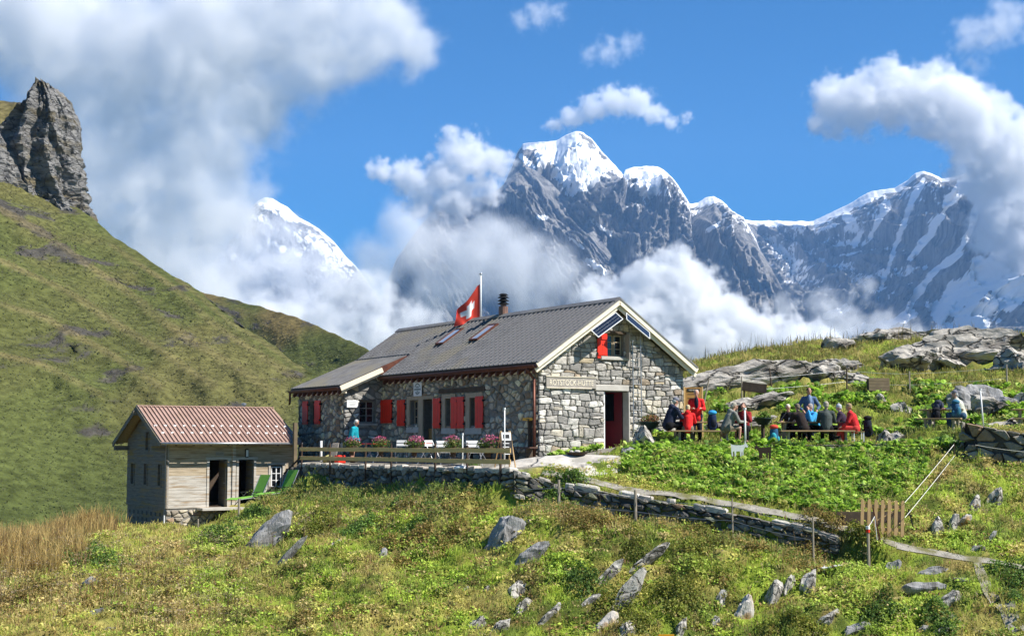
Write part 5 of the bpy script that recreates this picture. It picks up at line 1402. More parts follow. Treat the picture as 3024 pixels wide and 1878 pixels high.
ROCKS = [  # us, vs, length, width, angle, material, label
    (780, 1590, 2.1, .62, 52, 'g', 'large smooth grey slab lying on the slope below the green loungers'),
    (832, 1655, 1.7, .16, 50, 'g', 'thin grey rock sliver below the large smooth slab'),
    (1480, 1580, 1.75, .66, 52, 'g', 'broad grey slab on the slope below the terrace easel'),
    (1560, 1645, 1.2, .34, 40, 'g', 'long low grey rock below and right of the broad slab'),
    (1560, 1540, .9, .22, 45, 'g', 'narrow half buried rock above the long low grey rock'),
    (1530, 1745, .95, .55, 60, 'l', 'brownish pointed rock in the middle of the lower slope'),
    (1545, 1795, .8, .4, 55, 'l', 'pale rock just under the brownish pointed rock'),
    (1395, 1850, 1.0, .4, 50, 'l', 'pale leaning rock at the bottom edge left of centre'),
    (1468, 1862, 1.0, .42, 55, 'l', 'larger pale rock at the bottom edge beside the leaning one'),
    (1612, 1830, 1.35, .26, 50, 'l', 'long pale rock blade near the bottom edge'),
    (1378, 1735, .4, .26, 40, 'l', 'small whitish stone alone in the grass below the terrace'),
    (1432, 1745, .45, .24, 60, 'l', 'small upright stone right of the whitish stone'),
    (1130, 1635, .55, .3, 60, 'g', 'small dark rock in brown grass under the terrace wall'),
    (990, 1600, .5, .3, 50, 'l', 'small pale rock below the terrace wall on the left'),
    (1830, 1790, 2.0, .5, 58, 'l', 'steep pale rock rib running down the centre slope'),
    (1780, 1700, 1.3, .34, 45, 'l', 'upper left rib of the pale outcrop in the centre slope'),
    (1905, 1655, 1.5, .32, 36, 'l', 'upper right rib of the pale outcrop in the centre slope'),
    (1945, 1620, .55, .2, 40, 'l', 'topmost small rock of the pale outcrop'),
    (1780, 1850, 1.0, .6, 60, 'o', 'lichen stained block at the foot of the pale outcrop'),
    (1740, 1770, .9, .3, 50, 'l', 'lower left rock of the pale outcrop'),
    (1850, 1860, .8, .5, 70, 'l', 'lowest block of the pale outcrop at the bottom edge'),
    (2195, 1810, 1.25, .48, 82, 'o', 'tall upright pale rock with orange lichen at bottom right of centre'),
    (2275, 1765, 1.2, .5, 70, 'l', 'left of two pale jagged teeth of rock'),
    (2325, 1745, .95, .3, 75, 'l', 'middle tooth of pale jagged rock'),
    (2382, 1730, 1.0, .42, 75, 'l', 'right pale jagged rock tooth'),
    (2445, 1820, .9, .42, 35, 'l', 'broken grey rock on the lower right slope'),
    (2010, 1860, .8, .35, 80, 'l', 'dark rock at the bottom edge by the small yellow sign'),
    (2110, 1840, .7, .3, 85, 'l', 'narrow standing stone left of the lichen rock'),
    (2130, 1790, .5, .16, 80, 'l', 'thin pointed stone above the narrow standing stone'),
    (2930, 1480, 1.15, .52, 68, 'l', 'big pale leaning rock below the bastion wall'),
    (2868, 1500, .95, .38, 66, 'l', 'pale leaning rock left of the big one below the bastion wall'),
    (2815, 1550, .9, .46, 78, 'l', 'blocky pale rock right of the picket gate'),
    (2765, 1560, .9, .46, 80, 'l', 'upright rock nearest the picket gate on its right'),
    (2845, 1530, .5, .28, 40, 'o', 'orange tinted stone between two pale rocks'),
    (2635, 1675, .8, .55, 75, 'g', 'dark squat boulder below the picket gate'),
    (2750, 1685, .85, .42, 15, 'g', 'flat grey boulder beside the lower path'),
    (2720, 1735, 1.1, .38, 5, 'g', 'wide half buried grey boulder on the right slope'),
    (2800, 1775, .75, .6, 30, 'l', 'cracked pale boulder on the right slope'),
    (2880, 1620, .55, .34, 20, 'l', 'pale boulder lying above the right path'),
    (2845, 1715, .6, .22, -20, 'l', 'flat stone at the bend of the path'),
    (2785, 1865, .85, .42, 10, 'l', 'whitish round boulder at the bottom right edge'),
    (2730, 1850, .5, .26, 10, 'l', 'small whitish stone left of the round boulder'),
    (2520, 1850, .8, .42, 20, 'g', 'dark boulder at the bottom edge under the gate'),
    (2800, 1820, .35, .28, 30, 'l', 'little stone on the grass below the cracked boulder'),
    (2925, 1585, .6, .18, 50, 'g', 'grey sliver of rock on the right meadow'),
    (270, 1810, .75, .3, 30, 'g', 'dark broken rock low on the left slope'),
    (320, 1855, .9, .3, 10, 'l', 'scatter of whitish stone at the lower left edge'),
    (915, 1855, .8, .3, 0, 'l', 'patch of pale stones at the bottom edge left of centre'),
    (265, 1715, .5, .35, 70, 'g', 'small grey rock hidden in the left herbs'),
    (2425, 1655, .5, .16, 10, 'l', 'pale flat stone under the fence post by the path'),
    (2130, 1770, .5, .3, 60, 'g', 'low grey stone in the middle right grass'),
]
for i, (us, vs, L_, w_, an, mm, lb) in enumerate(ROCKS):
    f_ = 1.3 if i < 5 else 1.15
    if i >= 5: w_ *= .8
    slab_rock(us, vs, L_ * f_, w_ * f_, an, 100 + i * 3, {'g': M_ROCKG, 'l': M_ROCK, 'o': M_ROCKO}[mm], lb, thick=w_ * .6 + .10, tilt=34, lift=-.08 - .14 * w_)
# bedrock slab by the gable and the knoll outcrops
def outcrop(us, vs, Y, r, seed, label, rot=(0, 0, 0), m=None, dz=0.0, sub=4):
    p = px(us, vs, Y); p.z = gz(p.x, p.y) + dz - (.15 if r[0] > 1.4 else 0)
    if r[0] > 1.4: r = (r[0] * .92, r[1] * .9, r[2] * .78)
    return rock('rock_outcrop', p, r, seed, m or (M_ROCKBIG if r[0] > .8 else M_ROCK), rot=rot, sub=5 if r[0] > 1.4 else sub, label=label, cat='rock', rough=.3, ang=.42)
M_SLAB = mat('pale_bedrock', (.58, .54, .47), (.42, .39, .34), rough=.92, scale=1.6, detail=12, bump=.03, bscale=4, c3=(.30, .28, .24), c3scale=.8, vor=.35)
ps_ = px(1690, 1392, 46.6)
sl_ = rock('rock_slab', (ps_.x, ps_.y, gz(ps_.x, ps_.y) - .12), (2.5, 2.1, .34), 331, M_SLAB, rot=(R(4), R(-4), R(18)), sub=5, rough=.10, label='smooth pale bedrock slab before the red gable door', ang=.6)
outcrop(2230, 1130, 62.5, (4.6, 1.8, 1.15), 341, 'long flat pale slab with a dark overhang behind the benches', rot=(R(-8), R(-10), R(8)), dz=.15)
outcrop(2420, 1120, 63, (1.6, 1.3, .9), 343, 'broken rock at the right end of the long slab', rot=(0, R(10), R(20)), dz=.1)
outcrop(2210, 1180, 56.5, (1.9, 1.0, .55), 345, 'rounded pale rock behind the red jacketed man', rot=(R(-8), R(-18), 0), dz=.15)
outcrop(2170, 1215, 54.2, (1.8, .9, .5), 347, 'low pale rock just behind the grey hoodie hiker', rot=(0, R(-12), 0), dz=.05)
outcrop(2490, 1090, 65, (1.9, 1.2, .9), 349, 'grey stepped rock in the middle of the knoll', rot=(0, R(18), 0), dz=.2)
outcrop(2440, 1150, 61.5, (1.1, .8, .55), 351, 'dark low rock under the stepped rock', dz=.1)
outcrop(2560, 1155, 61, (1.6, .8, .6), 353, 'low rock beside the left fence post on the knoll', rot=(0, R(14), 0), dz=.1)
outcrop(2690, 1080, 65, (2.2, 1.6, 1.1), 355, 'pale angular rock below the big knoll outcrop', rot=(R(-6), R(-16), R(10)), dz=.3)
outcrop(2890, 1060, 66, (4.2, 2.2, 1.6), 357, 'massive rounded grey outcrop on top of the knoll', rot=(R(-4), R(-4), 0), dz=.5)
outcrop(2780, 1080, 65.6, (1.6, 1.5, 1.2), 359, 'cracked block at the left end of the massive outcrop', dz=.3)
outcrop(3010, 1110, 63.5, (1.5, 1.4, 1.3), 361, 'dark blocky rock at the right edge of the knoll', dz=.2)
outcrop(2620, 1030, 74, (2.2, 1.2, .7), 363, 'pale stones on the knoll skyline', rot=(0, R(-6), 0), dz=.3)
outcrop(2470, 1045, 72, (1.1, .8, .5), 365, 'small pale rock near the knoll skyline', dz=.2)
outcrop(2780, 1012, 76, (3.0, 1.5, .5), 367, 'flat pale rock edge along the knoll skyline', dz=.3)
outcrop(2865, 1175, 55.8, (1.3, .9, .75), 369, 'sharp grey boulder pile behind the capped man', dz=.3, m=M_ROCKG)
outcrop(2915, 1205, 54.6, (.9, .7, .5), 371, 'pale boulder at the foot of the sharp boulder pile', dz=.15)
outcrop(2960, 1185, 55.6, (1.0, .7, .4), 373, 'low grey boulder right of the boulder pile', dz=.15, m=M_ROCKG)
outcrop(3010, 1190, 55.6, (.7, .6, .4), 375, 'bluish white boulder at the right edge behind the last table', dz=.1)
outcrop(2965, 1260, 51.2, (1.0, .6, .42), 377, 'long rounded stone lying by the white pole', dz=.1)
outcrop(2650, 1290, 50.2, (.42, .4, .4), 379, 'rough pale boulder beside the dark backpack', dz=.12, sub=3)
outcrop(2610, 1300, 49.6, (.34, .3, .34), 381, 'brown mottled boulder next to the dark backpack', dz=.1, sub=3)
outcrop(2660, 1205, 55.5, (.5, .4, .4), 383, 'pointed white stone on the meadow left of the far table', dz=.1, sub=3)
outcrop(2600, 1190, 56.5, (.3, .3, .2), 385, 'small white stone high on the meadow', dz=.05, sub=3)
outcrop(1900, 1322, 48.9, (.62, .45, .5), 387, 'rounded pale boulder right of the red door', dz=.2, sub=3, rot=(0, R(-20), 0))
outcrop(1870, 1360, 47.6, (.6, .3, .32), 389, 'mossy slab below the rounded boulder by the door', dz=.0, sub=3, rot=(0, R(40), 0), m=M_ROCKG)
outcrop(2545, 1195, 57, (.22, .2, .16), 391, 'tiny white stone near the middle fence post', dz=.05, sub=3)

# ------------------------------------------------------------------ terrace rail fence
M_RAIL = mat('rail_board', (.80, .52, .22), (.64, .41, .16), rough=.75, scale=2.5, stretch=(1, .6, 8), bump=.003)
RF = empty('rail_fence', hw(-3.9, 3, -.8), YAW, 'two board wooden rail fence on rusty posts along the terrace', 'fence')
posts = [11.0, 8.4, 5.4, 3.4, .26, -1.83, -3.84]
for t in posts:
    o = MB().box((0, t - 3, .12 + rnd.uniform(-.02, .04)), (.05, .07, 1.35)).build('post', M_RUSTY, RF)
    MB().lathe((0, t - 3, .80), [(.035, 0), (0, .09)], 4).build('post_tip', M_RUSTY, o)
ext = [11.1] + posts[1:-1] + [-4.5]
for zc in (.61, .27):
    for a, b in zip(ext[:-1], ext[1:]):
        MB().box((-.045, (a + b) / 2 - 3, zc + rnd.uniform(-.012, .012)), (.035, a - b - .015, .145)).build('board', M_RAIL, RF, bevel=.006)
MB().beam((-.05, 8.0, .3), (-.35, 8.9, -.35), .05, .05).build('brace', M_RUSTY, RF)
# white poles on the terrace
def pole(us, v0, v1, Y, r, label, m=M_WHITE, z0=None, cap=True, lean=0.0, foot=0.0, name='marker_pole', cat='pole', group=None):
    a, b = px(us, v0, Y), px(us, v1, Y)
    g = gz(b.x, b.y) if z0 is None else z0
    root = empty(name, (b.x, b.y, g), 0, label, cat, group)
    h = a.z - g
    MB().cyl((0, 0, -.15), (lean * h, 0, h), r, r * .9, 8).build('shaft', m, root, smooth=True)
    if cap: MB().cyl((lean * h, 0, h - .04), (lean * h, 0, h + .03), r * 1.5, r * 1.5, 8).build('cap', m, root)
    if foot: MB().lathe((0, 0, .0), [(foot, 0), (foot, .05), (foot * .5, .09), (0, .1)], 14).build('foot', M_WHITE, root, smooth=True)
    return root
pole(1366, 1280, 1372, 46.6, .02, 'white parasol pole in a round white foot on the terrace', foot=.28, z0=-.76)
pole(1490, 1205, 1345, 45.2, .022, 'tall white and grey metal pole at the terrace right end', z0=-.78)
pole(2201, 1205, 1308, 48.4, .035, 'white pole standing before the man in the dark red top')
pole(2905, 1148, 1243, 50.6, .03, 'slim white pole right of the far picnic table', lean=-.06)
pole(948, 1300, 1352, 57.6, .05, 'short pale square post at the terrace left end', name='parasol_post', z0=-.75, cap=False)

# ------------------------------------------------------------------ wire fences, posts and gate
M_STAKE = mat('stake_wood', (.36, .31, .24), (.25, .21, .16), rough=.9, scale=5, stretch=(6, 6, 1))
def stake(us, v0, Y, r, label, m=M_STAKE, h=None, lean=(0, 0), name='fence_post', group='wire fence posts'):
    top = px(us, v0, Y); g = gz(top.x, top.y)
    root = empty(name, (top.x, top.y, g), 0, label, 'post', group)
    hh = top.z - g
    MB().cyl((0, 0, -.2), (lean[0] * hh, lean[1] * hh, hh), r, r * .85, 7).build('shaft', m, root)
    return root, Vector((top.x + lean[0] * hh, top.y + lean[1] * hh, g + hh))
def wire(label, pts, r=.006, m=None, sag=.04, name='fence_wire', cat='wire', group=None):
    mb = MB()
    for a, b in zip(pts[:-1], pts[1:]):
        k = 6; P = [a.lerp(b, i / k) - Vector((0, 0, sag * 4 * (i / k) * (1 - i / k))) for i in range(k + 1)]
        mb.tube(P, r, 5)
    o = mb.build(name, m or M_METAL)
    return tag(o, label, cat, group)
low = [(1650, 1415, 43.6, .045, 'leaning bare wooden stake below the path wall'), (1876, 1445, 42.4, .05, 'grey stake against the path wall centre'), (2162, 1470, 41.0, .026, 'thin stake below the path wall under the goats'), (2400, 1525, 39.6, .03, 'thin grey stake left of the picket gate')]
ends = []
for us, v0, Y, r, lb in low:
    ends.append(stake(us, v0, Y, r, lb)[1])
wire('upper fence wire strung below the path wall', [px(1530, 1440, 44.0)] + [e - Vector((0, 0, .22)) for e in ends], r=.008)
wire('lower fence wire strung below the path wall', [px(1530, 1490, 43.8)] + [e - Vector((0, 0, .62)) for e in ends], r=.008)
up = [(2190, 1110, 57.5, .03, 'thin post in front of the long slab'), (2280, 1085, 60.5, .035, 'leaning dark post before the long slab', (-.12, 0)), (2500, 1085, 58.5, .035, 'dark post behind the standing man in blue'), (2685, 1095, 58.5, .035, 'grey fence post left of the far picnic table'), (2972, 1075, 58.5, .04, 'grey fence post near the right picture edge')]
ue = []
for a in up:
    ue.append(stake(a[0], a[1], a[2], a[3], a[4], m=M_DWOOD if 'dark' in a[4] else M_STAKE, lean=a[5] if len(a) > 5 else (0, 0))[1])
wire('upper wire of the knoll fence', [e - Vector((0, 0, .1)) for e in (ue[0], ue[2], ue[3], ue[4])], r=.0045)
wire('lower wire of the knoll fence', [e - Vector((0, 0, .55)) for e in (ue[0], ue[2], ue[3], ue[4])], r=.0045)
stake(2068, 1115, 55.5, .035, 'pale leaning pole beside the orange info board', m=M_STAKE, lean=(.25, 0), name='leaning_pole', group=None)
stake(370, 1650, 44.0, .03, 'short white stake among the left herbs', m=M_WHITE, name='marker_stake', group='pale marker stakes')
stake(585, 1530, 53.0, .03, 'pale stake below the outhouse door', m=M_STAKE, name='marker_stake', group='pale marker stakes')
stake(485, 1520, 55.5, .03, 'white stake at the outhouse corner', m=M_WHITE, name='marker_stake', group='pale marker stakes')
stake(706, 1470, 54.6, .05, 'weathered stump post beside the green lounger', m=M_STAKE, name='marker_stake', group='pale marker stakes')
stake(300, 1690, 42.6, .03, 'second pale stake lower on the left slope', m=M_STAKE, name='marker_stake', group='pale marker stakes')
# picket gate, ajar and leaning
gp = on_ground(2605, 1578)
M_PICK = mat('picket_wood', (.56, .37, .18), (.44, .28, .13), rough=.75, scale=3, stretch=(6, 6, .8))
GT = empty('picket_gate', (px(2604, 1575, 39.9).x, 39.9, gz(px(2604, 1575, 39.9).x, 39.9) - .02), R(4), 'small wooden picket gate across the path', 'gate')
GT.rotation_euler = (0, R(2.5), R(4))
for i in range(7):
    x = -.56 + i * .187
    h = 1.02
    MB().prism([(x - .045, .04), (x + .045, .04), (x + .045, h - .05), (x + .025, h), (x - .025, h), (x - .045, h - .05)], lambda a, b, d: (a, -d, b), .0, .022).build('picket', M_PICK, GT)
for z in (.22, .84): MB().box((0, .022, z), (1.22, .035, .09)).build('cross_rail', M_PICK, GT)
MB().beam((-.5, .03, .25), (.5, .03, .82), .02, .07, up=(0, 1, 0)).build('brace', M_PICK, GT)
sp = empty('steel_stake', (GT.location.x - .22, 39.55, gz(GT.location.x - .22, 39.55)), 0, 'dark red steel stake leaning in front of the picket gate', 'stake')
MB().beam((.12, 0, -.1), (-.09, .02, .98), .03, .05, up=(0, 1, 0)).build('bar', mat('dark_red_steel', (.11, .03, .02), (.07, .02, .015), rough=.6), sp)
wp, wpt = stake(2563, 1555, 39.2, .045, 'grey round post with a white and red tip before the gate', name='gate_post', group=None)
hh = wpt.z - wp.location.z
MB().cyl((0, 0, hh - .05), (0, 0, hh + .03), .055, .055, 8).build('white_tip', M_WHITE, wp); MB().cyl((0, 0, hh - .14), (0, 0, hh - .06), .055, .055, 8).build('red_band', M_RED, wp)
wire('slack cord from the gate post to the steel stake', [wpt, Vector((sp.location.x - .05, sp.location.y, sp.location.z + .75)), Vector((sp.location.x - .02, sp.location.y - .1, sp.location.z + .1))], r=.008, m=M_WHITE, sag=.02, name='cord', cat='cord')
M_ROPE = mat('white_rope', (.70, .68, .60), (.58, .56, .5), rough=.9)
aw = px(2818, 1310, 46.0)
wire('upper white rope from the bastion wall to the gate', [aw, px(2672, 1482, 39.9)], r=.009, m=M_ROPE, sag=.02, name='rope', cat='rope', group='gate ropes')
wire('lower white rope from the bastion wall to the gate', [px(2818, 1345, 45.3), px(2672, 1527, 39.5)], r=.009, m=M_ROPE, sag=.02, name='rope', cat='rope', group='gate ropes')
wire('thin cable stretched in front of the bastion wall', [px(2880, 1312, 45.2), px(3060, 1335, 44.5)], r=.008, m=M_ROPE, sag=.03, name='cable', cat='cable')
pr = px(2818, 1330, 45.95); rp = empty('rope_ring_post', (pr.x, pr.y, gz(pr.x, pr.y)), 0, 'thin iron stake holding the ropes at the bastion wall', 'stake')
MB().cyl((0, 0, -.1), (0, 0, aw.z - gz(pr.x, pr.y) + .05), .014, .014, 6).build('bar', M_RUSTY, rp)
wb = px(2690, 1560, 40.3); w2 = empty('gate_hinge_post', (wb.x, wb.y, gz(wb.x, wb.y)), 0, 'thin black iron stake right of the picket gate', 'stake')
MB().beam((-.06, 0, .62), (.12, 0, -.1), .03, .03).build('bar', M_BLACK, w2)
# weathered plank behind the gate
bp = empty('retaining_plank', (px(2570, 1530, 40.6).x, 40.6, gz(px(2570, 1530, 40.6).x, 40.6)), R(4), 'dark weathered plank step behind the picket gate', 'plank')
MB().box((0, 0, .18), (1.9, .06, .42)).build('board', M_DWOOD, bp)
# small metal trough on the slope
tr = px(2455, 1668, 38.9); mt = empty('metal_scrap', (tr.x, tr.y, gz(tr.x, tr.y)), R(10), 'small bent white metal sheet lying under the gate bush', 'metal sheet')
MB().box((0, 0, .12), (.55, .16, .015), Matrix.Rotation(R(-8), 3, 'Y')).build('sheet', M_WHITE, mt); MB().box((-.2, 0, .05), (.02, .02, .2)).build('leg', M_WHITE, mt); MB().box((.2, 0, .05), (.02, .02, .2)).build('leg', M_WHITE, mt)
# yellow trail sign whose top just enters the picture
yp = px(1968, 1872, 34.0); yz = yp.z
yt = empty('trail_signpost', (yp.x, yp.y, gz(yp.x, yp.y)), 0, 'top of a yellow trail sign at the bottom edge', 'sign')
h_ = yz - gz(yp.x, yp.y)
MB().box((0, 0, h_ - .06), (.36, .02, .14)).build('plate', M_YEL, yt); MB().cyl((0, .03, -.1), (0, .03, h_), .025, .025, 8).build('post', M_METAL, yt)
# flat goat cut-outs
def goat(us, vs, Y, m, label, flip):
    p = px(us, vs, Y)
    g = empty('goat_cutout', (p.x, p.y, gz(p.x, p.y)), 0, label, 'goat figure', 'goat cut-outs')
    pr_ = [(-.42, .62), (-.40, .30), (-.38, .0), (-.31, .0), (-.28, .30), (-.22, .32), (-.20, .0), (-.13, .0), (-.10, .30), (.12, .30), (.14, .0), (.21, .0), (.22, .28), (.26, .0), (.33, .0), (.33, .34), (.40, .50), (.46, .58), (.56, .52), (.62, .58), (.56, .70), (.50, .78), (.46, .92), (.42, .92), (.42, .76), (.36, .70), (.20, .66), (-.2, .67), (-.36, .70), (-.44, .76)]
    sc_ = .52
    MB().prism([(a * flip * sc_, b * sc_ + .30) for a, b in pr_], lambda a, b, d: (a, d, b), -.012, .012).build('silhouette', m, g)
    for x in (-.3, .25): MB().cyl((x * flip * sc_, 0, -.1), (x * flip * sc_, 0, .45), .015, .015, 6).build('stake', M_RUSTY, g)
goat(2180, 1385, 45.9, M_WHITE, 'flat white painted goat cut-out in the leafy slope', 1)
goat(2258, 1385, 45.9, mat('dark_brown_paint', (.045, .025, .012), (.03, .018, .01), rough=.7), 'flat dark brown goat cut-out in the leafy slope', -1)
# fire bowl ring on the slab
fb = hw(-.4, -3.3, 0); fz = px(1704, 1398, 46.4)
FB = empty('fire_ring', (fz.x, fz.y, gz(fz.x, fz.y) + .36), 0, 'shallow round brown metal fire bowl of stones on the slab', 'fire bowl')
MB().lathe((0, 0, 0), [(.18, .0), (.33, .09), (.36, .13), (.32, .12), (.17, .05), (0, .04)], 20).build('bowl', M_RUSTY, FB)
rr = random.Random(9)
for k in range(9):
    a = rr.uniform(0, 6.28); d = rr.uniform(0, .2)
    vs_ = MB().ell((d * math.cos(a), d * math.sin(a), .12 + rr.uniform(0, .05)), (.07, .06, .05), 6, 4).build('pebble', M_CONC, FB)
# ------------------------------------------------------------------ people
SKIN = [mat('skin_%d' % i, c, tuple(x * .88 for x in c), rough=.55, scale=6) for i, c in enumerate(((.55, .30, .21), (.48, .25, .17), (.60, .36, .27)))]
_cloth = {}
def cloth(name, c):
    if name not in _cloth: _cloth[name] = mat('cloth_' + name, c, tuple(x * .7 for x in c), rough=.9, scale=7, bump=.012, bscale=14, spec=.15)
    return _cloth[name]
def vox(mb, name, m, parent, size, smooth=4):
    me = mb.mesh(name, m, True)
    o = bpy.data.objects.new(name, me); link(o, parent)
    r = o.modifiers.new('remesh', 'REMESH'); r.mode = 'VOXEL'; r.voxel_size = size; r.use_smooth_shade = True
    if smooth:
        s_ = o.modifiers.new('smooth', 'SMOOTH'); s_.factor = .5; s_.iterations = smooth
    return o
def person(label, x, y, z, face, top, legs='navy', pose='sit', skin=0, hair=(.5, .5, .48), seat=.44, lean=.12, arms='table', shorts=False, hat=None, hood=False, cross=False, size=1.0, headturn=0.0, headtilt=0.0, sleeves=True, long_hair=False, tall=1.72, inner=None):
    k = tall / 1.72 * size
    V3 = lambda a, b, c: Vector((a, b, c)) * k
    if pose == 'sit':
        zs = (seat + .10) / k
        hip = V3(0, 0, zs); ch = V3(0, lean * .7, zs + .34); nk = V3(0, lean, zs + .52); hd = V3(0, lean + .05, zs + .68)
        kn = [V3(s_ * .12, .43, zs + .0) for s_ in (-1, 1)]; an = [V3(s_ * .13, .40, .09) for s_ in (-1, 1)]
        if cross: kn[1] = V3(.02, .44, zs + .10); an[1] = V3(-.18, .58, .26)
    else:
        zs = .90
        hip = V3(0, 0, zs); ch = V3(0, lean * .5, zs + .34); nk = V3(0, lean * .8, zs + .53); hd = V3(0, lean + .03, zs + .69)
        kn = [V3(s_ * .10, .03, .48) for s_ in (-1, 1)]; an = [V3(s_ * .11, -.01 + .06 * (s_ > 0), .09) for s_ in (-1, 1)]
    sh = [nk + V3(s_ * .18, -.01, -.075) for s_ in (-1, 1)]
    if arms == 'table': el = [sh[i] + V3(s_ * .07, .13, -.25) for i, s_ in enumerate((-1, 1))]; wr = [el[i] + V3(-s_ * .07, .23, .00) for i, s_ in enumerate((-1, 1))]
    elif arms == 'knee': el = [sh[i] + V3(s_ * .06, .10, -.26) for i, s_ in enumerate((-1, 1))]; wr = [el[i] + V3(-s_ * .04, .20, -.13) for i, s_ in enumerate((-1, 1))]
    elif arms == 'chin':
        el = [sh[0] + V3(-.05, .22, -.24), sh[1] + V3(.06, .12, -.26)]; wr = [hd + V3(-.05, .12, -.10), el[1] + V3(-.08, .22, .0)]
    elif arms == 'hold': el = [sh[i] + V3(s_ * .07, .03, -.27) for i, s_ in enumerate((-1, 1))]; wr = [el[i] + V3(-s_ * .10, .21, .02) for i, s_ in enumerate((-1, 1))]
    elif arms == 'hips': el = [sh[i] + V3(s_ * .16, -.02, -.25) for i, s_ in enumerate((-1, 1))]; wr = [el[i] + V3(-s_ * .10, .14, -.12) for i, s_ in enumerate((-1, 1))]
    else: el = [sh[i] + V3(s_ * .06, .0, -.28) for i, s_ in enumerate((-1, 1))]; wr = [el[i] + V3(0, .08, -.23) for i, s_ in enumerate((-1, 1))]
    HR = Matrix.Rotation(headturn, 3, 'Z') @ Matrix.Rotation(headtilt, 3, 'X')
    H = lambda a, b, c: hd + HR @ V3(a, b, c)
    b = MB()
    b.cap(hip, ch, .135 * k, .14 * k); b.cap(ch, nk - V3(0, 0, .06), .15 * k, .09 * k); b.cap(nk - V3(0, 0, .07), hd - V3(0, 0, .04), .055 * k, .052 * k)
    b.cap(sh[0], sh[1], .06 * k, .06 * k)
    b.ell(H(0, 0, .02), (.074 * k, .092 * k, .108 * k), 14, 10, HR); b.ell(H(0, .035, -.055), (.052 * k, .055 * k, .055 * k), 10, 8, HR)
    b.cap(H(0, .085, .02), H(0, .105, -.015), .012 * k, .017 * k, 8)
    b.ell(H(0, .088, -.055), (.024 * k, .010 * k, .007 * k), 8, 6, HR)
    for s_ in (-1, 1): b.ell(H(s_ * .076, -.005, .0), (.012 * k, .022 * k, .032 * k), 8, 6, HR)
    for i, s_ in enumerate((-1, 1)):
        b.cap(sh[i], el[i], .052 * k, .040 * k); b.cap(el[i], wr[i], .040 * k, .028 * k)
        d = (wr[i] - el[i]).normalized(); pc = wr[i] + d * .05 * k
        b.cap(wr[i], pc + d * .03 * k, .028 * k, .034 * k, 8)
        sd = d.cross(Vector((0, 0, 1))); sd = sd.normalized() if sd.length > .1 else Vector((1, 0, 0))
        dn = Vector((0, 0, -1)) * .4
        for f in range(4):
            o_ = pc + d * .045 * k + sd * ((f - 1.5) * .019 * k); L_ = (.062, .072, .068, .05)[f] * k
            m_ = o_ + (d + dn * .4).normalized() * L_ * .55; b.cap(o_, m_, .0105 * k, .010 * k, 6); b.cap(m_, m_ + (d + dn * 2).normalized() * L_ * .5, .010 * k, .0085 * k, 6)
        ts = sd * (-s_) if s_ * sd.x > 0 else sd * s_ * (1 if sd.x * s_ < 0 else -1)
        b.cap(wr[i] + d * .02 * k + ts * .02 * k, wr[i] + d * .075 * k + ts * .05 * k, .012 * k, .010 * k, 6)
        b.cap(hip + V3(s_ * .09, 0, -.02), kn[i], .085 * k, .058 * k); b.cap(kn[i], an[i], .056 * k, .036 * k)
        b.cap(an[i], an[i] + V3(0, .13, -.055), .036 * k, .03 * k)
    root = vox(b, 'person', SKIN[skin], None, .015, 2)
    root.location = (x, y, z); root.rotation_euler = (0, 0, face)
    tag(root, label, 'person')
    # jacket or shirt
    j = MB()
    j.cap(hip + V3(0, -.0, -.02 if pose == 'sit' else -.10), ch, .178 * k, .175 * k, 14); j.cap(ch, nk - V3(0, 0, .08), .178 * k, .12 * k, 14); j.cap(sh[0], sh[1], .082 * k, .082 * k)
    j.cap(nk - V3(0, 0, .06), nk + V3(0, .0, .0), .082 * k, .072 * k)
    for i in range(2):
        j.cap(sh[i], el[i], .078 * k, .062 * k)
        if sleeves: j.cap(el[i], el[i].lerp(wr[i], .92), .062 * k, .046 * k)
    if hood: j.ell(nk + V3(0, -.09, .0), (.12 * k, .09 * k, .10 * k)); 
    vox(j, 'jacket', cloth(top[0], top[1]), root, .02, 3)
    if inner: MB().ell(ch + V3(0, .13, .05), (.075 * k, .07 * k, .20 * k), 10, 8).build('shirt', cloth(*inner), root, True)
    t = MB()
    t.cap(hip + V3(-.07, 0, -.03), hip + V3(.07, 0, -.03), .15 * k, .15 * k)
    for i, s_ in enumerate((-1, 1)):
        e = kn[i] if not shorts else (hip + V3(s_ * .09, 0, 0)).lerp(kn[i], .8)
        t.cap(hip + V3(s_ * .09, 0, -.02), e, .11 * k, .082 * k)
        if not shorts: t.cap(kn[i], kn[i].lerp(an[i], .92), .080 * k, .058 * k)
    LEG = {'navy': (.018, .022, .04), 'black': (.012, .012, .013), 'grey': (.10, .10, .10), 'khaki': (.20, .17, .12), 'red': (.62, .06, .05), 'blue': (.05, .11, .20)}
    vox(t, 'trousers', cloth('leg_' + legs, LEG[legs]), root, .02, 3)
    for i in range(2): MB().cap(an[i] + V3(0, -.03, -.045), an[i] + V3(0, .15, -.05), .046 * k, .042 * k).build('shoe', cloth('boots', (.03, .025, .022)), root, True)
    hcol = cloth('hair_%d' % int(sum(hair) * 997), hair)
    h = MB()
    if hat: 
        h.ell(H(0, -.005, .06), (.086 * k, .10 * k, .085 * k), 14, 8, HR)
        if hat[0] == 'cap': h.ell(H(0, .10, .055), (.07 * k, .07 * k, .014 * k), 12, 6, HR)
        else: h.ell(H(0, 0, .155), (.026 * k, .026 * k, .026 * k)); 
        h.build('hat', cloth('hat_' + hat[0], hat[1]), root, True)
        h = MB(); h.ell(H(0, -.03, .0), (.080 * k, .078 * k, .075 * k), 12, 8, HR)
    else:
        h.ell(H(0, -.016, .038), (.084 * k, .094 * k, .095 * k), 14, 10, HR); h.ell(H(0, -.05, -.01), (.072 * k, .06 * k, .08 * k), 12, 8, HR)
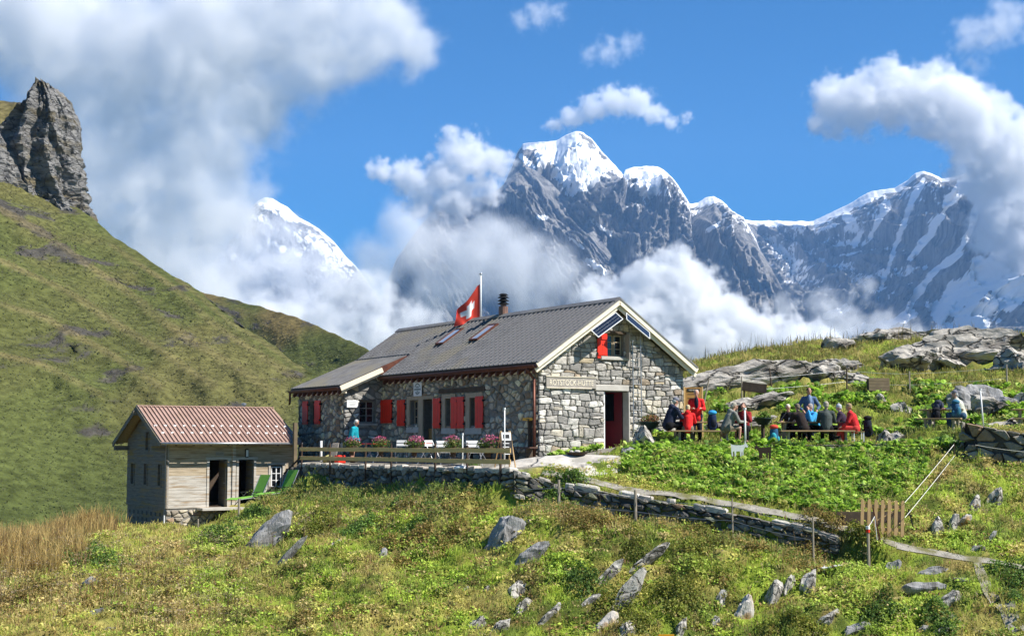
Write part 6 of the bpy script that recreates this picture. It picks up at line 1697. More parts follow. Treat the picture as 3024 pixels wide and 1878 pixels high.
    if long_hair: h.ell(H(0, -.07, -.06), (.07 * k, .05 * k, .09 * k), 10, 8, HR)
    h.build('hair', hcol, root, True)
    for s_ in (-1, 1): MB().ell(H(s_ * .03, .086, .022), (.011 * k, .008 * k, .007 * k), 8, 6, HR).build('eye', M_BLACK, root, True)
    return root
def gp_(us, Y): return (us * S - 512) / FPX * Y
RED = ('red', (.75, .028, .03)); 
def ppl(label, us, Y, face, top, **kw):
    x = gp_(us, Y) / (math.cos(PITCH)) if False else gp_(us, Y)
    z = kw.pop('z', None)
    return person(label, x, Y, gz(x, Y) if z is None else z, R(face), top, **kw)
ppl('seated hiker in navy hooded jacket and grey cap at the left bench end', 1972, 48.95, -70, ('navy', (.022, .028, .055)), legs='black', hat=('cap', (.22, .22, .26)), lean=.2, hood=True, headtilt=-.35, tall=1.85, size=1.05)
ppl('blond hiker in bright red jacket seated with back to the camera', 2030, 48.80, -8, ('bright_red', (.85, .03, .03)), legs='khaki', hair=(.62, .50, .30), lean=.14, hood=True, tall=1.66)
ppl('man standing in an open red jacket by the first picnic table', 2055, 50.3, 176, RED, legs='navy', pose='stand', hair=(.55, .42, .35), arms='hold', lean=.10, headtilt=-.3, tall=1.84, inner=('inner_navy', (.02, .022, .035)))
ppl('hiker in grey hoodie and shorts bent over on the bench end', 2142, 48.75, -72, ('grey_hoodie', (.235, .235, .21)), legs='khaki', shorts=True, hair=(.42, .38, .31), arms='chin', lean=.24, hood=True, headtilt=-.5, tall=1.82)
ppl('man in a dark red top seated behind the white pole', 2196, 49.3, 165, ('dark_red', (.26, .022, .025)), legs='black', hair=(.16, .11, .085), arms='chin', lean=.12, headtilt=-.2, tall=1.8)
ppl('white haired person in black leaning over the second table', 2330, 50.1, 160, ('black', (.016, .015, .017)), legs='black', hair=(.78, .70, .55), arms='table', lean=.26, headtilt=-.6, tall=1.7)
ppl('person in a dark brown jacket seen from behind leaning left', 2372, 48.85, 25, ('dark_brown', (.035, .025, .022)), legs='black', hair=(.20, .16, .12), lean=.30, headtilt=-.4, tall=1.75)
ppl('grey haired person in a light blue jacket at the second table', 2406, 50.0, 120, ('light_blue', (.06, .38, .72)), legs='black', hair=(.40, .38, .36), arms='chin', lean=.18, tall=1.75)
ppl('man in a blue jacket standing behind the second table', 2386, 51.4, 180, ('steel_blue', (.10, .16, .27)), legs='navy', pose='stand', skin=1, hair=(.05, .035, .03), arms='hips', tall=1.86, inner=('inner_blue', (.22, .30, .44)))
ppl('person in a grey green shirt with back to the camera', 2438, 48.85, -12, ('grey_green', (.075, .088, .082)), legs='black', hair=(.42, .37, .30), lean=.10, tall=1.85, size=1.03)
ppl('person in a white beanie and plum jacket at the table end', 2490, 50.1, 80, ('plum', (.055, .035, .06)), legs='black', skin=2, hat=('beanie', (.60, .62, .68)), lean=.12, tall=1.7)
ppl('hiker dressed all in red with crossed legs facing left', 2522, 48.95, 82, ('crimson', (.66, .035, .04)), legs='red', hair=(.42, .30, .18), arms='knee', lean=.14, cross=True, tall=1.76)
ppl('man in cream top and pale cap sitting at the far table', 2838, 50.15, 80, ('cream', (.62, .63, .52)), legs='blue', hat=('cap', (.66, .56, .44)), lean=.16, tall=1.8, seat=.46)
pp = hw(-2.7, 9.0)
person('person in a turquoise jacket walking on the hut terrace', pp.x, pp.y, gz(pp.x, pp.y), R(-110), ('turquoise', (.015, .34, .42)), legs='khaki', pose='stand', shorts=True, hair=(.78, .74, .66), arms='down', lean=.16, headtilt=-.4, tall=1.66)

# ------------------------------------------------------------------ picnic tables
M_TBL = mat('table_plank', (.44, .30, .16), (.32, .215, .11), rough=.75, scale=2.4, stretch=(.6, 8, 8), bump=.003)
M_TLEG = mat('table_leg', (.36, .32, .25), (.25, .22, .17), rough=.85, scale=3, stretch=(6, 6, 1))
def picnic(label, x, y, rz, L_, z=None, zt=.74):
    g = gz(x, y) if z is None else z
    r = empty('picnic_table', (x, y, g), rz, label, 'picnic table', 'picnic tables on the seating terrace')
    for i in range(4): MB().box((0, -.27 + i * .18, zt), (L_, .165, .045)).build('table_plank', M_TBL, r, bevel=.006)
    for s_ in (-1, 1):
        for i in range(2): MB().box((0, s_ * (.62 + i * .15), .42), (L_, .135, .042)).build('bench_plank', M_TBL, r, bevel=.006)
        xx = s_ * (L_ / 2 - .28)
        for t in (-1, 1):
            MB().prism([(.06, 0), (.20, 0), (.13, .35), (.26, .715), (.08, .715), (.02, .4)], lambda a, b, d: (xx + d, t * a, b), -.04, .04).build('leg', M_TLEG, r)
            MB().prism([(.58, 0), (.78, 0), (.72, .2), (.80, .40), (.56, .40), (.62, .2)], lambda a, b, d: (xx + d, t * a, b), -.035, .035).build('bench_leg', M_TLEG, r)
        MB().box((xx, 0, .30), (.05, 1.4, .09)).build('crossbar', M_TLEG, r)
    return r
picnic('wooden picnic table with red jacketed hikers nearest the hut', gp_(2068, 49.4), 49.45, 0, 2.15, zt=.72)
picnic('long wooden picnic table crowded with hikers in the middle', gp_(2395, 49.5), 49.45, R(2), 2.5, zt=.72)
picnic('wooden picnic table with the capped man and bags on it', 15.0, 50.55, R(-28), 1.5)
picnic('wooden picnic table cut by the right picture edge', 18.1, 50.2, R(-15), 1.6)
MB_ = MB()
st = empty('stool', (gp_(2530, 48.95), 48.95, gz(gp_(2530, 48.95), 48.95)), 0, 'white legged stool under the hiker in red', 'stool')
MB().box((0, 0, .41), (.38, .36, .03)).build('seat', M_TBL, st)
for a in (-1, 1):
    for b in (-1, 1): MB().box((a * .16, b * .15, .2), (.035, .035, .42)).build('leg', M_WHITE, st)
# things on the tables
def cup(x, y, z, label, m, h=.11, r=.04):
    o = MB().lathe((0, 0, 0), [(r * .8, 0), (r, h), (r * .9, h), (r * .7, .01), (0, .01)], 10).build('cup', m); o.location = (x, y, z)
    tag(o, label, 'cup', 'cups on the picnic tables')
cup(gp_(2330, 49.3) , 49.25, gz(9.5, 49.3) + .745, 'white mug in front of the white haired person', M_WHITE, .13, .05)
cup(gp_(2095, 49.3), 49.3, gz(6.5, 49.3) + .745, 'clear glass standing on the first table', M_CONC, .15)
cup(gp_(2462, 49.3), 49.2, gz(11, 49.3) + .745, 'small white cup right of the grey green shirt', M_WHITE, .08)
cup(14.85, 50.6, gz(15, 50.5) + .765, 'pale glass on the far picnic table', M_CONC, .14)
# ------------------------------------------------------------------ backpacks and poles
def backpack(label, x, y, z, rz, c1, c2, h=.62, lidc=None):
    r = empty('backpack', (x, y, z), rz, label, 'backpack')
    m1, m2 = cloth('pack_%s' % label[:12], c1), cloth('packb_%s' % label[:12], c2)
    b = MB().cap((0, 0, .14), (0, .02, h * .72), .15, .14, 12); o = vox(b, 'bag', m1, r, .02, 6)
    MB().ell((0, .0, h * .92), (.15, .13, .085), 12, 8).build('lid', cloth('packl_%s' % label[:12], lidc or c2), r, True)
    MB().ell((0, -.13, h * .38), (.10, .06, .15), 10, 8).build('front_pocket', m2, r, True)
    for s_ in (-1, 1):
        MB().ell((s_ * .14, 0, h * .26), (.05, .07, .11), 8, 6).build('side_pocket', m2, r, True)
        MB().tube([Vector((s_ * .08, .14, h * .8)), Vector((s_ * .10, .22, h * .55)), Vector((s_ * .1, .15, h * .2))], .018, 6).build('strap', m2, r)
backpack('blue topped navy backpack standing on the first bench', gp_(2103, 48.8), 48.82, gz(6.8, 48.8) + .44, R(10), (.02, .035, .09), (.015, .018, .03), .66, (.05, .36, .75))
backpack('teal backpack with a red top on the ground before the second bench', gp_(2284, 48.35), 48.4, gz(8.8, 48.4), R(-15), (.03, .10, .20), (.05, .38, .45), .62, (.70, .08, .05))
backpack('black backpack standing right of the hiker in red', gp_(2560, 49.2), 49.2, gz(12, 49.2) + .22, R(20), (.018, .02, .035), (.012, .012, .014), .70)
backpack('deep blue backpack leaning beside the capped man', gp_(2818, 50.05), 49.95, gz(15.2, 50) + .46, R(30), (.035, .10, .20), (.04, .16, .26), .58)
backpack('black bag on the far bench under the table', gp_(2760, 50.2), 50.1, gz(14.6, 50) + .42, R(0), (.012, .012, .014), (.02, .02, .024), .34)
backpack('small dark blue bag lying on the far picnic table', gp_(2768, 50.7), 50.65, gz(14.7, 50.6) + .765, R(60), (.03, .04, .10), (.06, .07, .09), .26)
def trek(label, a, b):
    o = MB().cyl(Vector(a), Vector(b), .010, .014, 6)
    r = empty('trekking_pole', a, 0, label, 'trekking pole')
    MB().cyl((0, 0, 0), Vector(b) - Vector(a), .009, .011, 6).build('shaft', M_BLACK, r); d = Vector(b) - Vector(a)
    MB().cyl(d * .9, d * 1.02, .018, .022, 8).build('grip', M_BLACK, r)
trek('black trekking pole leaning left of the white haired person', px(2285, 1268, 48.6), px(2325, 1212, 49.9))
trek('dark trekking pole leaning on the black backpack', px(2590, 1292, 49.0), px(2556, 1240, 49.2))

# ------------------------------------------------------------------ info board, planters, crates
ib = Vector((gp_(2047, 52.3), 52.3, 0)); ib.z = gz(ib.x, ib.y)
IB = empty('info_board', ib, R(6), 'tall orange brown wooden menu board with a black header by the gable', 'info board')
MB().box((0, 0, 1.28), (.62, .05, 1.5)).build('board', mat('orange_board', (.48, .25, .06), (.38, .19, .05), rough=.6, scale=3), IB)
hd_ = MB().box((0, -.03, 1.93), (.46, .02, .10)).build('header', M_BLACK, IB)
mb = MB()
for k in range(9): mb.box((-.16 + k * .04, -.042, 1.93), (.028, .004, .045 if k % 3 else .03))
mb.build('header_print', mat('cream_print', (.6, .55, .4), rough=.7), hd_)
mb = MB()
for k in range(5): mb.box((0, -.027, 1.78 - k * .14), (.44, .006, .02))
mb.build('printed_lines', M_DWOOD, IB)
for s_ in (-1, 1): MB().box((s_ * .33, 0, 1.0), (.05, .06, 2.1)).build('post', M_RAIL, IB)
def leafball(c, r, n, seed, size, cols, squash=.7):
    rr = np.random.RandomState(seed)
    d = rr.normal(size=(n, 3)); d /= np.linalg.norm(d, axis=1)[:, None]
    p = d * (rr.rand(n, 1) ** .4) * np.array([r, r, r * squash]) + np.array(c)
    return leaves(p, d + rr.normal(size=(n, 3)) * .5, size * (.6 + .8 * rr.rand(n)), np.array(cols)[rr.randint(0, len(cols), n)] * (.7 + .6 * rr.rand(n, 1)), rr)
def leaves(p, nrm, size, col, rr):
    "diamond leaves, folded along the middle; returns V, F, C"
    n = len(p)
    nrm = nrm / np.linalg.norm(nrm, axis=1)[:, None]
    t = rr.normal(size=(n, 3)); t -= (t * nrm).sum(1)[:, None] * nrm; t /= np.linalg.norm(t, axis=1)[:, None]
    bi = np.cross(nrm, t); s_ = size[:, None]
    V = np.stack([p - t * s_ * .5, p + bi * s_ * .32 + nrm * s_ * .12, p + t * s_ * .5, p - bi * s_ * .32 + nrm * s_ * .12], 1).reshape(-1, 3)
    b = np.arange(n)[:, None] * 4
    F = np.concatenate([b + np.array([0, 1, 2]), b + np.array([0, 2, 3])], 1).reshape(-1, 3)
    return V, F, np.repeat(col, 4, 0)
def m_leaf(name, trans=.42):
    m = bpy.data.materials.new(name); m.use_nodes = True; nt = m.node_tree; N = nt.nodes.new; L = nt.links.new
    b = nt.nodes['Principled BSDF']; b.inputs['Roughness'].default_value = .6; b.inputs['Specular IOR Level'].default_value = .25
    at = N('ShaderNodeAttribute'); at.attribute_name = 'col'
    tr_ = N('ShaderNodeBsdfTranslucent'); mx = N('ShaderNodeMixShader'); mx.inputs[0].default_value = trans
    L(at.outputs['Color'], b.inputs['Base Color']); L(at.outputs['Color'], tr_.inputs['Color'])
    L(b.outputs[0], mx.inputs[1]); L(tr_.outputs[0], mx.inputs[2]); L(mx.outputs[0], nt.nodes['Material Output'].inputs['Surface'])
    return m
M_LEAF = m_leaf('leaf')
def leaf_object(name, VFC, parent=None, loc=None, m=None):
    me = np_mesh(name, VFC[0], VFC[1], m or M_LEAF, False); setcol(me, VFC[2])
    o = bpy.data.objects.new(name, me); link(o, parent)
    if loc is not None: o.location = loc
    return o
GREENS = [(.09, .16, .025), (.06, .11, .02), (.14, .20, .04), (.05, .09, .03)]
PINKS = [(.62, .16, .28), (.70, .30, .40), (.55, .10, .20)]
# flower boxes on the terrace rail
for i, (us, lb) in enumerate(((1040, 'leftmost pot of pink flowers on the terrace rail'), (1125, 'second pot of pale pink flowers from the left on the rail'), (1224, 'middle pot of pink flowers on the rail'), (1337, 'pot of purple pink flowers left of the white parasol pole base'), (1440, 'rightmost pot of pink flowers beside the easel'))):
    t_ = [7.0, 4.6, 2.0, -.6, -2.75][i]
    # find t so that the pot projects at us
    best = min(np.arange(-4.2, 11, .05), key=lambda t: abs((512 + FPX * hw(-3.72, t).x / (hw(-3.72, t).y * math.cos(PITCH))) - us * S))
    p = hw(-3.72, best, -.25)
    r = empty('flower_pot', p, YAW, lb, 'flower pot', 'flower pots on the terrace rail')
    MB().prism([(-.24, 0), (.24, 0), (.28, .20), (-.28, .20)], lambda a, b, d: (d, a, b), -.09, .09).build('pot', M_DWOOD, r)
    leaf_object('foliage', leafball((0, 0, .27), .36, 420, 40 + i, .075, GREENS + [(.20, .20, .05)], .6), r)
    leaf_object('blossoms', leafball((.02, (-.05, .1, -.1, .1, -.12)[i], .42), .30, 190, 60 + i, .055, PINKS, .5), r)
    MB().box((.0, 0, -.08), (.04, .3, .16)).build('bracket', M_RUSTY, r)
# dark green planters by the benches
def planter(us, vs, Y, label, leafcol, hgt, w=.36, n=260):
    p = px(us, vs, Y); g = gz(p.x, p.y)
    r = empty('planter', (p.x, p.y, g), 0, label, 'planter')
    MB().lathe((0, 0, hgt), [(.0, 0), (w * .5, 0), (w, .22), (w * 1.05, .22), (w * 1.05, .25), (w * .9, .25), (w * .45, .04)], 16).build('tub', mat('green_tub_' + label[:5], (.03, .055, .045), (.02, .04, .03), rough=.6), r)
    MB().cyl((0, 0, -.1), (0, 0, hgt + .02), .07, .07, 8).build('stand', M_DWOOD, r)
    leaf_object('plants', leafball((0, 0, hgt + .32), w * .95, n, 5, .10, leafcol, .55), r)['kind'] = 'stuff'
planter(1918, 1290, 49.6, 'dark green tub of leafy plants beside the ladder', [(.22, .10, .05), (.30, .16, .06), (.12, .18, .03)], .25)
planter(2253, 1262, 50.6, 'dark green bowl planter on a stand between the two tables', [(.14, .24, .03), (.18, .28, .04)], .62, .32, 160)
cr = px(2228, 1160, 57.0); r = empty('wooden_trough', (cr.x, cr.y, gz(cr.x, cr.y)), R(-8), 'tilted brown wooden trough before the long slab', 'trough')
M3_ = Matrix.Rotation(R(8), 3, 'Y')
for dz in (0, .17): MB().box((0, -.15, .28 + dz), (.95, .03, .16), M3_).build('board', M_DWOOD, r)
MB().box((0, -.13, .56), (.98, .06, .03), M3_).build('rim', M_CREAM, r); MB().box((0, .15, .35), (.95, .03, .34), M3_).build('board', M_DWOOD, r); MB().box((-.4, 0, .1), (.06, .2, .4)).build('leg', M_DWOOD, r); MB().box((.4, 0, .06), (.06, .2, .3)).build('leg', M_DWOOD, r)
cr = px(2592, 1140, 58.5); r = empty('wooden_crate', (cr.x, cr.y, gz(cr.x, cr.y)), R(5), 'weathered brown plank crate on the knoll meadow', 'crate')
for k in range(4): MB().box((0, -.18, .12 + k * .13), (.85, .03, .12)).build('plank', mat('crate_wood_%d' % k, (.26, .19, .115), (.18, .13, .08), rough=.85, scale=4, stretch=(1, 8, 8)), r)
MB().box((0, 0, .3), (.80, .32, .5)).build('body', M_DWOOD, r)

# ------------------------------------------------------------------ terrace furniture
def folding_chair(label, q, t, rz, m=M_WHITE):
    p = hw(q, t); g = gz(p.x, p.y)
    r = empty('folding_chair', (p.x, p.y, g), YAW + rz, label, 'chair', 'white folding chairs on the terrace')
    for k in range(4): MB().box((0, -.15 + k * .10, .45), (.42, .08, .018)).build('seat_slat', m, r)
    for k in range(2): MB().box((0, -.24 - k * .01, .68 + k * .12), (.42, .018, .09)).build('back_slat', m, r)
    for s_ in (-1, 1):
        MB().cyl((s_ * .2, .22, 0), (s_ * .2, -.26, .84), .011, .011, 6).build('leg', M_METAL, r); MB().cyl((s_ * .2, -.22, 0), (s_ * .2, .18, .45), .011, .011, 6).build('leg', M_METAL, r)
def bistro(label, q, t, top, L_=.9):
    p = hw(q, t); g = gz(p.x, p.y)
    r = empty('terrace_table', (p.x, p.y, g), YAW, label, 'table', 'folding tables on the terrace')
    MB().box((0, 0, .72), (.62, L_, .03)).build('table_top', top, r, bevel=.008)
    for s_ in (-1, 1):
        for a in (-1, 1): MB().cyl((a * .24, s_ * L_ * .4, 0), (-a * .24, s_ * L_ * .4, .71), .013, .013, 6).build('leg', M_METAL, r)
bistro('red topped folding table behind the second flower pot', -2.55, 3.9, M_RED); folding_chair('white slatted chair left of the red folding table', -2.5, 5.3, R(-20)); folding_chair('white slatted chair right of the red folding table', -2.6, 2.7, R(200))
bistro('wood topped terrace table below the front windows', -2.3, .4, M_GREYW, 1.3); folding_chair('white chair before the open front door', -2.9, 1.4, R(170)); folding_chair('white chair at the right terrace table', -2.9, -.6, R(170))
bistro('red topped folding table near the annex window', -2.6, 7.3, M_RED)
p = hw(-.38, 2.0); BN = empty('wall_bench', (p.x, p.y, gz(p.x, p.y)), YAW, 'long brown plank bench along the shaded hut wall', 'bench')
MB().box((0, 0, .42), (.32, 4.6, .05)).build('seat', mat('bench_brown', (.11, .055, .035), (.075, .04, .028), rough=.7, scale=3, stretch=(8, .6, 8)), BN)
for y in (-2, -.7, .7, 2): MB().box((0, y, .2), (.26, .08, .4)).build('leg', M_DWOOD, BN)
# chalk easel
best = min(np.arange(-5, 3, .05), key=lambda t: abs((512 + FPX * hw(-3.3, t).x / (hw(-3.3, t).y * math.cos(PITCH))) - 1492 * S))
p = hw(-3.3, best); EA = empty('chalk_easel', (p.x, p.y, gz(p.x, p.y)), R(16), 'wooden folding easel with a menu chalkboard at the terrace end', 'easel')
for s_ in (-1, 1):
    for a in (-1, 1): MB().beam((s_ * .24, a * .36, 0), (s_ * .14, a * .05, 1.16), .03, .045, up=(0, 1, 0)).build('leg', M_PICK, EA)
for a in (-1, 1):
    t_ = math.atan2(.31, 1.16)
    o = MB().box((0, a * .17, .76), (.36, .02, .66), Matrix.Rotation(a * t_, 3, 'X')).build('chalkboard', M_BLACK if a < 0 else M_DWOOD, EA)
ob_ = MB().box((0, -.12, 1.0), (.30, .012, .26), Matrix.Rotation(-t_, 3, 'X')).build('paper_notice', M_WHITE, EA)
MB().box((0, -.13, 1.0), (.2, .008, .12), Matrix.Rotation(-t_, 3, 'X')).build('printed_block', M_BLACK, ob_)
mb = MB(); rr = random.Random(4)
for k in range(4): mb.box((rr.uniform(-.05, .05), -.215 - .055 * k * .6, .78 - .11 * k), (.2, .006, .02), Matrix.Rotation(-t_, 3, 'X'))
mb.build('chalk_writing', M_WHITE, EA)
# odds and ends at the left end of the terrace
p = hw(-3.1, 9.2); o = MB().box((0, 0, .16), (.34, .34, .32)).build('red_box', M_RED, None, bevel=.03); o.location = (p.x, p.y, gz(p.x, p.y)); o.rotation_euler = (0, 0, YAW); tag(o, 'orange red plastic box on the left terrace corner', 'box')
p = hw(-3.2, 10.0); rock('lichen_boulder', (p.x, p.y, gz(p.x, p.y) + .12), (.5, .3, .26), 433, mat('yellow_lichen', (.36, .33, .12), (.22, .20, .10), rough=.95, scale=6, bump=.02), rot=(0, 0, YAW + R(70)), label='mossy yellow boulder at the left terrace corner', cat='boulder')
p = hw(-2.7, 10.6); r = empty('folded_chair', (p.x, p.y, gz(p.x, p.y)), YAW, 'folded grey chair leaning in the left terrace corner', 'folded chair')
for k in range(6): MB().box((0, -.25 + k * .1, .4), (.03, .06, .75), Matrix.Rotation(R(12), 3, 'Y')).build('slat', M_GREYW, r)
p = px(870, 1384, 58.2); r = empty('corner_board', tuple(p), YAW, 'upright brown board at the annex outer corner', 'board')
MB().box((0, 0, .9), (.14, .16, 1.9)).build('board', mat('brown_board', (.20, .15, .09), (.13, .10, .06), rough=.85, scale=3), r)

# ------------------------------------------------------------------ green sun loungers
M_GRN = mat('green_mesh', (.20, .44, .06), (.16, .36, .05), rough=.7, scale=12)
def lounger(label, p, rz):
    r = empty('sun_lounger', p, rz, label, 'sun lounger', 'green sun loungers by the outhouse')
    tl = Matrix.Rotation(R(62), 3, 'X')
    MB().box((0, 0, .30), (.56, 1.05, .02), Matrix.Rotation(R(4), 3, 'X')).build('seat', M_GRN, r)
    MB().box((0, .52 + .22, .30 + .42), (.56, .96, .02), tl).build('backrest', M_GRN, r)
    MB().box((0, -.66, .26), (.54, .30, .02), Matrix.Rotation(R(12), 3, 'X')).build('foot_rest', M_GRN, r)
    for s_ in (-1, 1):
        MB().cyl((s_ * .29, -.75, .22), (s_ * .29, .52, .33), .016, .016, 6).build('frame', M_METAL, r)
        MB().cyl((s_ * .29, .50, .31), (s_ * .29, .97, 1.15), .016, .016, 6).build('frame', M_METAL, r)
        MB().cyl((s_ * .29, -.35, .0), (s_ * .29, .25, .48), .014, .014, 6).build('leg', M_BLACK, r); MB().cyl((s_ * .29, .55, .0), (s_ * .29, -.05, .48), .014, .014, 6).build('leg', M_BLACK, r)
        MB().box((s_ * .31, .2, .50), (.05, .42, .025)).build('armrest', M_BLACK, r)
    return r
for us, vs, Y, lb, a in ((728, 1490, 56.0, 'left green mesh sun lounger by the outhouse doors', -38), (812, 1475, 56.4, 'right green mesh sun lounger beside the terrace corner', -38)):
    p = px(us, vs, Y); lounger(lb, (p.x, p.y, max(p.z, gz(p.x, p.y) + .05)), R(a))
# ------------------------------------------------------------------ vegetation
VR = np.random.RandomState(77)
ROCK_OBJS = [(o.location.copy(), max(o.dimensions.x, o.dimensions.y) * .42) for o in bpy.data.objects if o.type == 'MESH' and o.parent is None and (o.name.startswith('boulder') or o.name.startswith('rock_outcrop') or o.name.startswith('rock_slab'))]
_ro = np.array([[p.x, p.y, r] for p, r in ROCK_OBJS])
def photo(x, y, z):
    dep = y * math.cos(PITCH) + z * math.sin(PITCH)
    return (512 + FPX * x / dep) / S, (317.5 - FPX * (-y * math.sin(PITCH) + z * math.cos(PITCH)) / dep) / S
OUTP = np.array([OC.x, OC.y])
def free(x, y, k=1.0, path=.42):
    ok = path_d(x, y) > path
    ok &= inside(POLY_T, x, y) < -.15
    for cx, cy, r in _ro: ok &= np.hypot(x - cx, (y - cy)) > r * k
    q = (x - OC.x) * EQ.x + (y - OC.y) * EQ.y; t = (x - OC.x) * ET.x + (y - OC.y) * ET.y
    ok &= ~((q > -.1) & (q < 6.2) & (t > -.75) & (t < 4.3))
    return ok
def spots(n, x0, x1, y0, y1, k=1.0, path=.42):
    Y = y0 + (y1 - y0) * VR.rand(n); X = (x0 + (x1 - x0) * VR.rand(n)) * Y / 42.0
    m = free(X, Y, k, path); X, Y = X[m], Y[m]
    return X, Y, ground(X, Y)
def blades(X, Y, Z, nb, h, w, col, spread=.10, lean=.5, tip=1.3):
    n = len(X) * nb
    bx = np.repeat(X, nb) + VR.normal(size=n) * spread; by = np.repeat(Y, nb) + VR.normal(size=n) * spread
    bz = np.repeat(Z, nb) - .03
    hh = np.repeat(h, nb) * (.55 + .7 * VR.rand(n)); a = VR.rand(n) * 2 * np.pi; ln = lean * VR.rand(n)
    dx, dy = np.cos(a) * ln * hh, np.sin(a) * ln * hh
    s_ = VR.rand(n) * 2 * np.pi; wx, wy = np.cos(s_) * w, np.sin(s_) * w * .5
    ww = (.7 + .6 * VR.rand(n)); wx *= ww; wy *= ww
    B = np.stack([bx, by, bz], -1); M = B + np.stack([dx * .35, dy * .35, hh * .62], -1); T = B + np.stack([dx, dy, hh * (1 - .35 * ln)], -1)
    Wd = np.stack([wx, wy, np.zeros(n)], -1)
    V = np.stack([B - Wd, B + Wd, M + Wd * .8, M - Wd * .8, T], 1).reshape(-1, 3)
    b = np.arange(n)[:, None] * 5
    F = np.concatenate([b + np.array([0, 1, 2]), b + np.array([0, 2, 3]), b + np.array([3, 2, 4])], 1).reshape(-1, 3)
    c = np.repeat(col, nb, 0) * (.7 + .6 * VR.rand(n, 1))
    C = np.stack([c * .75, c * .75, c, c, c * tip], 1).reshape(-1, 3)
    return V, F, C
def stuff(name, parts, label, cat, m=None):
    off = 0; Vs, Fs, Cs = [], [], []
    for V, F, C in parts: Vs.append(V); Fs.append(F + off); Cs.append(C); off += len(V)
    me = np_mesh(name, np.concatenate(Vs), np.concatenate(Fs), m or M_LEAF, False); setcol(me, np.clip(np.concatenate(Cs), 0, 1))
    o = bpy.data.objects.new(name, me); link(o); o['kind'] = 'stuff'
    tag(o, label, cat); return o
def patches(X, Y, Z, lst):
    "1 inside any listed patch (photograph px, radius px)"
    u, v = photo(X, Y, Z); r = np.zeros_like(X)
    for a, b, ra, rb in lst: r = np.maximum(r, sstep(1.25, .6, np.hypot((u - a) / ra, (v - b) / rb) + .35 * fbm(X * 1.2, Y * 1.2, 3, 44)))
    return r
DRY = [(150, 1530, 160, 70), (60, 1640, 130, 60), (30, 1760, 140, 90), (240, 1750, 160, 60), (520, 1820, 160, 70), (200, 1600, 120, 40), (700, 1700, 90, 60), (1130, 1650, 60, 30), (1820, 1560, 90, 60), (1700, 1530, 90, 60), (2440, 1590, 60, 60), (2290, 1560, 90, 30), (480, 1640, 90, 60)]
LUSH = [(700, 1500, 90, 40), (640, 1590, 90, 50), (650, 1730, 100, 50), (1180, 1630, 90, 30), (1650, 1680, 50, 50), (1640, 1440, 50, 40), (270, 1640, 90, 50), (2080, 1680, 110, 30), (1250, 1700, 110, 40), (2850, 1600, 120, 30), (2500, 1720, 160, 60), (2600, 1800, 200, 60)]
STRAW = np.array((.68, .54, .24)); BRN = np.array((.34, .21, .09)); LIME = np.array((.42, .58, .08))
def col_at(X, Y, Z, base=1.0):
    c = meadow_colour(X, Y) * 1.75
    d = patches(X, Y, Z, DRY)[:, None]; g = patches(X, Y, Z, LUSH)[:, None]
    r = VR.rand(len(X), 1)
    c = c * (1 - d * .75) + np.where(r < .55, STRAW, BRN) * d * .75
    c = c * (1 - g * .7) + LIME * g * .7
    j = VR.rand(len(X), 1)
    c = np.where(j < .08, STRAW * .9, c); c = np.where((j > .08) & (j < .12), BRN, c); c = np.where(j > .86, LIME, c)
    return c * base
# foreground slope: short grass, taller tufts, herbs
X, Y, Z = spots(46000, -17, 17.5, 34.2, 48.5, .6, .2)
u, v = photo(X, Y, Z)
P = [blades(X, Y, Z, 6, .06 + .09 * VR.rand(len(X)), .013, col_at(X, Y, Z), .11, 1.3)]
X, Y, Z = spots(14000, -19, -2, 48, 62, .6)
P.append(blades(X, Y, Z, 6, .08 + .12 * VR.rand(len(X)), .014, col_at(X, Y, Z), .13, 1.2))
X, Y, Z = spots(9000, -17, 17.5, 34.2, 47.0, .9)
tall = sstep(-.1, .5, fbm(X * .5, Y * .5, 3, 61)) + patches(X, Y, Z, DRY)
k_ = VR.rand(len(X)) < .10 + .35 * tall
X, Y, Z = X[k_], Y[k_], Z[k_]
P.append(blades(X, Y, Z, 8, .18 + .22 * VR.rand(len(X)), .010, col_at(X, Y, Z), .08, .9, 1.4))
stuff('meadow_grass', P, 'mixed green and straw coloured grass covering the foreground slope', 'grass')
def herb(X, Y, Z, nl, size, hgt, col, spread):
    n = len(X) * nl
    p = np.stack([np.repeat(X, nl) + VR.normal(size=n) * spread, np.repeat(Y, nl) + VR.normal(size=n) * spread, np.repeat(Z, nl) + np.repeat(hgt, nl) * VR.rand(n) ** .6], -1)
    nr = VR.normal(size=(n, 3)) * .55 + np.array([0.1, -.3, .9])
    return leaves(p, nr, size * (.6 + .8 * VR.rand(n)), np.repeat(col, nl, 0) * (.6 + .75 * VR.rand(n, 1)), VR)
X, Y, Z = spots(22000, -17, 17.5, 34.2, 48.0, .7, .3)
hb = fbm(X * .7, Y * .7, 4, 71) + patches(X, Y, Z, LUSH) * .8 + .25
k_ = VR.rand(len(X)) < hb; X, Y, Z = X[k_], Y[k_], Z[k_]
P = [herb(X, Y, Z, 11, .085, .05 + .16 * VR.rand(len(X)), col_at(X, Y, Z), .12)]
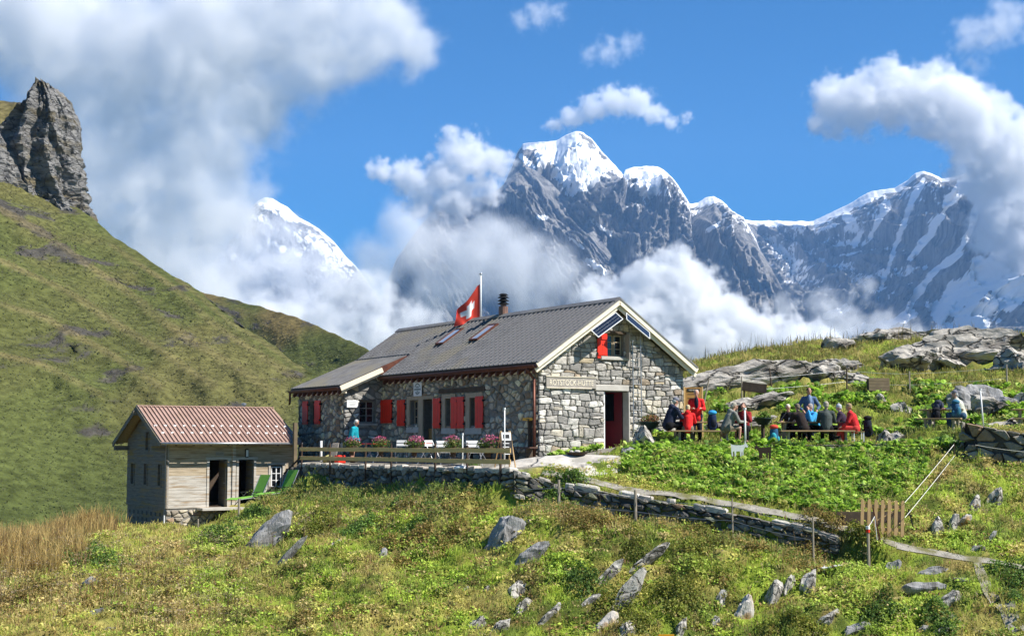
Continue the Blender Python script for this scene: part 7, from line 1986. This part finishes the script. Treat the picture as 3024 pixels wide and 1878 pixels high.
# thicker growth at the foot of the walls and round the outhouse
def along(n, pts, off0, off1, k=1.0):
    pts = [Vector(p) for p in pts]; X, Y = [], []
    L = [(b - a).length for a, b in zip(pts[:-1], pts[1:])]; tot = sum(L)
    for _ in range(n):
        s_ = VR.rand() * tot; i = 0
        while s_ > L[i] and i < len(L) - 1: s_ -= L[i]; i += 1
        d = (pts[i + 1] - pts[i]).normalized(); p = pts[i] + d * s_; o = off0 + (off1 - off0) * VR.rand()
        X.append(p.x + d.y * o); Y.append(p.y - d.x * o)
    X, Y = np.array(X), np.array(Y); return X, Y, ground(X, Y)
GW_ = np.array((.16, .22, .045))
X, Y, Z = along(800, tw_pts, .8, 2.4)
P.append(herb(X, Y, Z, 12, .08, .10 + .22 * VR.rand(len(X)), np.where(VR.rand(len(X), 1) < .7, GW_, np.array((.27, .25, .07))), .12))
X, Y, Z = along(420, pw, .5, 1.6)
P.append(herb(X, Y, Z, 10, .075, .1 + .25 * VR.rand(len(X)), np.where(VR.rand(len(X), 1) < .45, GW_ * 1.2, np.array((.40, .30, .09))), .12))
X, Y, Z = along(260, lw, .1, 1.6)
P.append(herb(X, Y, Z, 12, .08, .2 + .35 * VR.rand(len(X)), np.where(VR.rand(len(X), 1) < .6, LIME * .8, GW_), .12))
# low bushes: irregular mounds of small leaves
def bush(X, Y, r, n, cols):
    for x, y in zip(X, Y):
        rr_ = r * (.6 + .8 * VR.rand()); k = int(n * (rr_ / r) ** 2)
        th = VR.rand(k) * 2 * np.pi; ph = VR.rand(k); q = rr_ * (1 + .35 * np.sin(th * 3 + x) + .2 * np.sin(th * 7 + y))
        p = np.stack([x + np.cos(th) * q * np.sqrt(ph), y + np.sin(th) * q * np.sqrt(ph) * .8, 0 * th], -1)
        p[:, 2] = ground(p[:, 0], p[:, 1]) + rr_ * .75 * np.sqrt(np.clip(1 - ph, 0, 1)) * (.35 + .75 * VR.rand(k))
        nr = np.stack([np.cos(th) * ph, np.sin(th) * ph, .6 + 0 * th], -1) + VR.normal(size=(k, 3)) * .5
        c = np.array(cols)[VR.randint(0, len(cols), k)] * (.55 + .8 * VR.rand(k, 1)) * (.8 + .4 * VR.rand())
        P.append(leaves(p, nr, .05 + .05 * VR.rand(k), c, VR))
BUSH_C = [[(.26, .30, .05), (.34, .32, .07), (.18, .22, .04)], [(.14, .24, .05), (.20, .32, .06), (.10, .17, .04)], [(.44, .33, .11), (.34, .24, .08), (.26, .26, .06)]]
for (us, vs, n_, sp, ci, r_) in ((1720, 1560, 5, .8, 2, .5), (2000, 1600, 5, 1.0, 0, .45), (2060, 1760, 7, 1.0, 0, .5), (2440, 1610, 4, .5, 2, .5), (1100, 1540, 6, 2.0, 1, .42), (900, 1560, 6, 1.6, 0, .45), (1300, 1540, 6, 1.6, 2, .42), (660, 1580, 5, 1.0, 1, .5), (300, 1650, 6, 1.2, 1, .5), (1240, 1640, 4, 1.0, 2, .4), (1640, 1470, 3, .4, 1, .4), (2200, 1640, 5, 1.2, 2, .4), (2540, 1640, 3, .5, 0, .4), (900, 1800, 5, 2.0, 2, .4), (520, 1720, 6, 1.6, 2, .45), (150, 1760, 6, 1.4, 2, .45), (1700, 1700, 3, .5, 1, .45), (1960, 1820, 4, .8, 0, .45), (2350, 1850, 4, 1.2, 0, .4), (2640, 1760, 4, 1.2, 1, .35), (2980, 1740, 5, .8, 1, .4), (750, 1520, 5, .8, 1, .4)):
    c_ = on_ground(us, vs)
    bush(c_.x + VR.normal(size=n_) * sp * .6, c_.y + VR.normal(size=n_) * sp * .5, r_, 420, BUSH_C[ci])
stuff('meadow_herbs', P, 'low leafy herbs and bushes among the foreground grass', 'herbs')
P = []
X, Y, Z = along(240, tw_pts, .8, 2.4); P.append(blades(X, Y, Z, 7, .15 + .35 * VR.rand(len(X)), .009, np.where(VR.rand(len(X), 1) < .5, STRAW * .7, GW_ * 1.2), .08, .6, 1.3))
X, Y, Z = along(380, pw, .5, 1.6); P.append(blades(X, Y, Z, 8, .15 + .3 * VR.rand(len(X)), .009, np.where(VR.rand(len(X), 1) < .6, STRAW * .75, GW_ * 1.2), .08, .6, 1.3))
# tall dry grass on the left spur and dead flower heads
X, Y, Z = spots(9000, -19, -9, 42, 60, .9); pk = patches(X, Y, Z, [(150, 1530, 180, 80), (60, 1640, 160, 60), (240, 1530, 90, 60)])
k_ = VR.rand(len(X)) < pk; X, Y, Z = X[k_], Y[k_], Z[k_]
P.append(blades(X, Y, Z, 10, .45 + .45 * VR.rand(len(X)), .012, np.where(VR.rand(len(X), 1) < .8, np.array((.52, .38, .14)), BRN), .12, .45, 1.3))
stuff('dry_grass', P, 'tall golden dry grass on the left spur and along the walls', 'dry grass')
X, Y, Z = spots(5200, -18, 14, 34.5, 46, 1.0); pk = patches(X, Y, Z, [(100, 1740, 260, 120), (520, 1780, 240, 120), (330, 1660, 160, 60), (700, 1640, 160, 60), (1000, 1560, 200, 50)])
k_ = VR.rand(len(X)) < pk * .6 + .03; X, Y, Z = X[k_], Y[k_], Z[k_]
n = len(X); hh = .35 + .45 * VR.rand(n)
P = [blades(X, Y, Z, 2, hh, .006, np.tile(np.array((.26, .18, .09)), (n, 1)), .02, .3, 1.1)]
top = np.repeat(np.stack([X, Y, Z + hh * .85], -1), 7, 0) + VR.normal(size=(n * 7, 3)) * np.array((.07, .07, .02))
P.append(leaves(top, VR.normal(size=(n * 7, 3)) * .4 + np.array((0, 0, 1.0)), np.full(n * 7, .05), np.tile(np.array((.46, .36, .24)), (n * 7, 1)) * (.5 + .7 * VR.rand(n * 7, 1)), VR))
stuff('dead_flower_heads', P, 'brown dead flower heads on thin stalks across the left slope', 'dead flowers')
# broad dock leaves on the slope under the benches
X = 3.2 + 13.5 * VR.rand(8000); Y = 41 + 8 * VR.rand(8000); Z = ground(X, Y); u, v = photo(X, Y, Z)
vlow = np.interp(u, [1850, 2000, 2200, 2400, 2560, 2700], [1400, 1448, 1490, 1535, 1500, 1420])
k_ = free(X, Y, .8, .55) & (v > 1318) & (v < vlow + 12 * VR.normal(size=len(u))) & (u > 1845) & (u < 2740) & (inside(POLY_B, X, Y) < -.2)
X, Y, Z = X[k_], Y[k_], Z[k_]
def dock(X, Y, Z, nl, L0, col):
    n = len(X) * nl
    a = VR.rand(n) * 2 * np.pi; el = .35 + .8 * VR.rand(n); L = L0 * (.6 + .7 * VR.rand(n)); w = L * (.28 + .12 * VR.rand(n))
    b = np.stack([np.repeat(X, nl) + VR.normal(size=n) * .05, np.repeat(Y, nl) + VR.normal(size=n) * .05, np.repeat(Z, nl) + .02 + .10 * VR.rand(n)], -1)
    d = np.stack([np.cos(a) * np.cos(el), np.sin(a) * np.cos(el), np.sin(el)], -1); sd = np.stack([-np.sin(a), np.cos(a), 0 * a], -1)
    up = np.cross(d, sd) * -1
    L, w = L[:, None], w[:, None]
    p1 = b + d * L * .45; p2 = b + d * L * .85 - np.array([0, 0, 1]) * L * .12; p3 = b + d * L * 1.1 - np.array([0, 0, 1]) * L * .30
    V = np.stack([b, p1 + sd * w + up * w * .3, p1, p1 - sd * w + up * w * .3, p2 + sd * w * .75 + up * w * .2, p2, p2 - sd * w * .75 + up * w * .2, p3], 1).reshape(-1, 3)
    i = np.arange(n)[:, None] * 8
    T = [(0, 2, 1), (0, 3, 2), (1, 2, 5), (1, 5, 4), (2, 3, 6), (2, 6, 5), (4, 5, 7), (5, 6, 7)]
    F = np.concatenate([i + np.array(t) for t in T], 1).reshape(-1, 3)
    return V, F, np.repeat(np.repeat(col, nl, 0) * (.65 + .7 * VR.rand(n, 1)), 8, 0)
DC = np.array([(.24, .40, .05), (.34, .52, .06), (.13, .24, .04), (.50, .64, .14), (.52, .50, .16)])
P = [dock(X, Y, Z, 6, .10 + .12 * VR.rand(len(X) * 6), DC[VR.choice(5, len(X), p=[.34, .3, .16, .14, .06])])]
kx = VR.rand(len(X)) < 1.1
P.append(blades(X[kx], Y[kx], Z[kx], 9, .12 + .14 * VR.rand(kx.sum()), .012, np.where(VR.rand(kx.sum(), 1) < .7, np.array((.34, .46, .07)), np.array((.52, .46, .16))), .12, .9, 1.3))
# dock and lady's mantle on the meadow behind the benches
X = 5 + 19 * VR.rand(5200); Y = 50.5 + 9 * VR.rand(5200); Z = ground(X, Y)
k_ = free(X, Y, .9) & (inside(POLY_B, X, Y) < .3) & (fbm(X * .4, Y * .5, 3, 81) > .10); X, Y, Z = X[k_], Y[k_], Z[k_]
P.append(dock(X, Y, Z, 6, .18 + .13 * VR.rand(len(X) * 6), DC[VR.choice(5, len(X), p=[.34, .3, .16, .15, .05])]))
# tufts along the seating wall and at the gable foot
X, Y, Z = along(330, mw, -.15, .5); P.append(dock(X, Y, Z, 6, .16 + .10 * VR.rand(len(X) * 6), DC[VR.choice(3, len(X))]))
X, Y, Z = along(60, [hw(.2, -.3), hw(2.3, -.3)], -.05, .25); Z = Z * 0 + ground(X, Y); P.append(dock(X, Y, Z, 6, .15 + .08 * VR.rand(len(X) * 6), DC[VR.choice(4, len(X))]))
X, Y, Z = along(70, [hw(4.0, -.35), hw(6.3, -.3)], -.05, .5); P.append(dock(X, Y, Z, 7, .2 + .12 * VR.rand(len(X) * 7), DC[VR.choice(4, len(X))]))
stuff('dock_leaves', P, 'broad green dock leaves on the slope and meadow round the benches', 'dock plants')
# knoll and terrace grass
X, Y, Z = spots(26000, 3, 24, 49, 79, .85)
k_ = (inside(POLY_B, X, Y) < 0) & (VR.rand(len(X)) < .9); X, Y, Z = X[k_], Y[k_], Z[k_]
kc = np.where(VR.rand(len(X), 1) < .5, np.array((.26, .29, .055)), np.array((.46, .37, .12))) * (.8 + .5 * sstep(-.3, .4, fbm(X * .3, Y * .3, 3, 91)))[:, None]
far_ = sstep(56, 66, Y)[:, None]; kc = kc * (.55 + .45 * far_) + (1 - far_) * .45 * np.array((.20, .30, .045))
P = [blades(X, Y, Z, 6, .10 + .18 * VR.rand(len(X)), .016, kc, .16, .8, 1.3)]
X = 4 + 20 * VR.rand(260); Y = 72 + 6 * VR.rand(260); Z = ground(X, Y)
P.append(blades(X, Y, Z, 3, .4 + .6 * VR.rand(260) ** 2, .014, np.tile(np.array((.20, .15, .06)), (260, 1)), .2, .4, 1.0))
X, Y, Z = spots(2600, 4, 15, 47.9, 51.3, .9, .1); k_ = inside(POLY_B, X, Y) > -.1; X, Y, Z = X[k_], Y[k_], Z[k_]
P.append(blades(X, Y, Z, 6, .08 + .1 * VR.rand(len(X)), .012, np.tile(np.array((.22, .27, .06)), (len(X), 1)), .12, .8))
stuff('knoll_grass', P, 'short tawny and green grass on the knoll behind the benches', 'grass')

# coarse turf tussocks give the far hillside its grain
P = []
for (Vh, Ch), n_ in zip(HILLV, (60000, 14000, 2500)):
    i_ = VR.randint(0, len(Vh), n_)
    p = Vh[i_] + VR.normal(size=(n_, 3)) * np.array((1.0, .35, .2)); d_ = p[:, 1]
    c = Ch[i_] * (.9 + .5 * VR.rand(n_, 1)); j = VR.rand(n_, 1); c = np.where(j > .9, c * 1.35, c); c = np.where(j < .12, c * .8, c)
    P.append(leaves(p, VR.normal(size=(n_, 3)) * .22 + np.array((.1, -.6, .75)), d_ * (.0012 + .0014 * VR.rand(n_)), c * np.array((1.05, 1.0, .95)), VR))
stuff('hill_tussocks', P, 'coarse grass tussocks all over the left hillside', 'grass')
